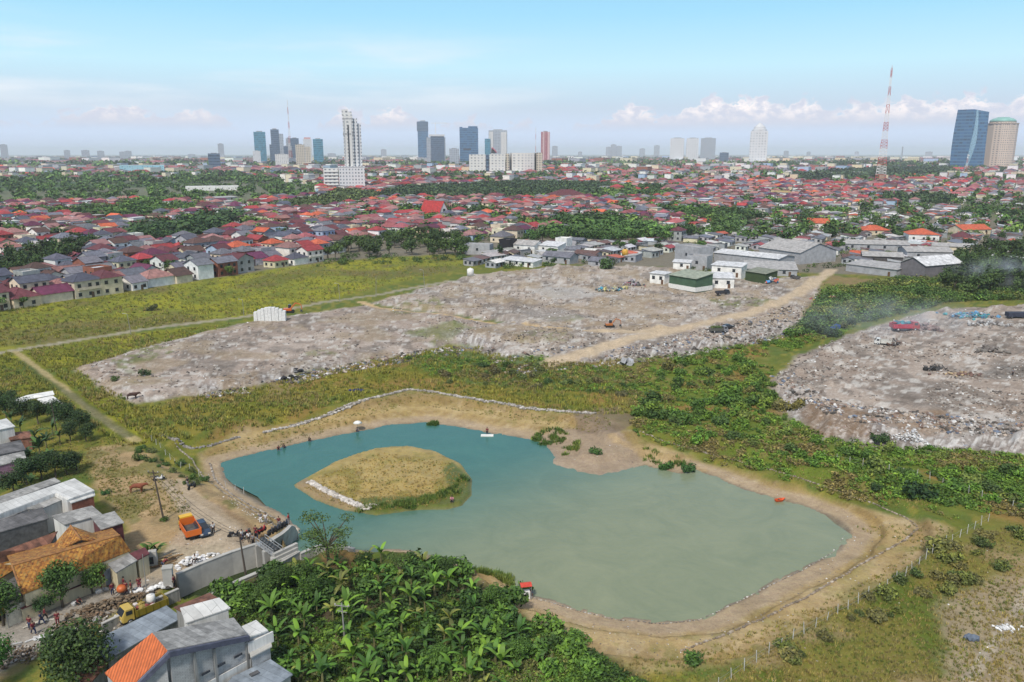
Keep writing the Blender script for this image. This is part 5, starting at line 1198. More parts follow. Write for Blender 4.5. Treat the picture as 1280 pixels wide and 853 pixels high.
quad_house('old house under broad ochre and brown clay tile roof beside the lane', [([(15, 707, 6.0), (150, 669, 6.0), (163, 688, 3.6), (28, 743, 3.5)], YT), ([(15, 707, 6.0), (150, 669, 6.0), (140, 660, 4.2), (8, 694, 4.2)], YT), ([(88, 657, 6.8), (101, 674, 6.12), (72, 689, 5.2), (62, 686, 4.6)], YT), ([(88, 657, 6.8), (101, 674, 6.12), (128, 677, 5.3), (120, 668, 4.8)], YT)], [CREAMW, None, None, None], extras=[ochre_x])
quad_house('small ochre tiled roof at the left edge below the rust red tiles', [([(-40, 722, 5.0), (0, 704, 5.2), (20, 700, 5.0), (26, 707, 4.2), (-20, 735, 3.8)], YT)], CREAMW)
quad_house('grey sheet lean-to below the small ochre tiled roof', [([(-10, 725, 3.3), (15, 710, 3.3), (29, 742, 3.0), (8, 755, 2.9)], ASBD)], CREAMW, 'shed', 'shed')
quad_house('low cream annex with grey and maroon sheet roof at lane corner', [([(134, 705, 3.2), (162, 692, 3.2), (172, 700, 2.9), (145, 716, 2.9)], ASB), ([(162, 692, 3.25), (181, 684, 3.25), (187, 692, 2.95), (172, 700, 2.95)], MAROON)], [CREAMW, CREAMW], 'annex', 'annex')
def gate_x(o, c):
    rz = edge_rz((134, 733, 0), (147, 727, 0))
    part_box(o, c, 'gate_leaf', paint('blue_gate', (.35, .42, .52, 1), .5), 140.5, 726, 1.2, (2.3, .12, 2.2), rz)
o_ = P(140.5, 730, 0); g_ = thing('gate', 'pale blue gate between two red posts in the lane wall', 'gate', o_); rzg = edge_rz((134, 733, 0), (147, 727, 0))
b = MB(); b.box((0, 0, 1.2), (2.0, .1, 2.2), rzg); b.build('gate_leaf', paint('blue_gate', (.35, .42, .52, 1), .5), g_)
for s in (-1, 1): b = MB(); b.box((s * 1.35 * math.cos(rzg), s * 1.35 * math.sin(rzg), 1.5), (.55, .5, 3.0), rzg); b.build('post', REDP, g_)
def wall_run(label, pts, h, th, mat, name='wall', cat='wall', capm=None, base=None):
    ps = [P(u, v, 0) for u, v in pts]; c = ps[0].copy(); o = thing(name, label, cat, c); b = MB(); cb = MB()
    for i in range(len(ps) - 1):
        a_, e_ = ps[i] - c, ps[i + 1] - c; d = e_ - a_; rz = math.atan2(d.y, d.x); m_ = (a_ + e_) / 2
        b.box((m_.x, m_.y, h / 2 - .2), (d.length + th * .5, th, h + .4), rz)
        if capm: cb.box((m_.x, m_.y, h + .06), (d.length + th * .7, th + .14, .12), rz)
    b.build('wall_body', mat, o)
    if capm: cb.build('coping', capm, o)
    return o
wall_run('cream garden wall with red coping at lane corner right of the gate', [(148, 726), (164, 719), (184, 709)], 2.3, .25, CREAMW, capm=REDP)
wall_run('cream front wall under the trees left of the gate', [(30, 776), (62, 762), (100, 747), (132, 735)], 1.6, .25, CREAMW, capm=MAROON)
def leanp(label, a, b_, h): 
    p, q = P(*a), P(*b_); o = thing('panel', label, 'panel', p); d = q - p; bb = MB(); bb.add([(0, 0, 0), (d.x, d.y, 0), (d.x, d.y + .5, h), (0, .5, h), (0, .1, 0), (d.x, d.y + .1, 0), (d.x, d.y + .6, h), (0, .6, h)], [(0, 1, 2, 3), (7, 6, 5, 4), (0, 4, 5, 1), (1, 5, 6, 2), (2, 6, 7, 3), (3, 7, 4, 0)]); bb.build('sheet', paint('cream_panel', (.62, .57, .45, 1), .7), o)
    bb = MB(); bb.tube((.2, .3, 0), (.2, .3, h), .05); bb.tube((d.x - .2, d.y + .3, 0), (d.x - .2, d.y + .3, h), .05); bb.build('frame', CONCD, o)
leanp('long cream board panel leaning beside the lane bottom left', (7, 787), (38, 771), 2.2)
b_ = P(192, 707, 0); o = thing('utility_box', 'small grey concrete pump box at the lane corner', 'pump box', b_); b = MB(); b.box((0, 0, 1.1), (1.2, 1.0, 2.2), .3, .85); b.build('box', CONC, o); b = MB(); b.box((.05, -.52, 1.0), (.5, .12, 1.0), .3); b.build('hatch', GLASS, o)
o = thing('pillar', 'square grey concrete pillar at head of the canal wall', 'pillar', P(211.5, 733, 0)); b = MB(); b.box((0, 0, 1.35), (1.15, 1.0, 2.7), .25); b.build('shaft', CONC, o); b = MB(); b.box((0, 0, 2.76), (1.3, 1.15, .12), .25); b.build('cap', CONC, o)
# shacks at left edge, mid height
quad_house('white house with flat white roof at the left edge among banana plants', [([(-30, 533, 5.0), (8, 523, 5.0), (19, 533, 4.7), (-30, 543, 4.7)], WSHEET)], WHITEW)
quad_house('low rust sheet shed with brown door right of the white house', [([(8, 541, 3.0), (37, 539, 3.0), (40, 547, 2.6), (12, 550, 2.6)], RUST)], RUST, 'shed', 'shed')
quad_house('grey sheet roofed shed below the white left edge house', [([(-30, 562, 3.4), (26, 550, 3.4), (32, 562, 3.2), (-30, 574, 3.2)], ASBD)], CONCD, 'shed', 'shed')
quad_house('purple grey roofed shed lowest of the left edge sheds', [([(-30, 577, 3.0), (30, 564, 3.0), (33, 573, 2.7), (-30, 590, 2.7)], ASB)], paint('pinkwall', (.36, .2, .3, 1), .8), 'shed', 'shed')
quad_house('open shelter with two white tarpaulin roof strips beside the ditch path', [([(17, 500, 3.0), (34, 494, 3.3), (66, 488.5, 3.3), (68, 493, 3.0), (36, 499, 2.6), (20, 508, 2.4)], TARP), ([(46, 499, 2.4), (64, 493, 2.8), (78, 504, 2.2), (58, 507, 2.0)], TARP)], [None, None], 'shelter', 'shelter',
    extras=[lambda o, c: [MBp.build('post', DARKW, o) for MBp in [MB().tube(P(u, v, 0) - c, P(u, v, 0) - c + Vector((0, 0, 2.6)), .08, n=5) for u, v in ((20, 515), (40, 512), (66, 508), (76, 514))]]])

# ------------------------------------------------------------------ canal works
def strip_wall(label, line_top, depth, th, mat, name, cat, push=0):
    c = Vector((line_top[0].x, line_top[0].y, 0)); o = thing(name, label, cat, c); b = MB(); ps = [p - c for p in line_top]; n = len(ps); offs = []
    for i in range(n):
        d = ps[min(i + 1, n - 1)] - ps[max(i - 1, 0)]; offs.append(Vector((-d.y, d.x, 0)).normalized() * th)
    vs = []
    for p, f in zip(ps, offs): vs += [p, p + f, Vector(((p + f).x, (p + f).y, p.z - depth)), Vector((p.x, p.y, p.z - depth)) - f * .35]
    fs = []
    for i in range(n - 1):
        k = 4 * i
        for j in range(4): fs.append((k + j, k + 4 + j, k + 4 + (j + 1) % 4, k + (j + 1) % 4))
    fs += [(3, 2, 1, 0), tuple(4 * (n - 1) + j for j in range(4))]
    b.add(vs, fs); w = b.build('wall_body', mat, o)
    bm = bmesh.new(); bm.from_mesh(w.data); bmesh.ops.recalc_face_normals(bm, faces=bm.faces); bm.to_mesh(w.data); bm.free()
    cb = MB(); 
    for i in range(n - 1):
        a_, e_ = ps[i] + offs[i] * .5, ps[i + 1] + offs[i + 1] * .5; d = e_ - a_; m_ = (a_ + e_) / 2; cb.box((m_.x, m_.y, m_.z + .06), (d.length, th * 1.25, .12), math.atan2(d.y, d.x))
    cb.build('coping', CONC, o)
    return o
strip_wall('tall pale concrete canal wall along the road to the sluice gate', [P(222, 719, .8), P(250, 706.5, .8), P(290, 691, .8), P(312, 684, .8), P(328, 679, .8)], 4.2, .45, CONC, 'canal_wall', 'wall')
strip_wall('low concrete kerb wall on the garden side of the canal', [P(372, 689, .4), P(343, 706, .4), P(300, 724, .4), P(258, 744, .4)], 3.6, .5, CONC, 'canal_kerb', 'wall')
strip_wall('pale kerb curving from the sluice gate along the pond', [P(444, 686, .2), P(425, 681, .2), P(408, 680, .2), P(392, 684, .2), P(374, 692, .2)], 2.8, .4, CONC, 'pond_kerb', 'wall')
strip_wall('concrete wall of the narrow canal behind the yellow truck', [P(128, 781, .2), P(160, 766, .2), P(195, 750, .2), P(224, 737, .2)], 1.8, .35, CONCD, 'ditch_wall', 'wall')
# flared wing wall
c = P(338, 676, 0); o = thing('wing_wall', 'curved flaring concrete wing wall where canal meets pond', 'wing wall', c)
top = [P(337, 676, .9), P(345, 671, .9), (P(353, 666, .9)), P(359, 661, .9), P(363, 656.5, .8), P(367, 658, .2), P(371, 664, -.9), P(373, 671, -1.8)]
bot = [P(341, 690, -2.6), P(347, 689, -2.6), P(352, 688, -2.6), P(357, 686, -2.6), P(362, 683, -2.6), P(366, 679, -2.6), P(370, 677, -2.6), P(373.5, 676, -2.6)]
vs = [p - c for p in top] + [p - c for p in bot]; b = MB(); n = len(top); b.add(vs, [(n + i, n + i + 1, i + 1, i) for i in range(n - 1)], False); w = b.build('face', CONC, o); s_ = w.modifiers.new('solid', 'SOLIDIFY'); s_.thickness = .5; s_.offset = 0
# sluice gate
p_ = P(330, 690, 0); pz = edge_rz((327, 680, .8), (346, 697, .8)); rel = lambda u, v, z: P(u, v, z) - Vector((p_.x, p_.y, 0))
o = thing('sluice_gate', 'grey steel walkway and gates of the canal sluice', 'sluice gate', (p_.x, p_.y, 0))
A_, B_ = rel(326, 678, .9), rel(348, 694, .9); d_ = B_ - A_; rzs = math.atan2(d_.y, d_.x); m_ = (A_ + B_) / 2; nrm = Vector((-d_.y, d_.x, 0)).normalized()
STEEL = paint('galvanised', (.42, .43, .44, 1), .45, .4, noise=.15); DSTEEL = paint('gate_steel', (.05, .055, .06, 1), .5, .3, noise=.2)
b = MB(); b.box(m_, (d_.length, 1.5, .18), rzs); b.build('deck', STEEL, o)
for s, nm in ((-.7, 'railing'), (.7, 'railing')):
    b = MB()
    for zz in (.5, 1.0): b.tube(A_ + nrm * s + Vector((0, 0, zz)), B_ + nrm * s + Vector((0, 0, zz)), .05, n=5)
    for k in range(5): q = A_.lerp(B_, k / 4) + nrm * s; b.tube(q, q + Vector((0, 0, 1.0)), .05, n=5)
    b.build(nm, STEEL, o)
for k in (0.03, .5, .97):
    q = A_.lerp(B_, k); b = MB(); b.box((q.x, q.y, -1.05), (.7, 2.0, 3.7), rzs); b.build('pier', CONC, o)
for k in (.27, .74):
    q = A_.lerp(B_, k); b = MB(); b.box((q.x, q.y, -1.1), (d_.length * .38, .15, 3.2), rzs); b.build('gate_leaf', DSTEEL, o)
for k in (.12, .27, .42, .58, .74, .9):
    q = A_.lerp(B_, k); b = MB(); b.box((q.x, q.y, .7), (.22, .22, 1.4), rzs); b.lathe([(.05, 1.35), (.38, 1.4), (.38, 1.75), (.1, 1.85)], (q.x, q.y, 0), 10); b.build('hoist', DSTEEL, o)
o = thing('steps', 'stepped concrete abutment between sluice gate and pond kerb', 'steps', P(356, 700, 0)); b = MB()
rzz = edge_rz((345, 703, 0), (368, 692, 0))
for k in range(3): b.box((0, -.45 + .5 * k, .15 + .22 * k), (4.6 - .3 * k, .5, .9 + .44 * k), rzz)
b.build('stair_block', CONC, o)

# ------------------------------------------------------------------ stone linings
STONE = paint('pale_stone', (.34, .32, .29, 1), .9, noise=.3, scale=1.5, src='vert')
def stone_line(label, pts, size, rows, z, name='stone_wall', cat='stone wall', seed=0, cols=((.34, .31, .28), (.26, .235, .21), (.42, .39, .36)), gap=.8, terr=False, thk=1.0):
    rn = random.Random(seed); ps = [P(u, v, z) for u, v in pts]; b = MB(); cs = []
    c = ps[0].copy(); c.z = 0
    for i in range(len(ps) - 1):
        d = (ps[i + 1] - ps[i]); n = max(1, int(d.length / (size * gap))); nn = Vector((-d.y, d.x, 0)).normalized()
        for k in range(n):
            for r in range(rows):
                q = ps[i].lerp(ps[i + 1], (k + rn.random() * .6) / n) + nn * (r * size * .7 * thk + rn.uniform(-.2, .2) * size); q.z = gz(q.x, q.y) + size * (.2 + .0 * r)
                k0 = len(b.v); s = size * rn.uniform(.5, .85); b.blob(q - c, (s, s * .8, s * rn.uniform(.5, .8)), rn.randrange(9999), 1, .2); cc = rn.choice(cols); f = rn.uniform(.75, 1.2); cs += [(cc[0] * f, cc[1] * f, cc[2] * f, 1)] * (len(b.v) - k0)
    me = b.mesh(name, STONE); at_ = me.color_attributes.new('Col', 'FLOAT_COLOR', 'POINT'); at_.data.foreach_set('color', np.array(cs, dtype=np.float32).ravel())
    o = link(name, me); o.location = c; return tag(o, label, cat)
stone_line('rough grey stone lining along the upper north bank of the pond', [(330, 536), (380, 524), (420, 512), (455, 503), (490, 493), (512, 488), (535, 490), (580, 499), (620, 505), (660, 512), (700, 516), (745, 518)], .62, 2, 0, seed=1, gap=.95)
stone_line('pale sandbag stone wall along the island west shore', [(383, 600), (398, 608), (415, 617), (432, 624), (450, 632), (462, 633), (470, 628)], .55, 3, -1.2, seed=2, cols=((.5, .46, .42), (.44, .40, .36), (.58, .54, .5)))
stone_line('low broken stone kerb stepping round the east bank', [(800, 547), (870, 563), (930, 579), (985, 594), (1040, 612), (1090, 630), (1130, 648), (1148, 662), (1130, 677), (1100, 692), (1060, 716), (1010, 746), (960, 770), (900, 797), (850, 815)], .34, 1, -1.0, seed=3, gap=1.3, cols=((.26, .21, .16), (.2, .16, .12), (.36, .31, .26)))
stone_line('dark line of stones along the west shore below the yard', [(262, 575), (268, 595), (290, 615), (325, 635), (355, 651), (368, 660)], .34, 1, -1.2, seed=4, gap=1.2, cols=((.2, .17, .14), (.3, .26, .22), (.36, .33, .3)))
stone_line('second stone edging on the yard slope above the west shore', [(205, 545), (240, 570), (256, 590), (285, 615), (315, 634), (345, 652)], .3, 1, -.3, seed=5, gap=1.3, cols=((.2, .17, .14), (.36, .31, .24), (.3, .27, .24)))
stone_line('broken dark stone edging at the ditch mouth north west of the pond', [(197, 544), (215, 550), (240, 556), (262, 552), (300, 541)], .5, 2, 0, seed=6, gap=1.1, cols=((.13, .115, .1), (.2, .18, .16), (.28, .26, .24)))
stone_line('riprap of pale stones at the foot of the wing wall', [(366, 655), (372, 661), (377, 668), (378, 676), (374, 683)], .4, 2, -1.8, seed=7, cols=((.4, .36, .3), (.3, .26, .21)))
stone_line('thin rubble line along the south east waterline', [(1056, 668), (1040, 690), (1005, 711), (955, 735), (905, 760), (870, 775), (830, 779), (770, 774), (720, 762), (660, 745)], .2, 1, -2, seed=8, gap=1.7, cols=((.45, .43, .4), (.25, .22, .19), (.18, .16, .14)))
# ------------------------------------------------------------------ people, animals, vehicles
SKIN = paint('skin', (.22, .12, .075, 1), .6, noise=.05); CLOTH = paint('cloth', src='obj', rough=.9, noise=.15, scale=6); HAIR = paint('hair', (.012, .010, .009, 1), .5, noise=.1)
def skin_mesh(name, verts, edges, radii, mat, root=0, sub=1):
    me = bpy.data.meshes.new(name + '_cage'); me.from_pydata(verts, edges, []); o = bpy.data.objects.new(name + '_cage', me); COL.objects.link(o)
    m = o.modifiers.new('skin', 'SKIN'); m.use_smooth_shade = True
    for i, v in enumerate(me.skin_vertices[0].data): v.radius = (radii[i], radii[i]) if not hasattr(radii[i], '__len__') else radii[i]; v.use_root = (i == root)
    s = o.modifiers.new('sub', 'SUBSURF'); s.levels = s.render_levels = sub
    dg = bpy.context.evaluated_depsgraph_get(); ev = o.evaluated_get(dg); r = bpy.data.meshes.new_from_object(ev); r.name = name
    bpy.data.objects.remove(o); bpy.data.meshes.remove(me)
    r.materials.clear(); r.materials.append(mat); r.polygons.foreach_set('use_smooth', [True] * len(r.polygons)); return r
def person_meshes(pose):
    lean = {'stand': .02, 'walk': .10, 'bend': .95, 'crouch': .45, 'sit': .2}[pose]; hipz = {'stand': .88, 'walk': .86, 'bend': .84, 'crouch': .30, 'sit': .22}[pose]
    t = lambda d, x=0.0: Vector((x, -math.sin(lean) * d, hipz + math.cos(lean) * d))   # along the trunk, facing -Y
    V = [t(0), t(.18), t(.36), t(.50), t(.58), t(.68) + Vector((0, -.02, 0)), t(.78) + Vector((0, -.03, 0))]; R_ = [(.14, .11), (.125, .10), (.15, .11), (.12, .09), (.05, .05), (.085, .095), (.075, .08)]
    E = [(0, 1), (1, 2), (2, 3), (3, 4), (4, 5), (5, 6)]
    legs, arms = [], []
    def chain(par, pts, rad, store):
        k = par
        for p, r in zip(pts, rad): V.append(Vector(p)); R_.append((r, r)); E.append((k, len(V) - 1)); k = len(V) - 1; store.append(k)
    for s in (-1, 1):
        st_ = {'stand': [(.10 * s, 0, .82), (.11 * s, -.02, .46), (.12 * s, .02, .08), (.12 * s, -.16, .04)], 'walk': [(.10 * s, 0, .80), (.10 * s, -.22 * s, .46), (.10 * s, -.30 * s + .06, .10), (.10 * s, -.30 * s - .1, .05)], 'bend': [(.12 * s, .02, .78), (.14 * s, .0, .44), (.15 * s, .06, .08), (.15 * s, -.12, .04)],
               'crouch': [(.13 * s, -.05, .28), (.2 * s, -.38, .48), (.17 * s, -.16, .09), (.17 * s, -.34, .04)], 'sit': [(.12 * s, -.05, .20), (.16 * s, -.42, .36), (.14 * s, -.62, .06), (.14 * s, -.76, .05)]}[pose]
        chain(0, st_, (.085, .062, .045, .04), legs)
        sh = t(.50, .19 * s)
        ar = {'stand': [sh, sh + Vector((.05 * s, .02, -.28)), sh + Vector((.04 * s, -.08, -.52)), sh + Vector((.03 * s, -.12, -.62))], 'walk': [sh, sh + Vector((.04 * s, .12 * s, -.26)), sh + Vector((.03 * s, .12 * s - .12, -.48)), sh + Vector((.02 * s, .12 * s - .18, -.57))]}.get(pose, [sh, sh + Vector((.05 * s, -.16, -.22)), sh + Vector((-.02 * s, -.36, -.34)), sh + Vector((-.04 * s, -.44, -.38))])
        chain(3, ar, (.062, .05, .038, .042), arms)
    body = skin_mesh('body', V, E, R_, SKIN)
    def sub(keep, grow, name):
        idx = {k: i for i, k in enumerate(keep)}; vs = [V[k] for k in keep]; es = [(idx[a], idx[b]) for a, b in E if a in idx and b in idx]; rs = [(R_[k][0] + grow, R_[k][1] + grow) for k in keep]
        return skin_mesh(name, vs, es, rs, CLOTH)
    shirt = sub([0, 1, 2, 3] + [k for i, k in enumerate(arms) if i % 4 in (0, 1)], .022, 'shirt'); trousers = sub([0] + [k for i, k in enumerate(legs) if i % 4 in (0, 1, 2)], .024, 'trousers')
    hb = MB(); hc = t(.745) + Vector((0, .01, 0)); hb.blob(hc + Vector((0, .015, .02)), (.098, .108, .10), 3, 1, .04, 2); hair = hb.mesh('hair', HAIR)
    fb_ = MB(); f = t(.70) + Vector((0, -.115, 0)); fb_.blob(f + Vector((0, -.015, -.01)), (.014, .022, .02), 1, 1, .02)
    for s in (-1, 1): fb_.blob(f + Vector((.035 * s, .012, .025)), (.013, .01, .008), 2, 1, .02)
    face = fb_.mesh('face', paint('face', (.10, .055, .04, 1), .6, noise=.05))
    return body, shirt, trousers, hair, face
PEOPLE = {p: person_meshes(p) for p in ('stand', 'walk', 'bend', 'crouch', 'sit')}
MARO, WHITE_, NAVY, PINK_, BLACK_, GREYC, BEIGE, REDC = (.16, .018, .028, 1), (.7, .7, .7, 1), (.03, .04, .09, 1), (.55, .22, .28, 1), (.015, .015, .02, 1), (.2, .2, .22, 1), (.3, .24, .17, 1), (.4, .03, .04, 1)
def person(u, v, pose, top, low, label, face=0.0, z=None, group=None, s=1.0):
    p = G(u, v) if z is None else P(u, v, z); o = thing('person', label, 'person', (p.x, p.y, p.z if z is None else z), face, group); o.scale = (s, s, s)
    me = PEOPLE[pose]
    for nm, m, c in zip(('body', 'shirt', 'trousers', 'hair', 'face'), me, (None, top, low, None, None)): link(nm, m, o, color=c)
    return o
for a in ((141, 744, 'stand', MARO, NAVY, 'person in maroon shirt standing nearest the pale blue gate', 1.0), (155, 737, 'walk', MARO, BLACK_, 'person in maroon striding on the lane above the barrow', 2.2), (158, 742.5, 'stand', MARO, MARO, 'person in maroon just behind the orange barrow', 0), (164.5, 742, 'stand', MARO, BEIGE, 'person in maroon shirt and beige trousers right of the barrow', -1), (174.5, 737, 'stand', MARO, MARO, 'person in all maroon by the thin lane pole', .5),
          (218, 734.5, 'stand', MARO, BLACK_, 'person in maroon beside the grey concrete pillar', 1.5), (204.5, 711, 'bend', MARO, NAVY, 'person in maroon bending over bamboo poles at lane corner', 2.5), (97, 756, 'crouch', MARO, BLACK_, 'person in maroon crouching by white sacks under the lane trees', 1.2), (72.4, 781, 'stand', MARO, MARO, 'person in long maroon dress standing alone on the lane', .4),
          (56.5, 776, 'walk', MARO, BLACK_, 'person in maroon bending by white planks on the lane', 2), (52.5, 781.5, 'walk', NAVY, NAVY, 'person in navy with long stride beside the white planks', -1.6), (38, 787, 'stand', MARO, NAVY, 'person in maroon beside the leaning cream board', 0), (42.5, 793.5, 'walk', MARO, NAVY, 'person in maroon and jeans walking off the lane edge', 1), (12, 815, 'stand', MARO, BLACK_, 'person in maroon at the lower left rubble heap', 0),
          (267, 667, 'stand', WHITE_, BLACK_, 'person in white shirt walking beside the dark car', .5), (326, 654, 'stand', GREYC, WHITE_, 'left one of two pale dressed people on the bare slope', .2), (332.5, 655, 'stand', WHITE_, GREYC, 'right one of two people on the slope, in white shirt', -.2), (311.5, 678.5, 'stand', WHITE_, BLACK_, 'person in white top by the red motorbikes', .4), (316.5, 681.5, 'stand', GREYC, BLACK_, 'person in grey top by the canal wall and motorbikes', 2.8), (320, 671, 'stand', MARO, BLACK_, 'person in maroon behind the red motorbikes', 0),
          (361, 655.5, 'stand', REDC, GREYC, 'person in red at the tip of the wing wall', 1.5), (244.5, 701, 'sit', WHITE_, BLACK_, 'person in white sitting on the heap of white sacks', 0), (235, 608.5, 'stand', BLACK_, GREYC, 'person in black standing beside the lone parked motorbike', -.5), (387.5, 552, 'crouch', BLACK_, BLACK_, 'person in dark clothes squatting on the north west shore', 0), (447, 540, 'crouch', GREYC, NAVY, 'angler crouching under a pale parasol on the north shore', 0),
          (609, 544.5, 'stand', MARO, BLACK_, 'angler standing on a small white raft at the north shore', 0), (565, 627, 'sit', PINK_, BLACK_, 'angler in pink sitting on the island south tip', 0), (348, 563, 'crouch', MARO, BLACK_, 'left one of two anglers squatting at the west corner', .4), (356, 560.5, 'crouch', BLACK_, NAVY, 'right one of two anglers squatting at the west corner', -.4), (1265.5, 470, 'stand', GREYC, BLACK_, 'lone person standing by burnt ground on the right tip', 0), (322, 674, 'stand', MARO, NAVY, 'person in maroon and navy right of the red motorbikes', 2), (303, 676, 'stand', WHITE_, NAVY, 'person in white at the foot of the sluice pole', 1.2), (349, 659, 'stand', MARO, GREYC, 'person in maroon behind the row of dark motorbikes', .3), (662, 745.5, 'crouch', NAVY, BLACK_, 'person crouching right of the red and white stall', .4)):
    u, v, pose, c1, c2, lab, f = a
    person(u, v, pose, c1, c2, lab, f, group='people around the pond and lane', z=(1.0 if u == 244.5 else .45 if (u, v) == (361, 655.5) else None), s=1.08)
# --- cows
def cow(u, v, label, coat, face):
    p = G(u, v); o = thing('cow', label, 'cow', p, face)
    V = [(0, 0, 1.05), (.55, 0, 1.08), (-.45, 0, 1.04), (-.85, 0, 1.06), (1.0, 0, 1.22), (1.3, 0, 1.3), (1.58, 0, 1.08), (-.98, 0, .95), (-1.05, 0, .55)]; E = [(0, 1), (0, 2), (2, 3), (1, 4), (4, 5), (5, 6), (3, 7), (7, 8)]; R_ = [(.36, .36), (.33, .33), (.34, .34), (.26, .26), (.2, .2), (.15, .16), (.09, .09), (.04, .04), (.03, .03)]
    for s in (-1, 1):
        for par, pts in ((1, [(.6, .2 * s, .72), (.58, .2 * s, .4), (.56, .2 * s, .04)]), (3, [(-.75, .2 * s, .75), (-.9, .2 * s, .42), (-.82, .2 * s, .04)])):
            k = par
            for q, r in zip(pts, (.13, .065, .06)): V.append(q); R_.append((r, r)); E.append((k, len(V) - 1)); k = len(V) - 1
        k = 5; V.append((1.22, .2 * s, 1.38)); R_.append((.04, .04)); E.append((5, len(V) - 1))
    link('body', skin_mesh('body', V, E, R_, paint('hide', src='obj', rough=.8, noise=.2, scale=2)), o, color=coat)
    for s in (-1, 1): b = MB(); b.tube((1.28, .08 * s, 1.42), (1.3, .2 * s, 1.6), .03, .008); b.build('horn', paint('horn', (.3, .26, .2, 1)), o)
    o.scale = (1.2,) * 3
    return o
cow(172, 616, 'reddish brown cow grazing in the dry yard', (.20, .055, .025, 1), .1); cow(166, 499.5, 'dark brown cow at the corner of the grey lot', (.05, .02, .014, 1), .2)
# --- motorbikes
RUB = paint('rubber', (.015, .015, .016, 1), .8, noise=.1); CHROME = paint('chrome', (.4, .4, .42, 1), .3, .8, noise=.05); BODYP = paint('bike_paint', src='obj', rough=.35, noise=.05); SEATM = paint('seat_vinyl', (.02, .02, .022, 1), .5)
def wheel_mb(r, w, c=(0, 0, 0), ax='Y'):
    b = MB(); b.lathe([(r * .62, -w / 2), (r * .95, -w / 2), (r, -w * .3), (r, w * .3), (r * .95, w / 2), (r * .62, w / 2)], c, 14, ax); return b
def make_bike():
    o = bpy.data.objects.new('motorbike', None); COL.objects.link(o)
    for x in (-.62, .62):
        w = wheel_mb(.29, .1, (x, 0, .29)).build('wheel', RUB, o); b = MB(); b.lathe([(.02, -.05), (.16, -.045), (.16, .045), (.02, .05)], (x, 0, .29), 10, 'Y'); b.build('rim', CHROME, w)
    b = MB(); b.box((-.3, 0, .62), (.75, .22, .28), taper=.8); b.box((.22, 0, .45), (.55, .26, .2)); b.tube((.35, 0, .5), (.52, 0, .95), .13, .08, 8); b.box((.62, 0, .62), (.4, .1, .06)); b.build('fairing', BODYP, o)
    b = MB(); b.box((-.32, 0, .80), (.72, .24, .1), taper=.85); b.build('seat', SEATM, o)
    b = MB(); b.tube((.5, -.33, 1.02), (.5, .33, 1.02), .02); b.tube((.5, 0, .95), (.5, 0, 1.02), .03); b.build('handlebar', CHROME, o)
    b = MB(); b.tube((.62, -.06, .29), (.5, -.06, .95), .025); b.tube((.62, .06, .29), (.5, .06, .95), .025); b.build('fork', CHROME, o)
    b = MB(); b.blob((.6, 0, .9), (.07, .09, .08), 1, 1, .05); b.build('headlight', GLASS, o)
    return o
BIKE = None
BG = 'motorbikes parked near the sluice'
def bike(u, v, rz, col, label):
    global BIKE
    p = G(u, v)
    if BIKE is None: BIKE = make_bike(); o = BIKE
    else: o = dup(BIKE)
    o.location = p; o.rotation_euler = (0, 0, rz); o.scale = (1.1,) * 3; tag(o, label, 'motorbike', BG)
    for k in o.children:
        if k.name.startswith('fairing'): k.color = col
    return o
bike(199, 601, .4, WHITE_, 'white motorbike parked by bushes behind the tall leaning pole'); bike(240, 611, 1.2, BLACK_, 'black motorbike beside the standing person on the yard'); bike(306, 672.5, 1.2, REDC, 'red motorbike leftmost of the four near the second pole'); bike(309, 671, 1.3, BLACK_, 'black motorbike between the red ones by the second pole'); bike(324, 668, 1.1, REDC, 'red motorbike third from the second pole'); bike(328, 666, 1.2, REDC, 'red motorbike nearest the row of dark ones'); bike(293, 672, .3, BLACK_, 'black motorbike lying left of the second pole')
for i, (u, v) in enumerate(((341, 667.5), (345, 665.3), (349, 663), (352.5, 661), (356, 658.8), (338, 669))): bike(u, v, 1.15 + .1 * (i % 3), [(.02, .02, .03, 1), (.03, .04, .07, 1), (.05, .05, .06, 1)][i % 3], 'dark motorbike in the row along the wing wall, %s' % ('second from the sluice', 'third from the sluice', 'fourth from the sluice', 'fifth from the sluice', 'farthest from the sluice', 'nearest to the sluice')[i])
# --- cars and trucks
CARP = paint('car_paint', src='obj', rough=.28, noise=.05, scale=.6); LAMP = paint('lamp_lens', (.55, .52, .45, 1), .2, noise=.05); TAIL = paint('tail_lens', (.35, .02, .02, 1), .3, noise=.05)
def add_wheels(o, xs, y, r, w, dual=False):
    for x in xs:
        for s in (-1, 1):
            k = wheel_mb(r, w, (x, s * y, r)).build('wheel', RUB, o); b = MB(); b.lathe([(.02, -w * .52), (r * .6, -w * .5), (r * .6, w * .5), (.02, w * .52)], (x, s * y, r), 10, 'Y'); b.build('rim', CHROME, k)
def loft(b, prof_w):
    """stations (x, half width bottom, half width top, z0, z1) -> shell"""
    n = len(prof_w); vs = []
    for x, w0, w1, z0, z1 in prof_w: vs += [(x, -w0, z0), (x, w0, z0), (x, w1, z1), (x, -w1, z1)]
    fs = [(4 * i + j, 4 * i + (j + 1) % 4, 4 * i + 4 + (j + 1) % 4, 4 * i + 4 + j) for i in range(n - 1) for j in range(4)] + [(0, 3, 2, 1), tuple(4 * (n - 1) + j for j in range(4))]
    return b.add(vs, [f[::-1] for f in fs])
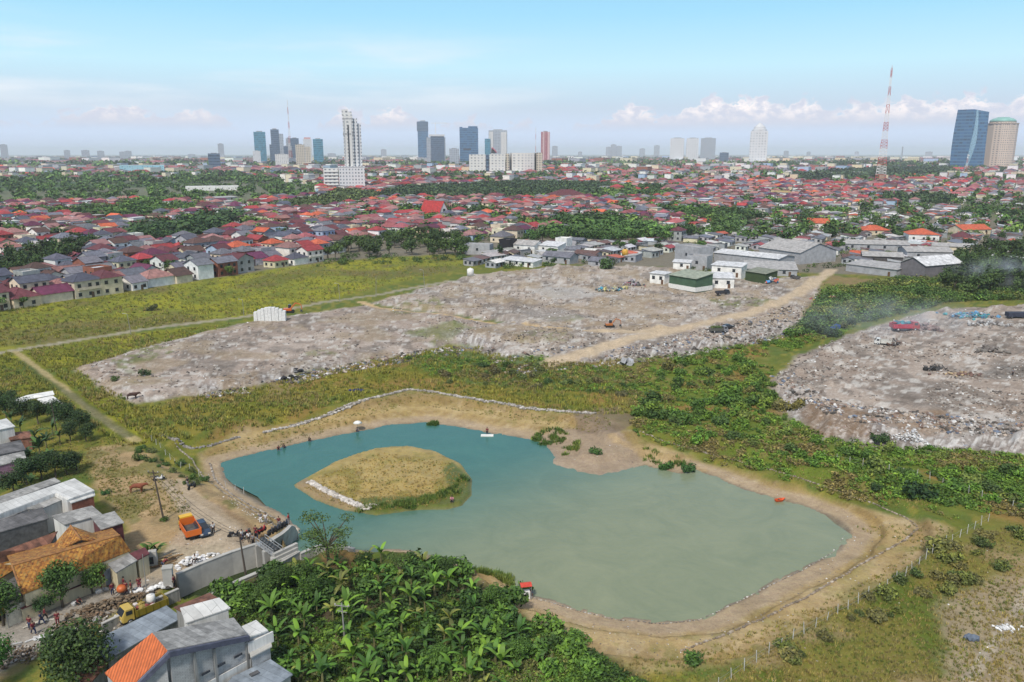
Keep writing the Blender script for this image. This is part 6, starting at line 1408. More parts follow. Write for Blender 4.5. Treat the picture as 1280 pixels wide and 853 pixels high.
def car(u, v, rz, col, label, s=1.0):
    o = thing('car', label, 'car', G(u, v), rz); o.scale = (s,) * 3
    b = loft(MB(), [(-2.15, .72, .70, .38, .78), (-2.0, .84, .80, .28, .95), (-1.2, .86, .82, .24, 1.0), (.9, .86, .82, .24, .98), (1.8, .84, .76, .28, .86), (2.15, .70, .62, .36, .66)]); b.build('body', CARP, o, color=col, bevel=.06)
    b = loft(MB(), [(-1.9, .74, .66, .95, 1.0), (-1.35, .76, .60, .97, 1.46), (.1, .76, .60, .97, 1.50), (1.05, .74, .66, .96, .99)]); b.build('glasshouse', GLASS, o)
    b = MB(); b.slab([(-1.4, -.58, 1.50), (.08, -.58, 1.53), (.08, .58, 1.53), (-1.4, .58, 1.50)], .05); b.build('roof', CARP, o, color=col)
    for sy in (-1, 1):
        b = MB(); b.box((2.08, sy * .5, .66), (.16, .34, .16)); b.build('headlight', LAMP, o); b = MB(); b.box((-2.12, sy * .55, .75), (.1, .28, .2)); b.build('tail_light', TAIL, o)
        b = MB(); b.box((.75, sy * .92, 1.02), (.15, .14, .1)); b.build('mirror', CARP, o, color=col)
    add_wheels(o, (-1.3, 1.35), .78, .31, .2); return o
def truck(u, v, rz, cab, bed, label, load=None, s=1.0, loadm=None):
    o = thing('truck', label, 'truck', G(u, v), rz); o.scale = (s,) * 3
    b = loft(MB(), [(1.35, .92, .86, .55, 2.1), (2.3, .92, .86, .55, 2.12), (2.75, .9, .8, .55, 1.35), (2.85, .88, .78, .55, 1.2)]); b.build('cab', CARP, o, color=cab, bevel=.05)
    b = MB(); b.add([(2.32, -.74, 2.0), (2.32, .74, 2.0), (2.78, .7, 1.36), (2.78, -.7, 1.36), (2.36, -.74, 2.02), (2.36, .74, 2.02), (2.82, .7, 1.38), (2.82, -.7, 1.38)], [(3, 2, 1, 0), (4, 5, 6, 7), (0, 1, 5, 4), (1, 2, 6, 5), (2, 3, 7, 6), (3, 0, 4, 7)]); b.build('windscreen', GLASS, o)
    for sy in (-1, 1): b = MB(); b.box((1.95, sy * .9, 1.65), (.7, .05, .5)); b.build('window', GLASS, o); b = MB(); b.box((2.87, sy * .62, .85), (.06, .28, .2)); b.build('headlight', LAMP, o)
    b = MB(); b.box((0, 0, .6), (5.2, .8, .18)); b.box((2.86, 0, .62), (.12, 1.8, .2)); b.build('chassis', DSTEEL, o)
    b = MB(); x0, x1, w, z0, z1 = -2.7, 1.2, 1.0, .78, 1.65
    b.box(((x0 + x1) / 2, 0, z0), (x1 - x0, 2 * w, .1)); b.box(((x0 + x1) / 2, -w, (z0 + z1) / 2), (x1 - x0, .08, z1 - z0)); b.box(((x0 + x1) / 2, w, (z0 + z1) / 2), (x1 - x0, .08, z1 - z0)); b.box((x1, 0, (z0 + z1) / 2 + .15), (.08, 2 * w, z1 - z0 + .3)); b.box((x0, 0, (z0 + z1) / 2), (.08, 2 * w, z1 - z0))
    for k in range(5): b.box((x0 + .3 + k * .85, -w - .06, (z0 + z1) / 2), (.08, .07, z1 - z0)); b.box((x0 + .3 + k * .85, w + .06, (z0 + z1) / 2), (.08, .07, z1 - z0))
    b.build('cargo_bed', CARP, o, color=bed)
    b = MB(); b.box(((x0 + x1) / 2, 0, z0 + .08), (x1 - x0 - .14, 2 * w - .12, .05)); b.build('bed_floor', paint('bed_floor', (.09, .085, .08, 1), .8, noise=.3), o)
    add_wheels(o, (-1.6, 1.9), .82, .42, .28)
    return o
def load_blobs(name, label, cat, o, cols, n=14, seed=0, z=1.25, mat=None):
    """a cargo that rests on the truck: a thing of its own"""
    rn = random.Random(seed); b = MB(); cs = []
    for k in range(n):
        k0 = len(b.v); b.blob((rn.uniform(-2.3, .8), rn.uniform(-.7, .7), z + rn.uniform(-.1, .35)), (rn.uniform(.35, .6), rn.uniform(.3, .5), rn.uniform(.22, .4)), rn.randrange(999), 1, .2); c = rn.choice(cols); cs += [(*c, 1)] * (len(b.v) - k0)
    me = b.mesh(name, paint('cargo', src='vert', rough=.8, noise=.2)); a = me.color_attributes.new('Col', 'FLOAT_COLOR', 'POINT'); a.data.foreach_set('color', np.array(cs, dtype=np.float32).ravel())
    q = link(name, me); q.matrix_world = o.matrix_basis.copy(); q.location = o.location; q.rotation_euler = o.rotation_euler; q.scale = o.scale
    return tag(q, label, cat)
ORNG, YELW, BLUED = (.62, .14, .02, 1), (.66, .40, .03, 1), (.025, .045, .085, 1)
rzt = edge_rz((240, 671), (231, 657)) 
truck(237.5, 667, rzt, YELW, ORNG, 'orange tipper truck with yellow cab parked on the dirt yard', s=1.05)
car(253, 666, edge_rz((249, 658), (258, 672)), BLUED, 'dark blue car parked beside the orange truck', 1.05)
p = P(175, 768, -1.2); rzy = edge_rz((200, 758, 0), (160, 774, 0))
ty = truck(176, 768, rzy, (.50, .36, .09, 1), (.22, .17, .025, 1), 'yellow truck parked in the channel behind blue grey shed', s=1.02); ty.location = P(180, 770, -1.1)
bpy.context.view_layer.update()
load_blobs('cargo_load', 'mixed red and white scrap heaped in the yellow truck bed', 'cargo', ty, [(.2, .05, .04), (.55, .5, .5), (.1, .09, .08), (.3, .22, .05)], 16, 2)
tg1 = truck(898, 416, .15, GREYC, (.10, .10, .09, 1), 'grey truck heaped with green waste on the dirt road'); bpy.context.view_layer.update(); load_blobs('green_waste', 'green leafy waste piled on the grey truck', 'cargo', tg1, [(.05, .09, .02), (.07, .11, .03), (.1, .1, .03)], 22, 3, 1.6)
tr = truck(1130, 414, .0, (.35, .04, .04, 1), (.40, .03, .06, 1), 'red truck with blue cargo on the right tip', s=1.5); bpy.context.view_layer.update(); load_blobs('blue_cargo', 'blue and teal bundles on the red truck', 'cargo', tr, [(.03, .10, .16), (.05, .22, .28), (.3, .04, .06)], 22, 4, 1.6)
truck(1106, 432, 2.75, (.6, .6, .58, 1), (.55, .54, .5, 1), 'white pickup truck on the right tip below the red truck', s=1.0); car(910, 411, .4, (.03, .03, .035, 1), 'dark van next to the grey green-loaded truck on the road')
truck(903, 369, .3, (.03, .035, .05, 1), (.04, .04, .05, 1), 'dark pickup in front of white annex by the green shed'); truck(994, 349, 2.2, (.05, .05, .05, 1), (.1, .1, .1, 1), 'small dark truck beside the road at the low grey shed', s=.8)
# burnt wreck
o = thing('wreck', 'burnt black wreck on the right tip', 'wreck', G(1167, 463)); b = MB(); rn = random.Random(9)
for k in range(26): a_ = Vector((rn.uniform(-3, 3), rn.uniform(-1.2, 1.2), rn.uniform(.1, .8))); b.tube(a_, a_ + Vector((rn.uniform(-1.2, 1.2), rn.uniform(-.6, .6), rn.uniform(.2, 1.2))), .12, n=5)
b.build('frame', DARKW, o)
b = MB()
for k in range(5): b.blob((rn.uniform(-2.5, 2.5), rn.uniform(-.8, .8), .5), (.8, .6, .6), k, 1, .3)
b.build('charred_body', paint('char', (.02, .02, .02, 1), .9), o)
# orange excavator among debris right of the white panels
EXO = (.55, .12, .03, 1)
def digger(u, v, rz, label, s=1.0, col=EXO):
    o = thing('excavator', label, 'excavator', G(u, v), rz); o.scale = (s,) * 3
    for sy in (-1, 1):
        b = MB(); b.box((0, sy * .85, .38), (2.6, .45, .5)); b.lathe([(.38, -.22), (.38, .22)], (1.3, sy * .85, .38), 12, 'Y'); b.lathe([(.38, -.22), (.38, .22)], (-1.3, sy * .85, .38), 12, 'Y'); b.build('track', RUB, o)
    b = MB(); b.box((-.3, 0, 1.05), (2.4, 1.9, .7)); b.build('body', CARP, o, color=col, bevel=.06); b = MB(); b.box((.35, .5, 1.85), (1.0, .85, 1.1), taper=.9); b.build('cab', GLASS, o)
    b = MB(); b.path([(.7, -.3, 1.3), (2.2, -.3, 3.0), (3.8, -.3, 2.4)], [.2, .18, .14], 6); b.build('boom', CARP, o, color=col); b = MB(); b.path([(3.8, -.3, 2.4), (4.0, -.3, .9)], [.13, .1], 6); b.build('arm', CARP, o, color=col); b = MB(); b.box((3.8, -.3, .6), (.7, .8, .6), taper=.7); b.build('bucket', DSTEEL, o)
    return o
digger(361, 391, .2, 'orange excavator right of the tall white panel stack', 1.15); digger(762, 409, .1, 'small rusty orange excavator on the dump track', .9, (.4, .14, .04, 1))
digger(6, 768, 1.2, 'yellow crane arm at the left edge beside the round tree', .9, (.66, .36, .03, 1))
# ------------------------------------------------------------------ poles, fences, heaps, small things
WOODP = paint('pole_wood', (.085, .065, .05, 1), .9, noise=.3, scale=3, streak=True); CPOLE = paint('pole_concrete', (.26, .25, .235, 1), .85, noise=.2)
def pole(u, v, ut, vt, label, r=.14, arm=True, mat=WOODP, lamp=False):
    p = G(u, v); q = at_depth(ut, vt, p.y) - p; o = thing('utility_pole' if not lamp else 'street_lamp', label, 'utility pole' if not lamp else 'street lamp', p)
    b = MB(); b.tube((0, 0, -.3), q, r, r * .6, 8); b.build('shaft', mat, o)
    if arm:
        b = MB(); b.tube(q + Vector((-.9, .2, -.4)), q + Vector((.9, -.2, -.35)), .06, n=5); b.tube(q + Vector((-.6, .2, -1.1)), q + Vector((.6, -.2, -1.1)), .05, n=5); b.build('crossarm', mat, o)
        for k in (-.8, 0, .8): b = MB(); b.lathe([(.05, 0), (.09, .08), (.05, .2)], (q.x + k, q.y - k * .2, q.z - .33), 8); b.build('insulator', CONC, o)
    if lamp:
        b = MB(); b.tube(q, q + Vector((-1.0, 0, .25)), .04, n=5); b.build('lamp_arm', STEEL, o); b = MB(); b.box(q + Vector((-1.15, 0, .25)), (.6, .22, .14)); b.build('lamp_head', STEEL, o)
    return o, p, q
def arm_x(): pass
_, pA, qA = pole(205, 651, 191, 588, 'tall dark leaning pole with lamp arm in the dirt yard', .16)
_, pB, qB = pole(307, 716, 299, 668, 'leaning wooden pole rising from the canal beside the sluice', .16)
_, pC, qC = pole(183, 737, 178, 693, 'thin pole standing on the lane near maroon workers', .07, False, CPOLE)
pole(431, 800, 427, 754, 'concrete pole standing in the banana garden', .12, True, CPOLE); pole(72, 545, 64, 503, 'thin dark pole among the left banana trees', .12, False)
for u, v, ut, vt, l in ((164, 419, 159, 393, 'leftmost street lamp on the field track'), (305, 395, 303, 375, 'street lamp on the track left of the white panel stack'), (425, 378, 423, 355, 'street lamp on the track right of the white panel stack'), (470, 371, 470, 345, 'dark wooden pole where the dirt track forks'), (531, 362, 529, 338, 'street lamp farthest along the field track')): pole(u, v, ut, vt, l, .1, False, CPOLE, 'street' in l)
b = MB()
for k in range(3):
    a_ = pA + qA + Vector((-.8 + .8 * k, 0, -.1)); e_ = pB + qB + Vector((-.8 + .8 * k, 0, -.1)); pts = [a_.lerp(e_, t / 14) - Vector((0, 0, 1.4 * 4 * (t / 14) * (1 - t / 14))) for t in range(15)]; b.path(pts, .02, 4)
o = b.build('power_cable', RUB); tag(o, 'sagging power cables between the two leaning poles', 'cable')
# wire fences
def fence(label, pts, n, h=1.5, name='wire_fence'):
    ps = [G(u, v) for u, v in pts]; o = thing(name, label, 'fence', ps[0]); seg = [(ps[i + 1] - ps[i]).length for i in range(len(ps) - 1)]; T = sum(seg); q = []
    for k in range(n):
        d = T * k / (n - 1); i = 0
        while i < len(seg) - 1 and d > seg[i]: d -= seg[i]; i += 1
        x = ps[i].lerp(ps[i + 1], min(1, d / seg[i])); x.z = gz(x.x, x.y); q.append(x - ps[0])
    for x in q:
        b = MB(); t = Vector((random.uniform(-.15, .15), random.uniform(-.15, .15), h * random.uniform(.8, 1.1))); b.tube(x - Vector((0, 0, .2)), x + t, .055, .045, 5); b.build('post', paint('white_post', (.5, .49, .46, 1), .8, noise=.2), o)
    b = MB()
    for i in range(n - 1):
        for z in (.5, 1.1): b.tube(q[i] + Vector((0, 0, z)), q[i + 1] + Vector((0, 0, z)), .008, n=3)
    b.build('wire', STEEL, o)
fence('wire fence with thin white posts along the lower right bank', [(898, 860), (955, 822), (1010, 790), (1060, 762), (1130, 722), (1180, 682), (1235, 652)], 30)
fence('wire fence with white posts on the green slope right of the pond', [(1030, 575), (1090, 585), (1160, 600), (1230, 625), (1285, 640)], 16); fence('wire fence along the yard edge above the west shore', [(190, 552), (225, 585), (262, 600), (305, 618)], 14, 1.2)
# heaps made of many pieces (one thing each: a heap)
def heap(name, label, cat, u, v, n, ext, size, cols, seed, z=0, kind='blob', mat=None, rot=0.0):
    p = G(u, v); rn = random.Random(seed); b = MB(); cs = []; c_, s_ = math.cos(rot), math.sin(rot)
    for k in range(n):
        x, y = rn.gauss(0, .42) * ext[0], rn.gauss(0, .42) * ext[1]; hh = ext[2] * max(0, 1 - (x / ext[0]) ** 2 - (y / ext[1]) ** 2) * rn.random(); X, Y = x * c_ - y * s_, x * s_ + y * c_; k0 = len(b.v); s = size * rn.uniform(.5, 1.2)
        base = gz(p.x + X, p.y + Y) - p.z
        if kind == 'blob': b.blob((X, Y, base + hh + s * .25), (s, s * rn.uniform(.5, .9), s * rn.uniform(.35, .7)), rn.randrange(9999), 1, .22)
        elif kind == 'plank': a = rn.uniform(-.4, .4) + rot; b.box((X, Y, base + hh + .1), (size * 4 * rn.uniform(.6, 1.2), size * .3, size * .2), a)
        else: b.box((X, Y, base + hh + s * .3), (s, s * rn.uniform(.4, 1), s * rn.uniform(.2, .8)), rn.uniform(0, 3), M=Euler((rn.uniform(-.6, .6), rn.uniform(-.6, .6), rn.uniform(0, 6))).to_matrix())
        c = rn.choice(cols); f = rn.uniform(.7, 1.25); cs += [(c[0] * f, c[1] * f, c[2] * f, 1)] * (len(b.v) - k0)
    me = b.mesh(name, paint('heap', src='vert', rough=.85, noise=.25, scale=2.5)); a = me.color_attributes.new('Col', 'FLOAT_COLOR', 'POINT'); a.data.foreach_set('color', np.array(cs, dtype=np.float32).ravel())
    o = link(name, me); o.location = p; return tag(o, label, cat, kind='stuff' if n >= 90 else None)
WHT, GRY, BRN, DRK, BLU = (.68, .68, .68), (.30, .28, .26), (.16, .105, .06), (.05, .045, .04), (.05, .16, .36)
heap('sack_pile', 'big heap of filled white sacks against the canal wall', 'sacks', 242, 705, 70, (2.2, 1.3, 1.2), .36, [WHT, (.6, .6, .62), (.72, .71, .7)], 1, rot=.4); heap('sack_pile', 'short row of white sacks right of the big sack heap', 'sacks', 263, 695, 12, (1.8, .5, .3), .34, [WHT], 2, rot=.4)
heap('sack_pile', 'white sacks on dark barrow beside the concrete pillar', 'sacks', 198, 737, 22, (1.8, .9, .6), .45, [WHT, WHT, DRK], 3, rot=.3); heap('sack_pile', 'two white sacks by the crouching person on lane', 'sacks', 93, 757, 4, (.5, .5, .2), .45, [WHT], 4); heap('sack_pile', 'flat white sacks near the pale blue gate', 'sacks', 131, 739, 8, (1.2, .7, .1), .45, [WHT], 5); heap('sack_pile', 'white sacks behind the maroon workers by thin pole', 'sacks', 169, 739, 8, (1.2, .6, .2), .45, [WHT], 6)
heap('soil_heap', 'long dark heap of dug mud along the lane edge', 'soil heap', 142, 757, 520, (6.0, 1.3, .9), .26, [BRN, (.10, .075, .05), (.2, .15, .1)], 7, rot=.52); heap('soil_heap', 'brown dug soil heap continuing below the long mud heap', 'soil heap', 108, 775, 200, (3.2, .9, .5), .22, [BRN, (.2, .13, .08), (.12, .085, .055)], 8, rot=.5); heap('rubble_heap', 'brown rubble and stones behind the big dark street tree', 'rubble heap', 22, 822, 260, (3.0, 2.2, .8), .28, [BRN, (.2, .15, .11), (.36, .33, .3)], 9, kind='box')
heap('rubble_heap', 'grey stones in front of the yellow truck cab', 'rubble heap', 143, 786, 90, (2.6, 1.4, .4), .4, [(.3, .28, .25), (.2, .17, .13), (.45, .43, .4)], 10, kind='box')
heap('plank_pile', 'flat white planks lying on the lane', 'planks', 56, 778, 6, (1.6, .5, .1), .55, [(.6, .56, .48)], 11, kind='plank', rot=.45); heap('bamboo_pile', 'loose bamboo poles stacked by the banana plants at lane corner', 'bamboo poles', 208, 704, 26, (1.8, 1.6, .7), .5, [(.42, .3, .14), (.3, .19, .09), (.2, .12, .06)], 12, kind='plank', rot=.8)
heap('white_edging', 'long white plastic edging lying beside the brown soil heap', 'edging', 62, 795, 12, (5.5, .25, .05), .6, [(.6, .6, .6)], 13, kind='plank', rot=.5)
heap('tarp_heap', 'blue tarpaulin and scrap beside the creeper shed', 'tarpaulin', 966, 354, 24, (3.2, 1.8, 2.4), 1.4, [(.06, .22, .48), (.08, .3, .5), (.5, .5, .5), (.5, .12, .08)], 14, kind='box'); heap('scrap_heap', 'yellow sacks and turquoise tarp scrap on the middle tip', 'scrap heap', 764, 364, 60, (9, 3.0, 1.2), 1.1, [(.5, .45, .2), (.06, .25, .35), (.3, .28, .26), (.08, .10, .12), (.55, .52, .4)], 15, kind='box')
heap('scrap_heap', 'colourful bagged rubbish at the end of the road bank', 'scrap heap', 1037, 375, 110, (7, 3.5, 1.4), .8, [(.5, .48, .46), (.2, .2, .3), (.6, .45, .1), (.3, .1, .1), (.15, .25, .4)], 16, kind='box'); heap('scrap_heap', 'white and blue bags at far side of the right tip', 'scrap heap', 1212, 397, 90, (9, 3.5, 1.6), 1.0, [(.55, .55, .56), (.1, .25, .42), (.06, .3, .34), (.2, .19, .2)], 17, kind='box'); heap('scrap_heap', 'pale bagged rubbish left of the dark trailer', 'scrap heap', 1237, 405, 80, (9, 3, .8), .9, [(.5, .5, .5), (.36, .34, .33), (.2, .18, .17)], 18, kind='box')
heap('tarp_heap', 'crumpled dark blue tarpaulin in the green strip', 'tarpaulin', 1042, 413, 12, (2.5, 1.2, 1.0), 1.3, [(.015, .05, .17)], 19); heap('scrap_heap', 'violet and white plastic rubbish left of green shed', 'scrap heap', 790, 357, 60, (4.5, 2.4, 2.4), .9, [(.3, .26, .3), (.4, .15, .18), (.45, .44, .43), (.1, .1, .1)], 20, kind='box')
heap('cloth_bundle', 'dark blue cloth dumped on the grass bank', 'cloth', 446, 489, 8, (1.3, .6, .3), .6, [(.02, .03, .12)], 21); heap('cloth_bundle', 'grey blue sheet crumpled on bare ground bottom right', 'cloth', 1213, 800, 8, (.8, .6, .2), .6, [(.12, .15, .2)], 22); heap('dirt_mound', 'dark burnt mound on the far part of the right tip', 'mound', 1238, 440, 70, (4, 3, 1.5), .8, [(.14, .12, .11), (.2, .18, .16)], 23); heap('dirt_mound', 'reddish mound behind the red truck on the right tip', 'mound', 1160, 412, 70, (4.5, 3, 1.6), .8, [(.22, .15, .14), (.26, .2, .18)], 24); heap('scrap_heap', 'brown scrap pile right of the white pickup', 'scrap heap', 1116, 432, 60, (2.5, 1.6, 1.8), .6, [(.14, .08, .06), (.25, .18, .15), (.1, .09, .09)], 25, kind='box')
heap('timber_scrap', 'yellow and brown timber scrap behind the burnt wreck', 'timber scrap', 1205, 468, 60, (6, 1.5, .5), .7, [(.4, .3, .18), (.3, .24, .2), (.2, .12, .1)], 26, kind='box'); heap('white_plastic', 'drift of white plastic rubbish at the foot of the right tip', 'plastic rubbish', 1138, 541, 160, (4.2, 1.8, .6), .4, [(.7, .7, .7), (.6, .6, .62), (.4, .38, .36)], 27, kind='box'); heap('white_plastic', 'white plastic scatter at left foot of the right tip', 'plastic rubbish', 992, 512, 160, (4.0, 2.5, .4), .35, [(.66, .65, .65), (.4, .38, .36), (.2, .18, .17)], 28, kind='box'); heap('white_plastic', 'broken white sheeting on bare track bottom right', 'plastic rubbish', 1257, 786, 40, (1.6, .7, .1), .35, [(.62, .62, .62)], 29, kind='box')
heap('fallen_sheet', 'pale fallen sheet on the scrub below the road', 'sheet', 782, 456, 3, (1.2, .5, .1), 2.6, [(.4, .4, .42)], 30, kind='box'); heap('black_bags', 'black and white bags on the left rim of the lot', 'rubbish bags', 363, 474, 14, (3.0, 1.2, .8), .8, [(.02, .02, .025), (.66, .66, .66), (.02, .02, .02)], 31); heap('black_bags', 'black plastic bags further right on the lot rim', 'rubbish bags', 374, 466, 8, (2.0, .8, .6), .7, [(.02, .02, .025), (.2, .2, .2)], 32)
# white panels stacked in an arch
o = thing('panel_stack', 'tall arched stack of white concrete panels by the field track', 'panel stack', G(338, 401), .12); o.scale = (.76, .7, .82)
for k in range(9):
    x = -6.0 + 1.5 * k; h = 3.3 + 2.2 * math.sin(math.pi * (k + .6) / 9.5); b = MB(); b.box((x, (k % 2) * .25, h / 2), (1.42, 3.2, h), taper=.96); b.build('panel', TARP, o)
o = thing('water_tank', 'white cylindrical tank standing at the corner of the field', 'tank', G(588, 345)); b = MB(); b.lathe([(1.5, 0), (1.5, 2.9), (1.0, 3.3), (.3, 3.4)], (0, 0, 0), 14); b.build('tank_body', TRIM, o); b = MB(); b.lathe([(.4, 3.38), (.4, 3.6), (.05, 3.62)], (0, 0, 0), 10); b.build('lid', TRIM, o)
o = thing('water_tank', 'orange yellow tank on a stand among the shacks', 'tank', P(781, 325)); b = MB(); b.lathe([(1.6, 2), (1.7, 5), (1.2, 5.6), (.3, 5.8)], (0, 0, 0), 14); b.build('tank_body', paint('tank_orange', (.6, .33, .04, 1), .4), o); b = MB(); [b.tube((x, y, 0), (x, y, 2), .12, n=5) for x in (-1, 1) for y in (-1, 1)]; b.build('stand', DSTEEL, o)
o = thing('trailer', 'dark covered trailer at the right edge of the right tip', 'trailer', G(1274, 397)); o.scale = (.62, .8, .62); b = MB(); b.box((0, 0, 1.8), (14, 3, 2.4)); b.build('cover', paint('navy_cover', (.03, .035, .06, 1), .7, noise=.3), o, bevel=.2); add_wheels(o, (-5, 4, 5.5), 1.3, .45, .3); b = MB(); b.box((0, 0, .5), (13, 1.2, .2)); b.build('chassis', DSTEEL, o)
# stall, parasol, raft, orange boat, barrow
o = thing('food_stall', 'little stall with red roof and white cloth on the near shore', 'stall', G(657, 748), .2); b = MB(); b.box((0, 0, .55), (1.1, .8, 1.0)); b.build('cart', TRIM, o); b = MB(); b.slab([(-.75, -.6, 2.0), (.75, -.6, 2.0), (.75, 0, 2.3), (-.75, 0, 2.3)], .05); b.slab([(-.75, 0, 2.3), (.75, 0, 2.3), (.75, .6, 2.0), (-.75, .6, 2.0)], .05); b.build('canopy', paint('canopy_red', (.5, .05, .03, 1), .7), o)
for x in (-.65, .65):
    for y in (-.5, .5): b = MB(); b.tube((x, y, 0), (x, y, 2.0), .03, n=5); b.build('post', STEEL, o)
p = G(447, 539); o = thing('parasol', 'pale parasol over the crouching angler on the north shore', 'parasol', p); b = MB(); b.lathe([(1.0, 1.7), (.6, 2.0), (.05, 2.2)], (0, .3, 0), 10); b.build('canopy', TRIM, o); b = MB(); b.tube((0, .3, 0), (0, .3, 2.2), .03); b.build('pole', STEEL, o)
p = P(609, 545, WZ); o = thing('raft', 'small white raft at the north shore under the standing angler', 'raft', (p.x, p.y, WZ)); b = MB(); b.box((0, 0, .08), (2.6, 1.1, .18)); b.build('deck', TRIM, o); 
for s in (-.4, .4): b = MB(); b.lathe([(.16, -1.3), (.16, 1.3)], (0, s, -.02), 8, 'X'); b.build('float', paint('float_blue', (.2, .3, .4, 1)), o)
p = G(974, 627); o = thing('rowing_boat', 'small orange boat pulled up on the east shore', 'boat', p, .3); o.scale = (.7, .7, .7); b = MB(); b.add([(-1.0, -.35, .1), (.7, -.4, .1), (1.4, 0, .35), (.7, .4, .1), (-1.0, .35, .1), (-1.1, -.5, .6), (.7, -.6, .6), (1.7, 0, .75), (.7, .6, .6), (-1.1, .5, .6)], [(4, 3, 2, 1, 0)] + [(i, (i + 1) % 5, 5 + (i + 1) % 5, 5 + i) for i in range(5)]); q = b.build('hull', paint('boat_orange', (.6, .09, .02, 1), .5), o); s_ = q.modifiers.new('solid', 'SOLIDIFY'); s_.thickness = .06; b = MB(); b.box((0, 0, .45), (.3, 1.0, .05)); b.build('bench', WOODP, o)
o = thing('barrow', 'orange concrete mixer barrow beside the maroon workers', 'barrow', P(153, 744), .5); b = MB(); b.lathe([(.35, .45), (.6, .7), (.62, 1.0), (.4, 1.35)], (0, 0, 0), 12); b.build('drum', paint('mixer', (.5, .12, .03, 1), .5), o); b = MB(); [b.tube((x, y, .3), (0, 0, .6), .05, n=5) for x, y in ((-.7, -.4), (.7, -.4), (-.7, .4), (.7, .4))]; b.build('frame', DSTEEL, o); [wheel_mb(.28, .1, (0, s * .5, .28)).build('wheel', RUB, o) for s in (-1, 1)]
o = thing('drum', 'white plastic drum on the wall by the yellow truck', 'drum', P(189, 753, .2)); b = MB(); b.lathe([(.5, 0), (.55, .5), (.5, 1.0), (.2, 1.05)], (0, 0, 0), 14); b.build('barrel', TRIM, o); b = MB(); b.lathe([(.22, 1.04), (.22, 1.12), (.05, 1.13)], (0, 0, 0), 10); b.build('lid', TRIM, o)
# ------------------------------------------------------------------ near trees
NEAR_R = [TreeKind('round', 21, 8, 4.2, 5200, .20), TreeKind('round', 22, 6, 2.7, 3000, .17), TreeKind('spread', 23, 7, 3.4, 1500, .15), TreeKind('round', 24, 5.5, 2.6, 2400, .17), TreeKind('feather', 25, 7.5, 4.2, 3000, .13)]
def near_tree(k, u, v, s, col, label, group=None):
    p = G(u, v); return plant_tree(NEAR_R[k], p.x, p.y, s, col, label, group=group)
near_tree(0, 90, 868, .95, (.042, .075, .02, 1), 'big dense dark green street tree left of the orange tiled house'); near_tree(1, 79, 759, 1.0, (.05, .10, .022, 1), 'round tree in front of the ochre tiled roof'); near_tree(3, 116, 742, .74, (.075, .14, .028, 1), 'small bright green tree right of the round tree by ochre roof')
near_tree(1, 4, 782, .95, (.05, .10, .022, 1), 'round green tree at left edge beside the yellow crane arm'); near_tree(3, -6, 858, 1.0, (.05, .13, .025, 1), 'bright green tree cut by the left edge, bottom corner'); near_tree(4, 411, 708, 1.0, (.07, .115, .03, 1), 'thin feathery tree at the pond kerb by the sluice')
near_tree(3, 56, 768, .5, (.04, .085, .03, 1), 'low shrub tree at the wall left of the round tree')
ga = thing
left_items = []; rn = random.Random(4)
NL = [('the tarpaulin shelter', 50, 505), ('the white left edge house', 8, 535), ('the purple grey shed', 20, 585), ('the long white roofed house', 60, 605), ('the ditch path', 120, 520)]
for (u, v, k, s) in ((8, 522, 1, .8), (28, 525, 3, .9), (48, 530, 1, .85), (66, 528, 3, .9), (84, 535, 1, .9), (100, 540, 3, .85), (108, 552, 3, .7), (88, 552, 1, .7), (52, 600, 1, .8), (70, 598, 3, .9), (84, 594, 3, .8), (34, 606, 1, .8), (18, 618, 3, .8), (96, 588, 3, .6), (12, 512, 3, .8), (-8, 515, 1, .9)):
    o = near_tree(k, u, v, s, vary((.035, .065, .022, 1), .25), '', 'trees on the left edge'); left_items.append((o, 'dark bushy tree' if k == 1 else 'dark rounded small tree', u, v))
for (u, v, s) in ((26, 545, 1.2), (45, 555, 1.3), (58, 560, 1.2), (50, 572, 1.3), (36, 580, 1.2), (62, 578, 1.1), (66, 545, 1.1), (14, 530, 1.1), (30, 604, 1.2), (16, 612, 1.1), (40, 612, 1.1), (75, 556, 1.1)):
    p = G(u, v); o = plant_banana(rn.randrange(7), p.x, p.y, s, '', 'banana plants on the left edge', vary((.05, .095, .03, 1), .2)); left_items.append((o, 'banana plant', u, v))
for (u, v, s, l) in ((188, 703, 1.25, 'tall banana plant beside the cream annex at lane corner'), (197, 699, 1.0, 'short banana plant between annex and pump box'), (181, 706, .9, 'young banana plant against the cream annex wall')):
    p = G(u, v); plant_banana(rn.randrange(7), p.x, p.y, s, l, 'banana plants at the lane corner', (.075, .14, .03, 1))
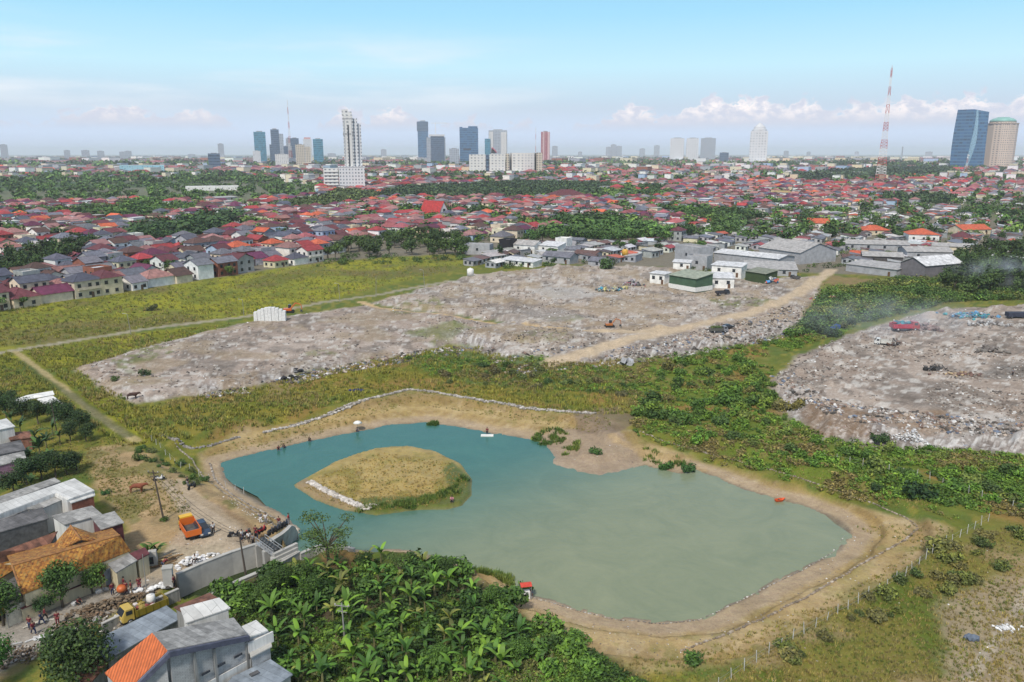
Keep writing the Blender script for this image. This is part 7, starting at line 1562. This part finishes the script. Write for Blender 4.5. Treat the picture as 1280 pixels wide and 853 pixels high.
# --- banana garden
gpoly = [(268, 752), (300, 735), (345, 722), (400, 716), (440, 702), (520, 702), (585, 722), (630, 770), (655, 815), (640, 862), (560, 870), (375, 870), (352, 838), (340, 800), (325, 775)]
GL = [('the concrete garden pole', 431, 796), ('the thin pond-side tree', 411, 708), ('the white back annex', 330, 800), ('the near shore food stall', 640, 750), ('the canal kerb', 290, 735), ("the picture's bottom edge", 480, 853), ('the bare garden bank', 540, 705)]
gi = []; pts = []; tries = 0
while len(pts) < 115 and tries < 9000:
    tries += 1; u, v = rn.uniform(262, 660), rn.uniform(700, 872)
    if inpoly(u, v, gpoly) and all((u - a) ** 2 + ((v - b_) * 1.4) ** 2 > 13.5 ** 2 for a, b_ in pts): pts.append((u, v))
for i, (u, v) in enumerate(pts):
    p = G(u, v); t = rn.random(); f = rn.choice([('deep green', (.05, .115, .02, 1)), ('bright green', (.11, .21, .03, 1)), ('deep green', (.06, .13, .022, 1)), ('yellowing', (.15, .17, .045, 1)), ('deep green', (.045, .10, .018, 1)), ('bright green', (.09, .18, .026, 1))]); s = rn.choice([rn.uniform(.55, .85), rn.uniform(.8, 1.2)])
    o = plant_banana(rn.randrange(7), p.x, p.y, s, '', 'banana plants in the garden', vary(f[1], .2)); gi.append((o, '%s %sbanana plant' % (f[0], 'tall ' if s > 1.0 else 'small ' if s < .82 else ''), u, v))
def lab(items, lms):
    global LANDMARKS
    keep = LANDMARKS; LANDMARKS = lms; label_by_landmarks(items); LANDMARKS = keep
for (u, v, k, s, c, l) in ((350, 742, 1, .62, (.045, .085, .02, 1), 'dark rounded tree nearest the canal kerb'), (376, 735, 3, .7, (.055, .10, .022, 1), 'green rounded tree left of the pond-side feathery tree'), (392, 752, 1, .6, (.05, .10, .02, 1), 'dense tree below the pond-side feathery tree'), (330, 758, 3, .62, (.06, .11, .024, 1), 'low tree just above the white back annex'), (455, 712, 3, .5, (.035, .07, .018, 1), 'small dark tree behind the bananas by the pond kerb'), (560, 722, 3, .52, (.045, .085, .02, 1), 'small dark tree at the shore end of the banana garden'), (618, 760, 3, .55, (.07, .135, .025, 1), 'bright bushy tree at right edge of the banana garden'), (500, 725, 2, .55, (.08, .13, .03, 1), 'thin light tree among bananas near the bare bank'), (545, 835, 3, .5, (.075, .15, .026, 1), 'bright rounded tree low in the banana garden'), (650, 830, 1, .5, (.07, .14, .025, 1), 'bright tree at the bottom right of the garden')):
    near_tree(k, u, v, s, c, l, 'small trees in the banana garden')
lab(left_items, NL); lab(gi, GL)
gb = []
for _ in range(80):
    u, v = rn.choice([(rn.uniform(300, 640), rn.uniform(720, 850)), (rn.uniform(335, 425), rn.uniform(715, 755)), (rn.uniform(270, 345), rn.uniform(742, 765)), (rn.uniform(440, 590), rn.uniform(705, 735)), (rn.uniform(590, 660), rn.uniform(735, 800)), (rn.uniform(640, 740), rn.uniform(790, 850))])
    p = G(u, v); s = rn.uniform(1.2, 2.3); c = rn.choice([(.04, .08, .018, 1), (.06, .12, .024, 1), (.085, .165, .028, 1)]); o = plant_bush(p.x, p.y, s, '', vary(c, .2), 'bushes in the banana garden'); gb.append((o, '%s %sbush' % ('dark green' if c[1] < .1 else 'mid green' if c[1] < .14 else 'fresh green', 'big ' if s > 1.9 else 'low ' if s < 1.5 else ''), u, v))
lab(gb, GL)
# --- single bushes round the pond and along the green strip
for (u, v, s, c, l) in ((745, 566, 1.3, (.06, .13, .03, 1), 'round green reed bush on the grey spit'), (832, 585, 1.5, (.045, .11, .025, 1), 'left of two dark reed bushes in the water edge'), (858, 588, 1.5, (.04, .10, .025, 1), 'right of two dark reed bushes in the water edge'), (1150, 625, 3.0, (.025, .055, .018, 1), 'large dark bush above the east bank'), (1093, 612, 1.4, (.03, .06, .02, 1), 'small dark bush left of the large dark bush'), (1096, 555, 2.0, (.035, .07, .02, 1), 'dark bush on the green slope below the right tip'), (755, 336, 5.2, (.045, .09, .025, 1), 'big dense bush at the edge of the middle tip'),
                       (1165, 690, 2.2, (.16, .17, .05, 1), 'olive grass bush at the lower right bank'), (1188, 702, 1.6, (.14, .16, .04, 1), 'second olive grass bush below the first one, right bank'), (862, 828, 1.5, (.06, .12, .025, 1), 'green bush at the bottom shore below the pond'), (205, 651, .8, (.05, .09, .02, 1), 'small bush round the foot of the tall leaning pole'), (181, 470, 1.6, (.05, .08, .035, 1), 'dark low bush on the grey lot, right one'), (146, 475, 1.3, (.07, .11, .03, 1), 'green low bush on the grey lot, left one'), (255, 602, 1.0, (.05, .11, .025, 1), 'bright bush at the yard corner above west shore'), (131, 617, .9, (.045, .11, .03, 1), 'low green bush left of the brown cow'), (190, 388, 2.2, (.08, .09, .04, 1), 'lone dark bush in the yellow-green field')):
    p = G(u, v); plant_bush(p.x, p.y, s, l, c)
SLM = [('the small orange boat', 975, 620), ('the grey spit', 740, 545), ('the white pickup', 1100, 440), ('the creeper shed', 945, 375), ('the crumpled blue tarpaulin', 1042, 415), ('the road bank scrap', 1037, 378), ('the large dark bush', 1150, 620), ('the burnt wreck', 1168, 480), ('the fallen sheet', 782, 458), ('the timber barn', 1140, 352), ('the north stone lining', 600, 480), ('the lower right cloth', 1213, 780), ("the photo's right edge", 1280, 560)]
sb_ = []
for poly, n, s0, s1, cols in (([(800,470),(870,445),(960,425),(975,490),(1010,525),(940,520),(850,530),(790,520)], 70, 1.2, 2.8, [(.08,.15,.028,1),(.055,.10,.024,1),(.13,.20,.035,1),(.15,.14,.05,1)]), ([(800,525),(950,520),(1100,555),(1280,575),(1280,640),(1160,610),(1000,580),(870,548)], 60, 1.0, 2.2, [(.11,.21,.03,1),(.09,.175,.03,1),(.14,.185,.045,1),(.06,.105,.028,1)]), ([(1000,420),(1020,392),(1050,378),(1120,350),(1190,345),(1280,340),(1280,372),(1180,378),(1080,400),(1040,422)], 70, 1.6, 3.6, [(.05,.10,.025,1),(.07,.12,.03,1),(.035,.065,.02,1),(.10,.12,.035,1)]),
                          ([(505,450),(600,445),(700,458),(790,468),(790,496),(690,490),(560,480)], 40, .8, 2.0, [(.06,.11,.025,1),(.045,.08,.022,1),(.10,.13,.04,1),(.12,.11,.05,1)]), ([(1130,720),(1180,690),(1250,655),(1280,660),(1280,700),(1150,760),(1000,820),(940,853),(980,810)], 40, .6, 1.5, [(.12,.14,.035,1),(.07,.10,.03,1),(.15,.14,.05,1)]), ([(150,562),(190,560),(262,602),(240,615),(190,590)], 22, .5, 1.1, [(.06,.11,.025,1),(.1,.12,.04,1)])):
    us = [q[0] for q in poly]; vs = [q[1] for q in poly]; k = 0
    while k < n:
        u, v = rn.uniform(min(us), max(us)), rn.uniform(min(vs), max(vs))
        if not inpoly(u, v, poly): continue
        k += 1; p = G(u, v); s = rn.uniform(s0, s1); c = rn.choice(cols); o = plant_bush(p.x, p.y, s, '', vary(c, .2), 'bushes on the rough ground')
        hue = 'reddish brown' if c[0] > c[1] * 1.2 else 'olive' if c[0] > c[1] * .7 else 'dark green' if c[1] < .085 else 'bright green'
        sb_.append((o, '%s %sbush' % (hue, 'large ' if s > 2.4 else 'small ' if s < 1.1 else ''), u, v))
lab(sb_, SLM)

# ------------------------------------------------------------------ ground cover (stuff)
def npin(u, v, poly):
    c = np.zeros(u.shape, bool); n = len(poly)
    for i in range(n):
        ax, ay = poly[i]; bx, by = poly[(i + 1) % n]; q = (ay > v) != (by > v); c ^= q & (u < (bx - ax) * (v - ay) / (by - ay + 1e-12) + ax)
    return c
def spread(polys, n, seed, keep=None, z=0.0):
    r = np.random.default_rng(seed); X, Y = [], []
    for poly, w in polys:
        m = int(n * w); us = [q[0] for q in poly]; vs = [q[1] for q in poly]; u = r.uniform(min(us), max(us), m * 4); v = r.uniform(min(vs), max(vs), m * 4); k = npin(u, v, poly); u, v = u[k][:m], v[k][:m]
        a = (u - CX) / F; b = -(v - CY) / F; t = (z - H) / (-sp + b * cp); X.append(a * t); Y.append((cp + b * sp) * t)
    X, Y = np.concatenate(X), np.concatenate(Y)
    if keep is not None: k = keep(X, Y); X, Y = X[k], Y[k]
    return X, Y, gz_np(X, Y)
def dist_to(poly): return lambda X, Y: sdist(X, Y, poly)
def cover(name, label, X, Y, Zs, bases, smin, smax, cols, seed, cat='ground cover', flat=1.0, mat=None, cnoise=8.0):
    r = np.random.default_rng(seed); n = len(X); which = r.integers(0, len(bases), n); V_, C_ = [], []
    cols = np.array(cols); f = fbm(X, Y, cnoise, 3, seed); ci = np.clip(((f - .32) / .36 * len(cols)).astype(int) + r.integers(-1, 2, n), 0, len(cols) - 1)
    for b in range(len(bases)):
        k = np.where(which == b)[0]; B = bases[b]; s = r.uniform(smin, smax, len(k))[:, None]; a = r.uniform(0, 6.28, len(k))[:, None]; ca, sa = np.cos(a), np.sin(a)
        x = (B[None, :, 0] * ca - B[None, :, 1] * sa) * s + X[k][:, None]; y = (B[None, :, 0] * sa + B[None, :, 1] * ca) * s + Y[k][:, None]; z = B[None, :, 2] * s * flat + Zs[k][:, None] - .02
        V_.append(np.stack([x, y, z], -1).reshape(-1, 3)); c = cols[ci[k]] * r.uniform(.7, 1.3, (len(k), 1)); C_.append(np.repeat(np.concatenate([c, np.ones((len(k), 1))], 1), len(B), 0))
    V_ = np.concatenate(V_); C_ = np.concatenate(C_)
    o = link(name, np_mesh(name, V_, np.arange(len(V_)).reshape(-1, 4), C_, [mat or LEAFV])); return tag(o, label, cat, kind='stuff')
def tuft(n, seed, lean=.5):
    r = np.random.default_rng(seed); a = r.uniform(0, 6.28, n); d = np.stack([np.cos(a), np.sin(a), np.zeros(n)], 1); sd = np.stack([-d[:, 1], d[:, 0], np.zeros(n)], 1); b0 = r.normal(size=(n, 3)) * [.22, .22, 0]; h = r.uniform(.5, 1.0, n)[:, None]; l = r.uniform(.1, lean, n)[:, None]; w = .07
    return np.stack([b0 - sd * w, b0 + sd * w, b0 + sd * w * .6 + d * l * .5 + [0, 0, 1] * h * .6, b0 + d * l + [0, 0, 1] * h], 1).reshape(-1, 3)
TUFT = [tuft(14, i) for i in range(3)]; CLUMP = [leaf_cloud([(0, 0, .25), (.35, .1, .2), (-.3, .2, .2)], [.4, .35, .35], 26, .17, 200 + i, .7)[0] for i in range(3)]; BIGC = [leaf_cloud([(0, 0, .4), (.4, .1, .35), (-.35, .25, .3), (0, -.35, .3)], [.5, .4, .4, .38], 60, .13, 210 + i, .8)[0] for i in range(3)]
TRK = [PA([(20,440),(60,470),(110,510),(150,538),(172,552)]), PA([(80,488),(105,505),(135,530),(160,548)]), PA([(-300,490),(0,441),(80,428),(160,415),(240,404),(300,397),(400,379),(470,369),(560,352),(640,346)])]
ontrack = lambda X, Y: np.minimum.reduce([sdist(X, Y, t_, False) for t_ in TRK]) > 1.7
dryland = lambda X, Y: ontrack(X, Y) & (sdist(X, Y, WATER) > .3) & (sdist(X, Y, LOT_L) > -1) & (sdist(X, Y, LOT_M) > -1) & (sdist(X, Y, LOT_R) > -1)
X, Y, Zs = spread([([(-40,392),(110,374),(200,360),(330,340),(430,327),(560,320),(590,335),(500,352),(400,378),(300,397),(150,415),(-40,440)], .34), ([(-40,446),(160,420),(300,404),(200,432),(95,462),(170,508),(240,548),(150,560),(100,520),(-20,520)], .3), ([(170,510),(330,482),(490,449),(560,434),(700,442),(780,452),(800,520),(690,512),(515,484),(450,499),(380,518),(260,545)], .36)], 11000, 1, dryland)
cover('field_grass', 'yellow green rough grass on the field and banks', X, Y, Zs, TUFT, .5, 1.15, [(.25,.235,.05), (.20,.21,.04), (.13,.165,.035), (.26,.22,.075)], 1, 'grass')
X, Y, Zs = spread([([(900,855),(1000,790),(1100,735),(1180,680),(1280,655),(1290,853)], .5), ([(650,770),(760,830),(850,815),(980,765),(1080,720),(1140,680),(1060,640),(1150,650),(1200,665),(1180,690),(1000,800),(880,860),(720,860)], .2), ([(250,560),(380,520),(515,486),(760,518),(765,540),(520,500),(350,545)], .15), ([(130,570),(220,600),(240,640),(150,650),(120,610)], .1), ([(800,520),(870,548),(1000,580),(1160,622),(1190,650),(1060,615),(870,560),(790,540)], .18), ([(960,430),(1040,412),(1080,402),(1190,380),(1290,374),(1290,366),(1180,372),(1040,405),(950,425)], .12), ([(150,555),(60,520),(0,560),(0,600),(120,600),(150,640)], .15)], 9000, 2, lambda X, Y: (sdist(X, Y, WATER) > .5) | (sdist(X, Y, ISLAND) < -.6))
cover('bank_grass', 'dry tan and green grass on banks, yard and island', X, Y, Zs, TUFT, .18, .5, [(.28,.225,.08), (.20,.20,.05), (.12,.155,.035), (.24,.20,.08)], 2, 'grass', cnoise=5.0)
X, Y, Zs = spread([([(375,612),(395,598),(470,566),(560,576),(590,612),(520,640),(470,645),(430,640)], 1.0)], 2000, 21, lambda X, Y: sdist(X, Y, ISLAND) < -.5, z=-1.7)
cover('island_grass', 'dry straw grass with green patches on the pond island', X, Y, Zs, TUFT, .15, .42, [(.36,.27,.10), (.30,.23,.085), (.33,.26,.10), (.13,.15,.04), (.36,.27,.11)], 21, 'grass', cnoise=3.0)
X, Y, Zs = spread([([(780,455),(870,438),(960,430),(970,480),(1000,520),(1100,550),(1290,560),(1290,650),(1100,620),(960,585),(860,555),(790,530)], .55), ([(505,447),(640,448),(790,462),(800,495),(690,488),(540,470)], .12), ([(800,522),(870,549),(1000,582),(1160,624),(1200,650),(1060,618),(870,562),(790,542)], .08), ([(960,428),(1040,410),(1080,398),(1060,414),(985,440)], .06)], 8200, 3, lambda X, Y: (sdist(X, Y, WATER) > 1) & (sdist(X, Y, LOT_R) > 0) & (fbm(X, Y, 5, 3, 88) > .33))
cover('creeping_vines', 'bright and dark green creeper mats over the slopes', X, Y, Zs, CLUMP, .6, 1.5, [(.07,.13,.024), (.11,.20,.03), (.14,.235,.034), (.15,.18,.04), (.18,.15,.06)], 3, 'creeper')
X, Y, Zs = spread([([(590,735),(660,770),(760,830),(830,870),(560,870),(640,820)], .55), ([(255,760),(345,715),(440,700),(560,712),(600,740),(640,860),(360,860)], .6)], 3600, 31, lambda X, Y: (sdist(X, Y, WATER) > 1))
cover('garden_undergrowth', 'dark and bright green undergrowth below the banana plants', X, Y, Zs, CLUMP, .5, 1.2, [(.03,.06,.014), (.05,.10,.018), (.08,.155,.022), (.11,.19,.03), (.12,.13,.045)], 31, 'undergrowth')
X, Y, Zs = spread([([(980,424),(1005,405),(1030,365),(1120,350),(1290,338),(1290,374),(1190,378),(1060,408)], 1.0)], 1900, 4)
cover('scrub', 'dense green scrub between the road and right tip', X, Y, Zs, BIGC, 1.6, 3.6, [(.06,.105,.028), (.075,.145,.03), (.10,.165,.035), (.14,.165,.045)], 4, 'scrub')
X, Y, Zs = spread([([(560,320),(600,312),(760,305),(840,306),(840,318),(760,330),(600,340)], .12), ([(840,300),(1060,300),(1280,262),(1285,310),(1060,340),(850,345)], .24), ([(0,345),(120,310),(300,270),(430,300),(420,318),(110,366),(0,382)], .3), ([(395,335),(430,320),(560,322),(600,318),(590,328),(430,332)], .06), ([(420,300),(600,270),(950,262),(1000,280),(700,300),(590,312)], .3)], 1500, 5, lambda X, Y: fbm(X, Y, 14, 3, 12) > .45)
cover('town_shrubs', 'garden shrubs squeezed between the houses and shacks', X, Y, Zs, BIGC, 1.6, 3.8, [(.045,.08,.025), (.06,.11,.03), (.08,.13,.03)], 5, 'shrubs')
X, Y, Zs = spread([([(663,548),(676,541),(698,541),(710,549),(700,556),(676,556)], .2), ([(700,562),(725,556),(722,566),(705,570)], .1), ([(800,566),(838,570),(862,582),(835,586),(805,576)], .12), ([(590,712),(640,720),(640,732),(600,726)], .25), ([(530,527),(548,527),(548,531),(530,532)], .1), ([(440,640),(520,636),(575,618),(586,602),(578,596),(566,612),(520,628),(455,636)], .45)], 1500, 6, lambda X, Y: (fbm(X, Y, 1.6, 3, 91) > .42), z=-2.0)
cover('reeds', 'green reeds fringing the water and the island', X, Y, np.maximum(Zs, WZ - .1), TUFT, .5, 1.0, [(.06,.11,.022), (.09,.16,.03), (.14,.18,.04)], 6, 'reeds')
# rubble and litter
def chips(nv, seed):
    out = []
    r = np.random.default_rng(seed)
    for _ in range(nv):
        s = r.uniform(.25, .6, 3) * [1, 1, .55]; M_ = np.array(Euler(r.uniform(-.6, .6, 3)).to_matrix()); c = np.array([[x, y, z] for z in (-1, 1) for x, y in ((-1, -1), (1, -1), (1, 1), (-1, 1))]) * s * (1 + r.uniform(-.25, .25, (8, 3))); c = c @ M_.T + [0, 0, .15]
        out.append(np.concatenate([c[list(f)] for f in ((3, 2, 1, 0), (4, 5, 6, 7), (0, 1, 5, 4), (1, 2, 6, 5), (2, 3, 7, 6), (3, 0, 4, 7))]))
    return out
CHIP = chips(6, 3); CHM = paint('rubble_chips', src='vert', rough=.9, noise=.2, scale=3)
def lotkeep(sdpoly, thr, s): return lambda X, Y: (sdist(X, Y, sdpoly) < 0) & (fbm(X, Y, s, 3, 5) > thr)
LOTP = [([(95,460),(300,405),(455,382),(745,418),(700,438),(490,445),(250,494),(170,505),(120,482)], .13), ([(460,380),(700,333),(940,350),(1030,348),(1010,412),(760,452),(600,440)], .45), ([(960,468),(1060,412),(1190,380),(1285,376),(1285,556),(1110,548),(985,508)], .4)]
inlots = lambda X, Y: np.minimum.reduce([sdist(X, Y, LOT_L), sdist(X, Y, LOT_M), sdist(X, Y, LOT_R)])
RUBC = [(.10,.085,.075), (.22,.19,.17), (.34,.31,.28), (.28,.25,.22), (.36,.33,.30), (.52,.51,.50), (.20,.15,.12), (.16,.13,.11)]
ROADS = [(PA([(450,374),(475,384),(540,391),(620,402),(700,413),(760,415)], 1.0), 2.2), (PA([(690,452),(740,440),(790,425),(850,412),(920,397),(965,383),(1000,366),(1022,348),(1040,335)], 1.0), 4.5), (PA([(740,414),(800,416),(850,410)], 1.0), 2.6)]
offroad = lambda X, Y: np.logical_and.reduce([sdist(X, Y, r_, False) > w_ for r_, w_ in ROADS])
X, Y, Zs = spread(LOTP, 11000, 7, lambda X, Y: (inlots(X, Y) < .5) & offroad(X, Y) & (fbm(X, Y, 10, 4, 43) > .47)); cover('rubble', 'grey broken rubble and rubbish strewn over the tips', X, Y, Zs, CHIP, .15, .6, RUBC, 7, 'rubble', mat=CHM, cnoise=3.0)
RIM = [([(250,494),(330,478),(420,458),(490,444),(560,430),(620,440),(620,450),(560,445),(490,456),(420,468),(330,490),(260,498)], .3), ([(700,440),(760,432),(850,412),(1000,385),(1040,372),(1050,385),(1010,415),(940,432),(850,448),(760,458),(640,470),(600,455)], .45), ([(962,470),(985,500),(1030,530),(1110,545),(1285,555),(1285,535),(1110,520),(1030,505),(1000,480)], .22)]
X, Y, Zs = spread(RIM, 6500, 8, lambda X, Y: offroad(X, Y) & (fbm(X, Y, 6, 3, 47) > .42)); cover('rim_rubbish', 'tipped rubbish, bags and stones along the tip rims', X, Y, Zs, CHIP, .25, .8, [(.06,.055,.05), (.14,.11,.09), (.24,.21,.19), (.34,.31,.29), (.52,.51,.50), (.22,.15,.12), (.13,.16,.22), (.36,.30,.25)], 8, 'rubbish', mat=CHM, cnoise=2.0)
X, Y, Zs = spread([([(640,770),(740,815),(860,815),(1000,770),(1140,690),(1190,660),(1060,625),(870,566),(770,545),(700,560),(800,587),(1060,665),(1000,715),(870,778),(660,748)], .6), ([(470,692),(600,720),(640,740),(600,735),(500,705)], .15), ([(900,853),(1280,660),(1280,853)], .15), ([(1240,790),(1285,740),(1285,760),(1215,853),(1200,853)], .08), ([(800,470),(1280,560),(1280,620),(900,560)], .15)], 800, 9, lambda X, Y: sdist(X, Y, WATER) > .2)
cover('litter', 'scattered pale litter and pebbles on the shore', X, Y, Zs, CHIP, .06, .2, [(.5,.49,.48), (.36,.32,.27), (.2,.17,.14), (.12,.1,.09), (.28,.22,.16)], 9, 'litter', mat=CHM, cnoise=1.0)
X, Y, Zs = spread([([(290,615),(372,662),(372,672),(325,655),(270,615)], .5), ([(210,640),(300,660),(290,690),(200,730),(120,760),(60,790),(100,750),(200,700)], .5)], 260, 10, lambda X, Y: sdist(X, Y, WATER) > .2); cover('yard_pebbles', 'small stones scattered on the yard and lane', X, Y, Zs, CHIP, .08, .25, [(.4,.36,.3), (.2,.16,.12), (.55,.53,.5)], 10, 'stones', mat=CHM, cnoise=1.0)
# smoke drifting off the right tip
def smoke(label, u, v, ext, dens, dz, seed):
    p = G(u, v); b = MB(); b.blob((0, 0, 0), ext, seed, 1, .04, 3); m = bpy.data.materials.new('smoke'); m.use_nodes = True; n = m.node_tree; n.nodes.clear(); o_ = n.nodes.new('ShaderNodeOutputMaterial'); v_ = n.nodes.new('ShaderNodeVolumePrincipled'); v_.inputs['Color'].default_value = (.85, .9, 1, 1)
    t = n.nodes.new('ShaderNodeTexCoord'); mp_ = nd(n, 'ShaderNodeMapping'); mp_.inputs['Scale'].default_value = tuple(1 / e for e in ext); n.links.new(t.outputs['Object'], mp_.inputs[0]); gr = nd(n, 'ShaderNodeTexGradient', gradient_type='SPHERICAL'); n.links.new(mp_.outputs[0], gr.inputs[0]); nz = nd(n, 'ShaderNodeTexNoise', Scale=.16, Detail=3.0); n.links.new(t.outputs['Object'], nz.inputs['Vector']); n.links.new(ramp(n, nz.outputs['Fac'], [(.42, g4(0)), (.75, g4(1))]), (mm := n.nodes.new('ShaderNodeMath')).inputs[0]); mm.operation = 'MULTIPLY'; mm.inputs[1].default_value = dens; m2_ = n.nodes.new('ShaderNodeMath'); m2_.operation = 'MULTIPLY'; n.links.new(mm.outputs[0], m2_.inputs[0]); n.links.new(gr.outputs['Fac'], m2_.inputs[1])
    n.links.new(m2_.outputs[0], v_.inputs['Density']); n.links.new(v_.outputs[0], o_.inputs['Volume']); q = b.build('smoke', m); q.location = p + Vector((0, 0, dz)); return tag(q, label, 'smoke', kind='stuff')
smoke('thin blue grey smoke drifting over the right tip', 1110, 420, (34, 20, 8), .045, 5, 1); smoke('faint blue smoke over the shrubs at the right edge', 1262, 362, (28, 18, 9), .08, 6, 2)
# ------------------------------------------------------------------ haze
b = MB(); b.box((0, 19900, 131), (90000, 40300, 274))
hm = bpy.data.materials.new('haze'); hm.use_nodes = True; hn = hm.node_tree; hn.nodes.clear()
ho = hn.nodes.new('ShaderNodeOutputMaterial'); hv = hn.nodes.new('ShaderNodeVolumePrincipled')
hv.inputs['Color'].default_value = (.86, .93, 1.0, 1); hv.inputs['Density'].default_value = 0.000065; hv.inputs['Anisotropy'].default_value = 0.0
hn.links.new(hv.outputs[0], ho.inputs['Volume'])
o = b.build('haze', hm); tag(o, 'pale blue haze lying over the far city', 'haze', kind='stuff')
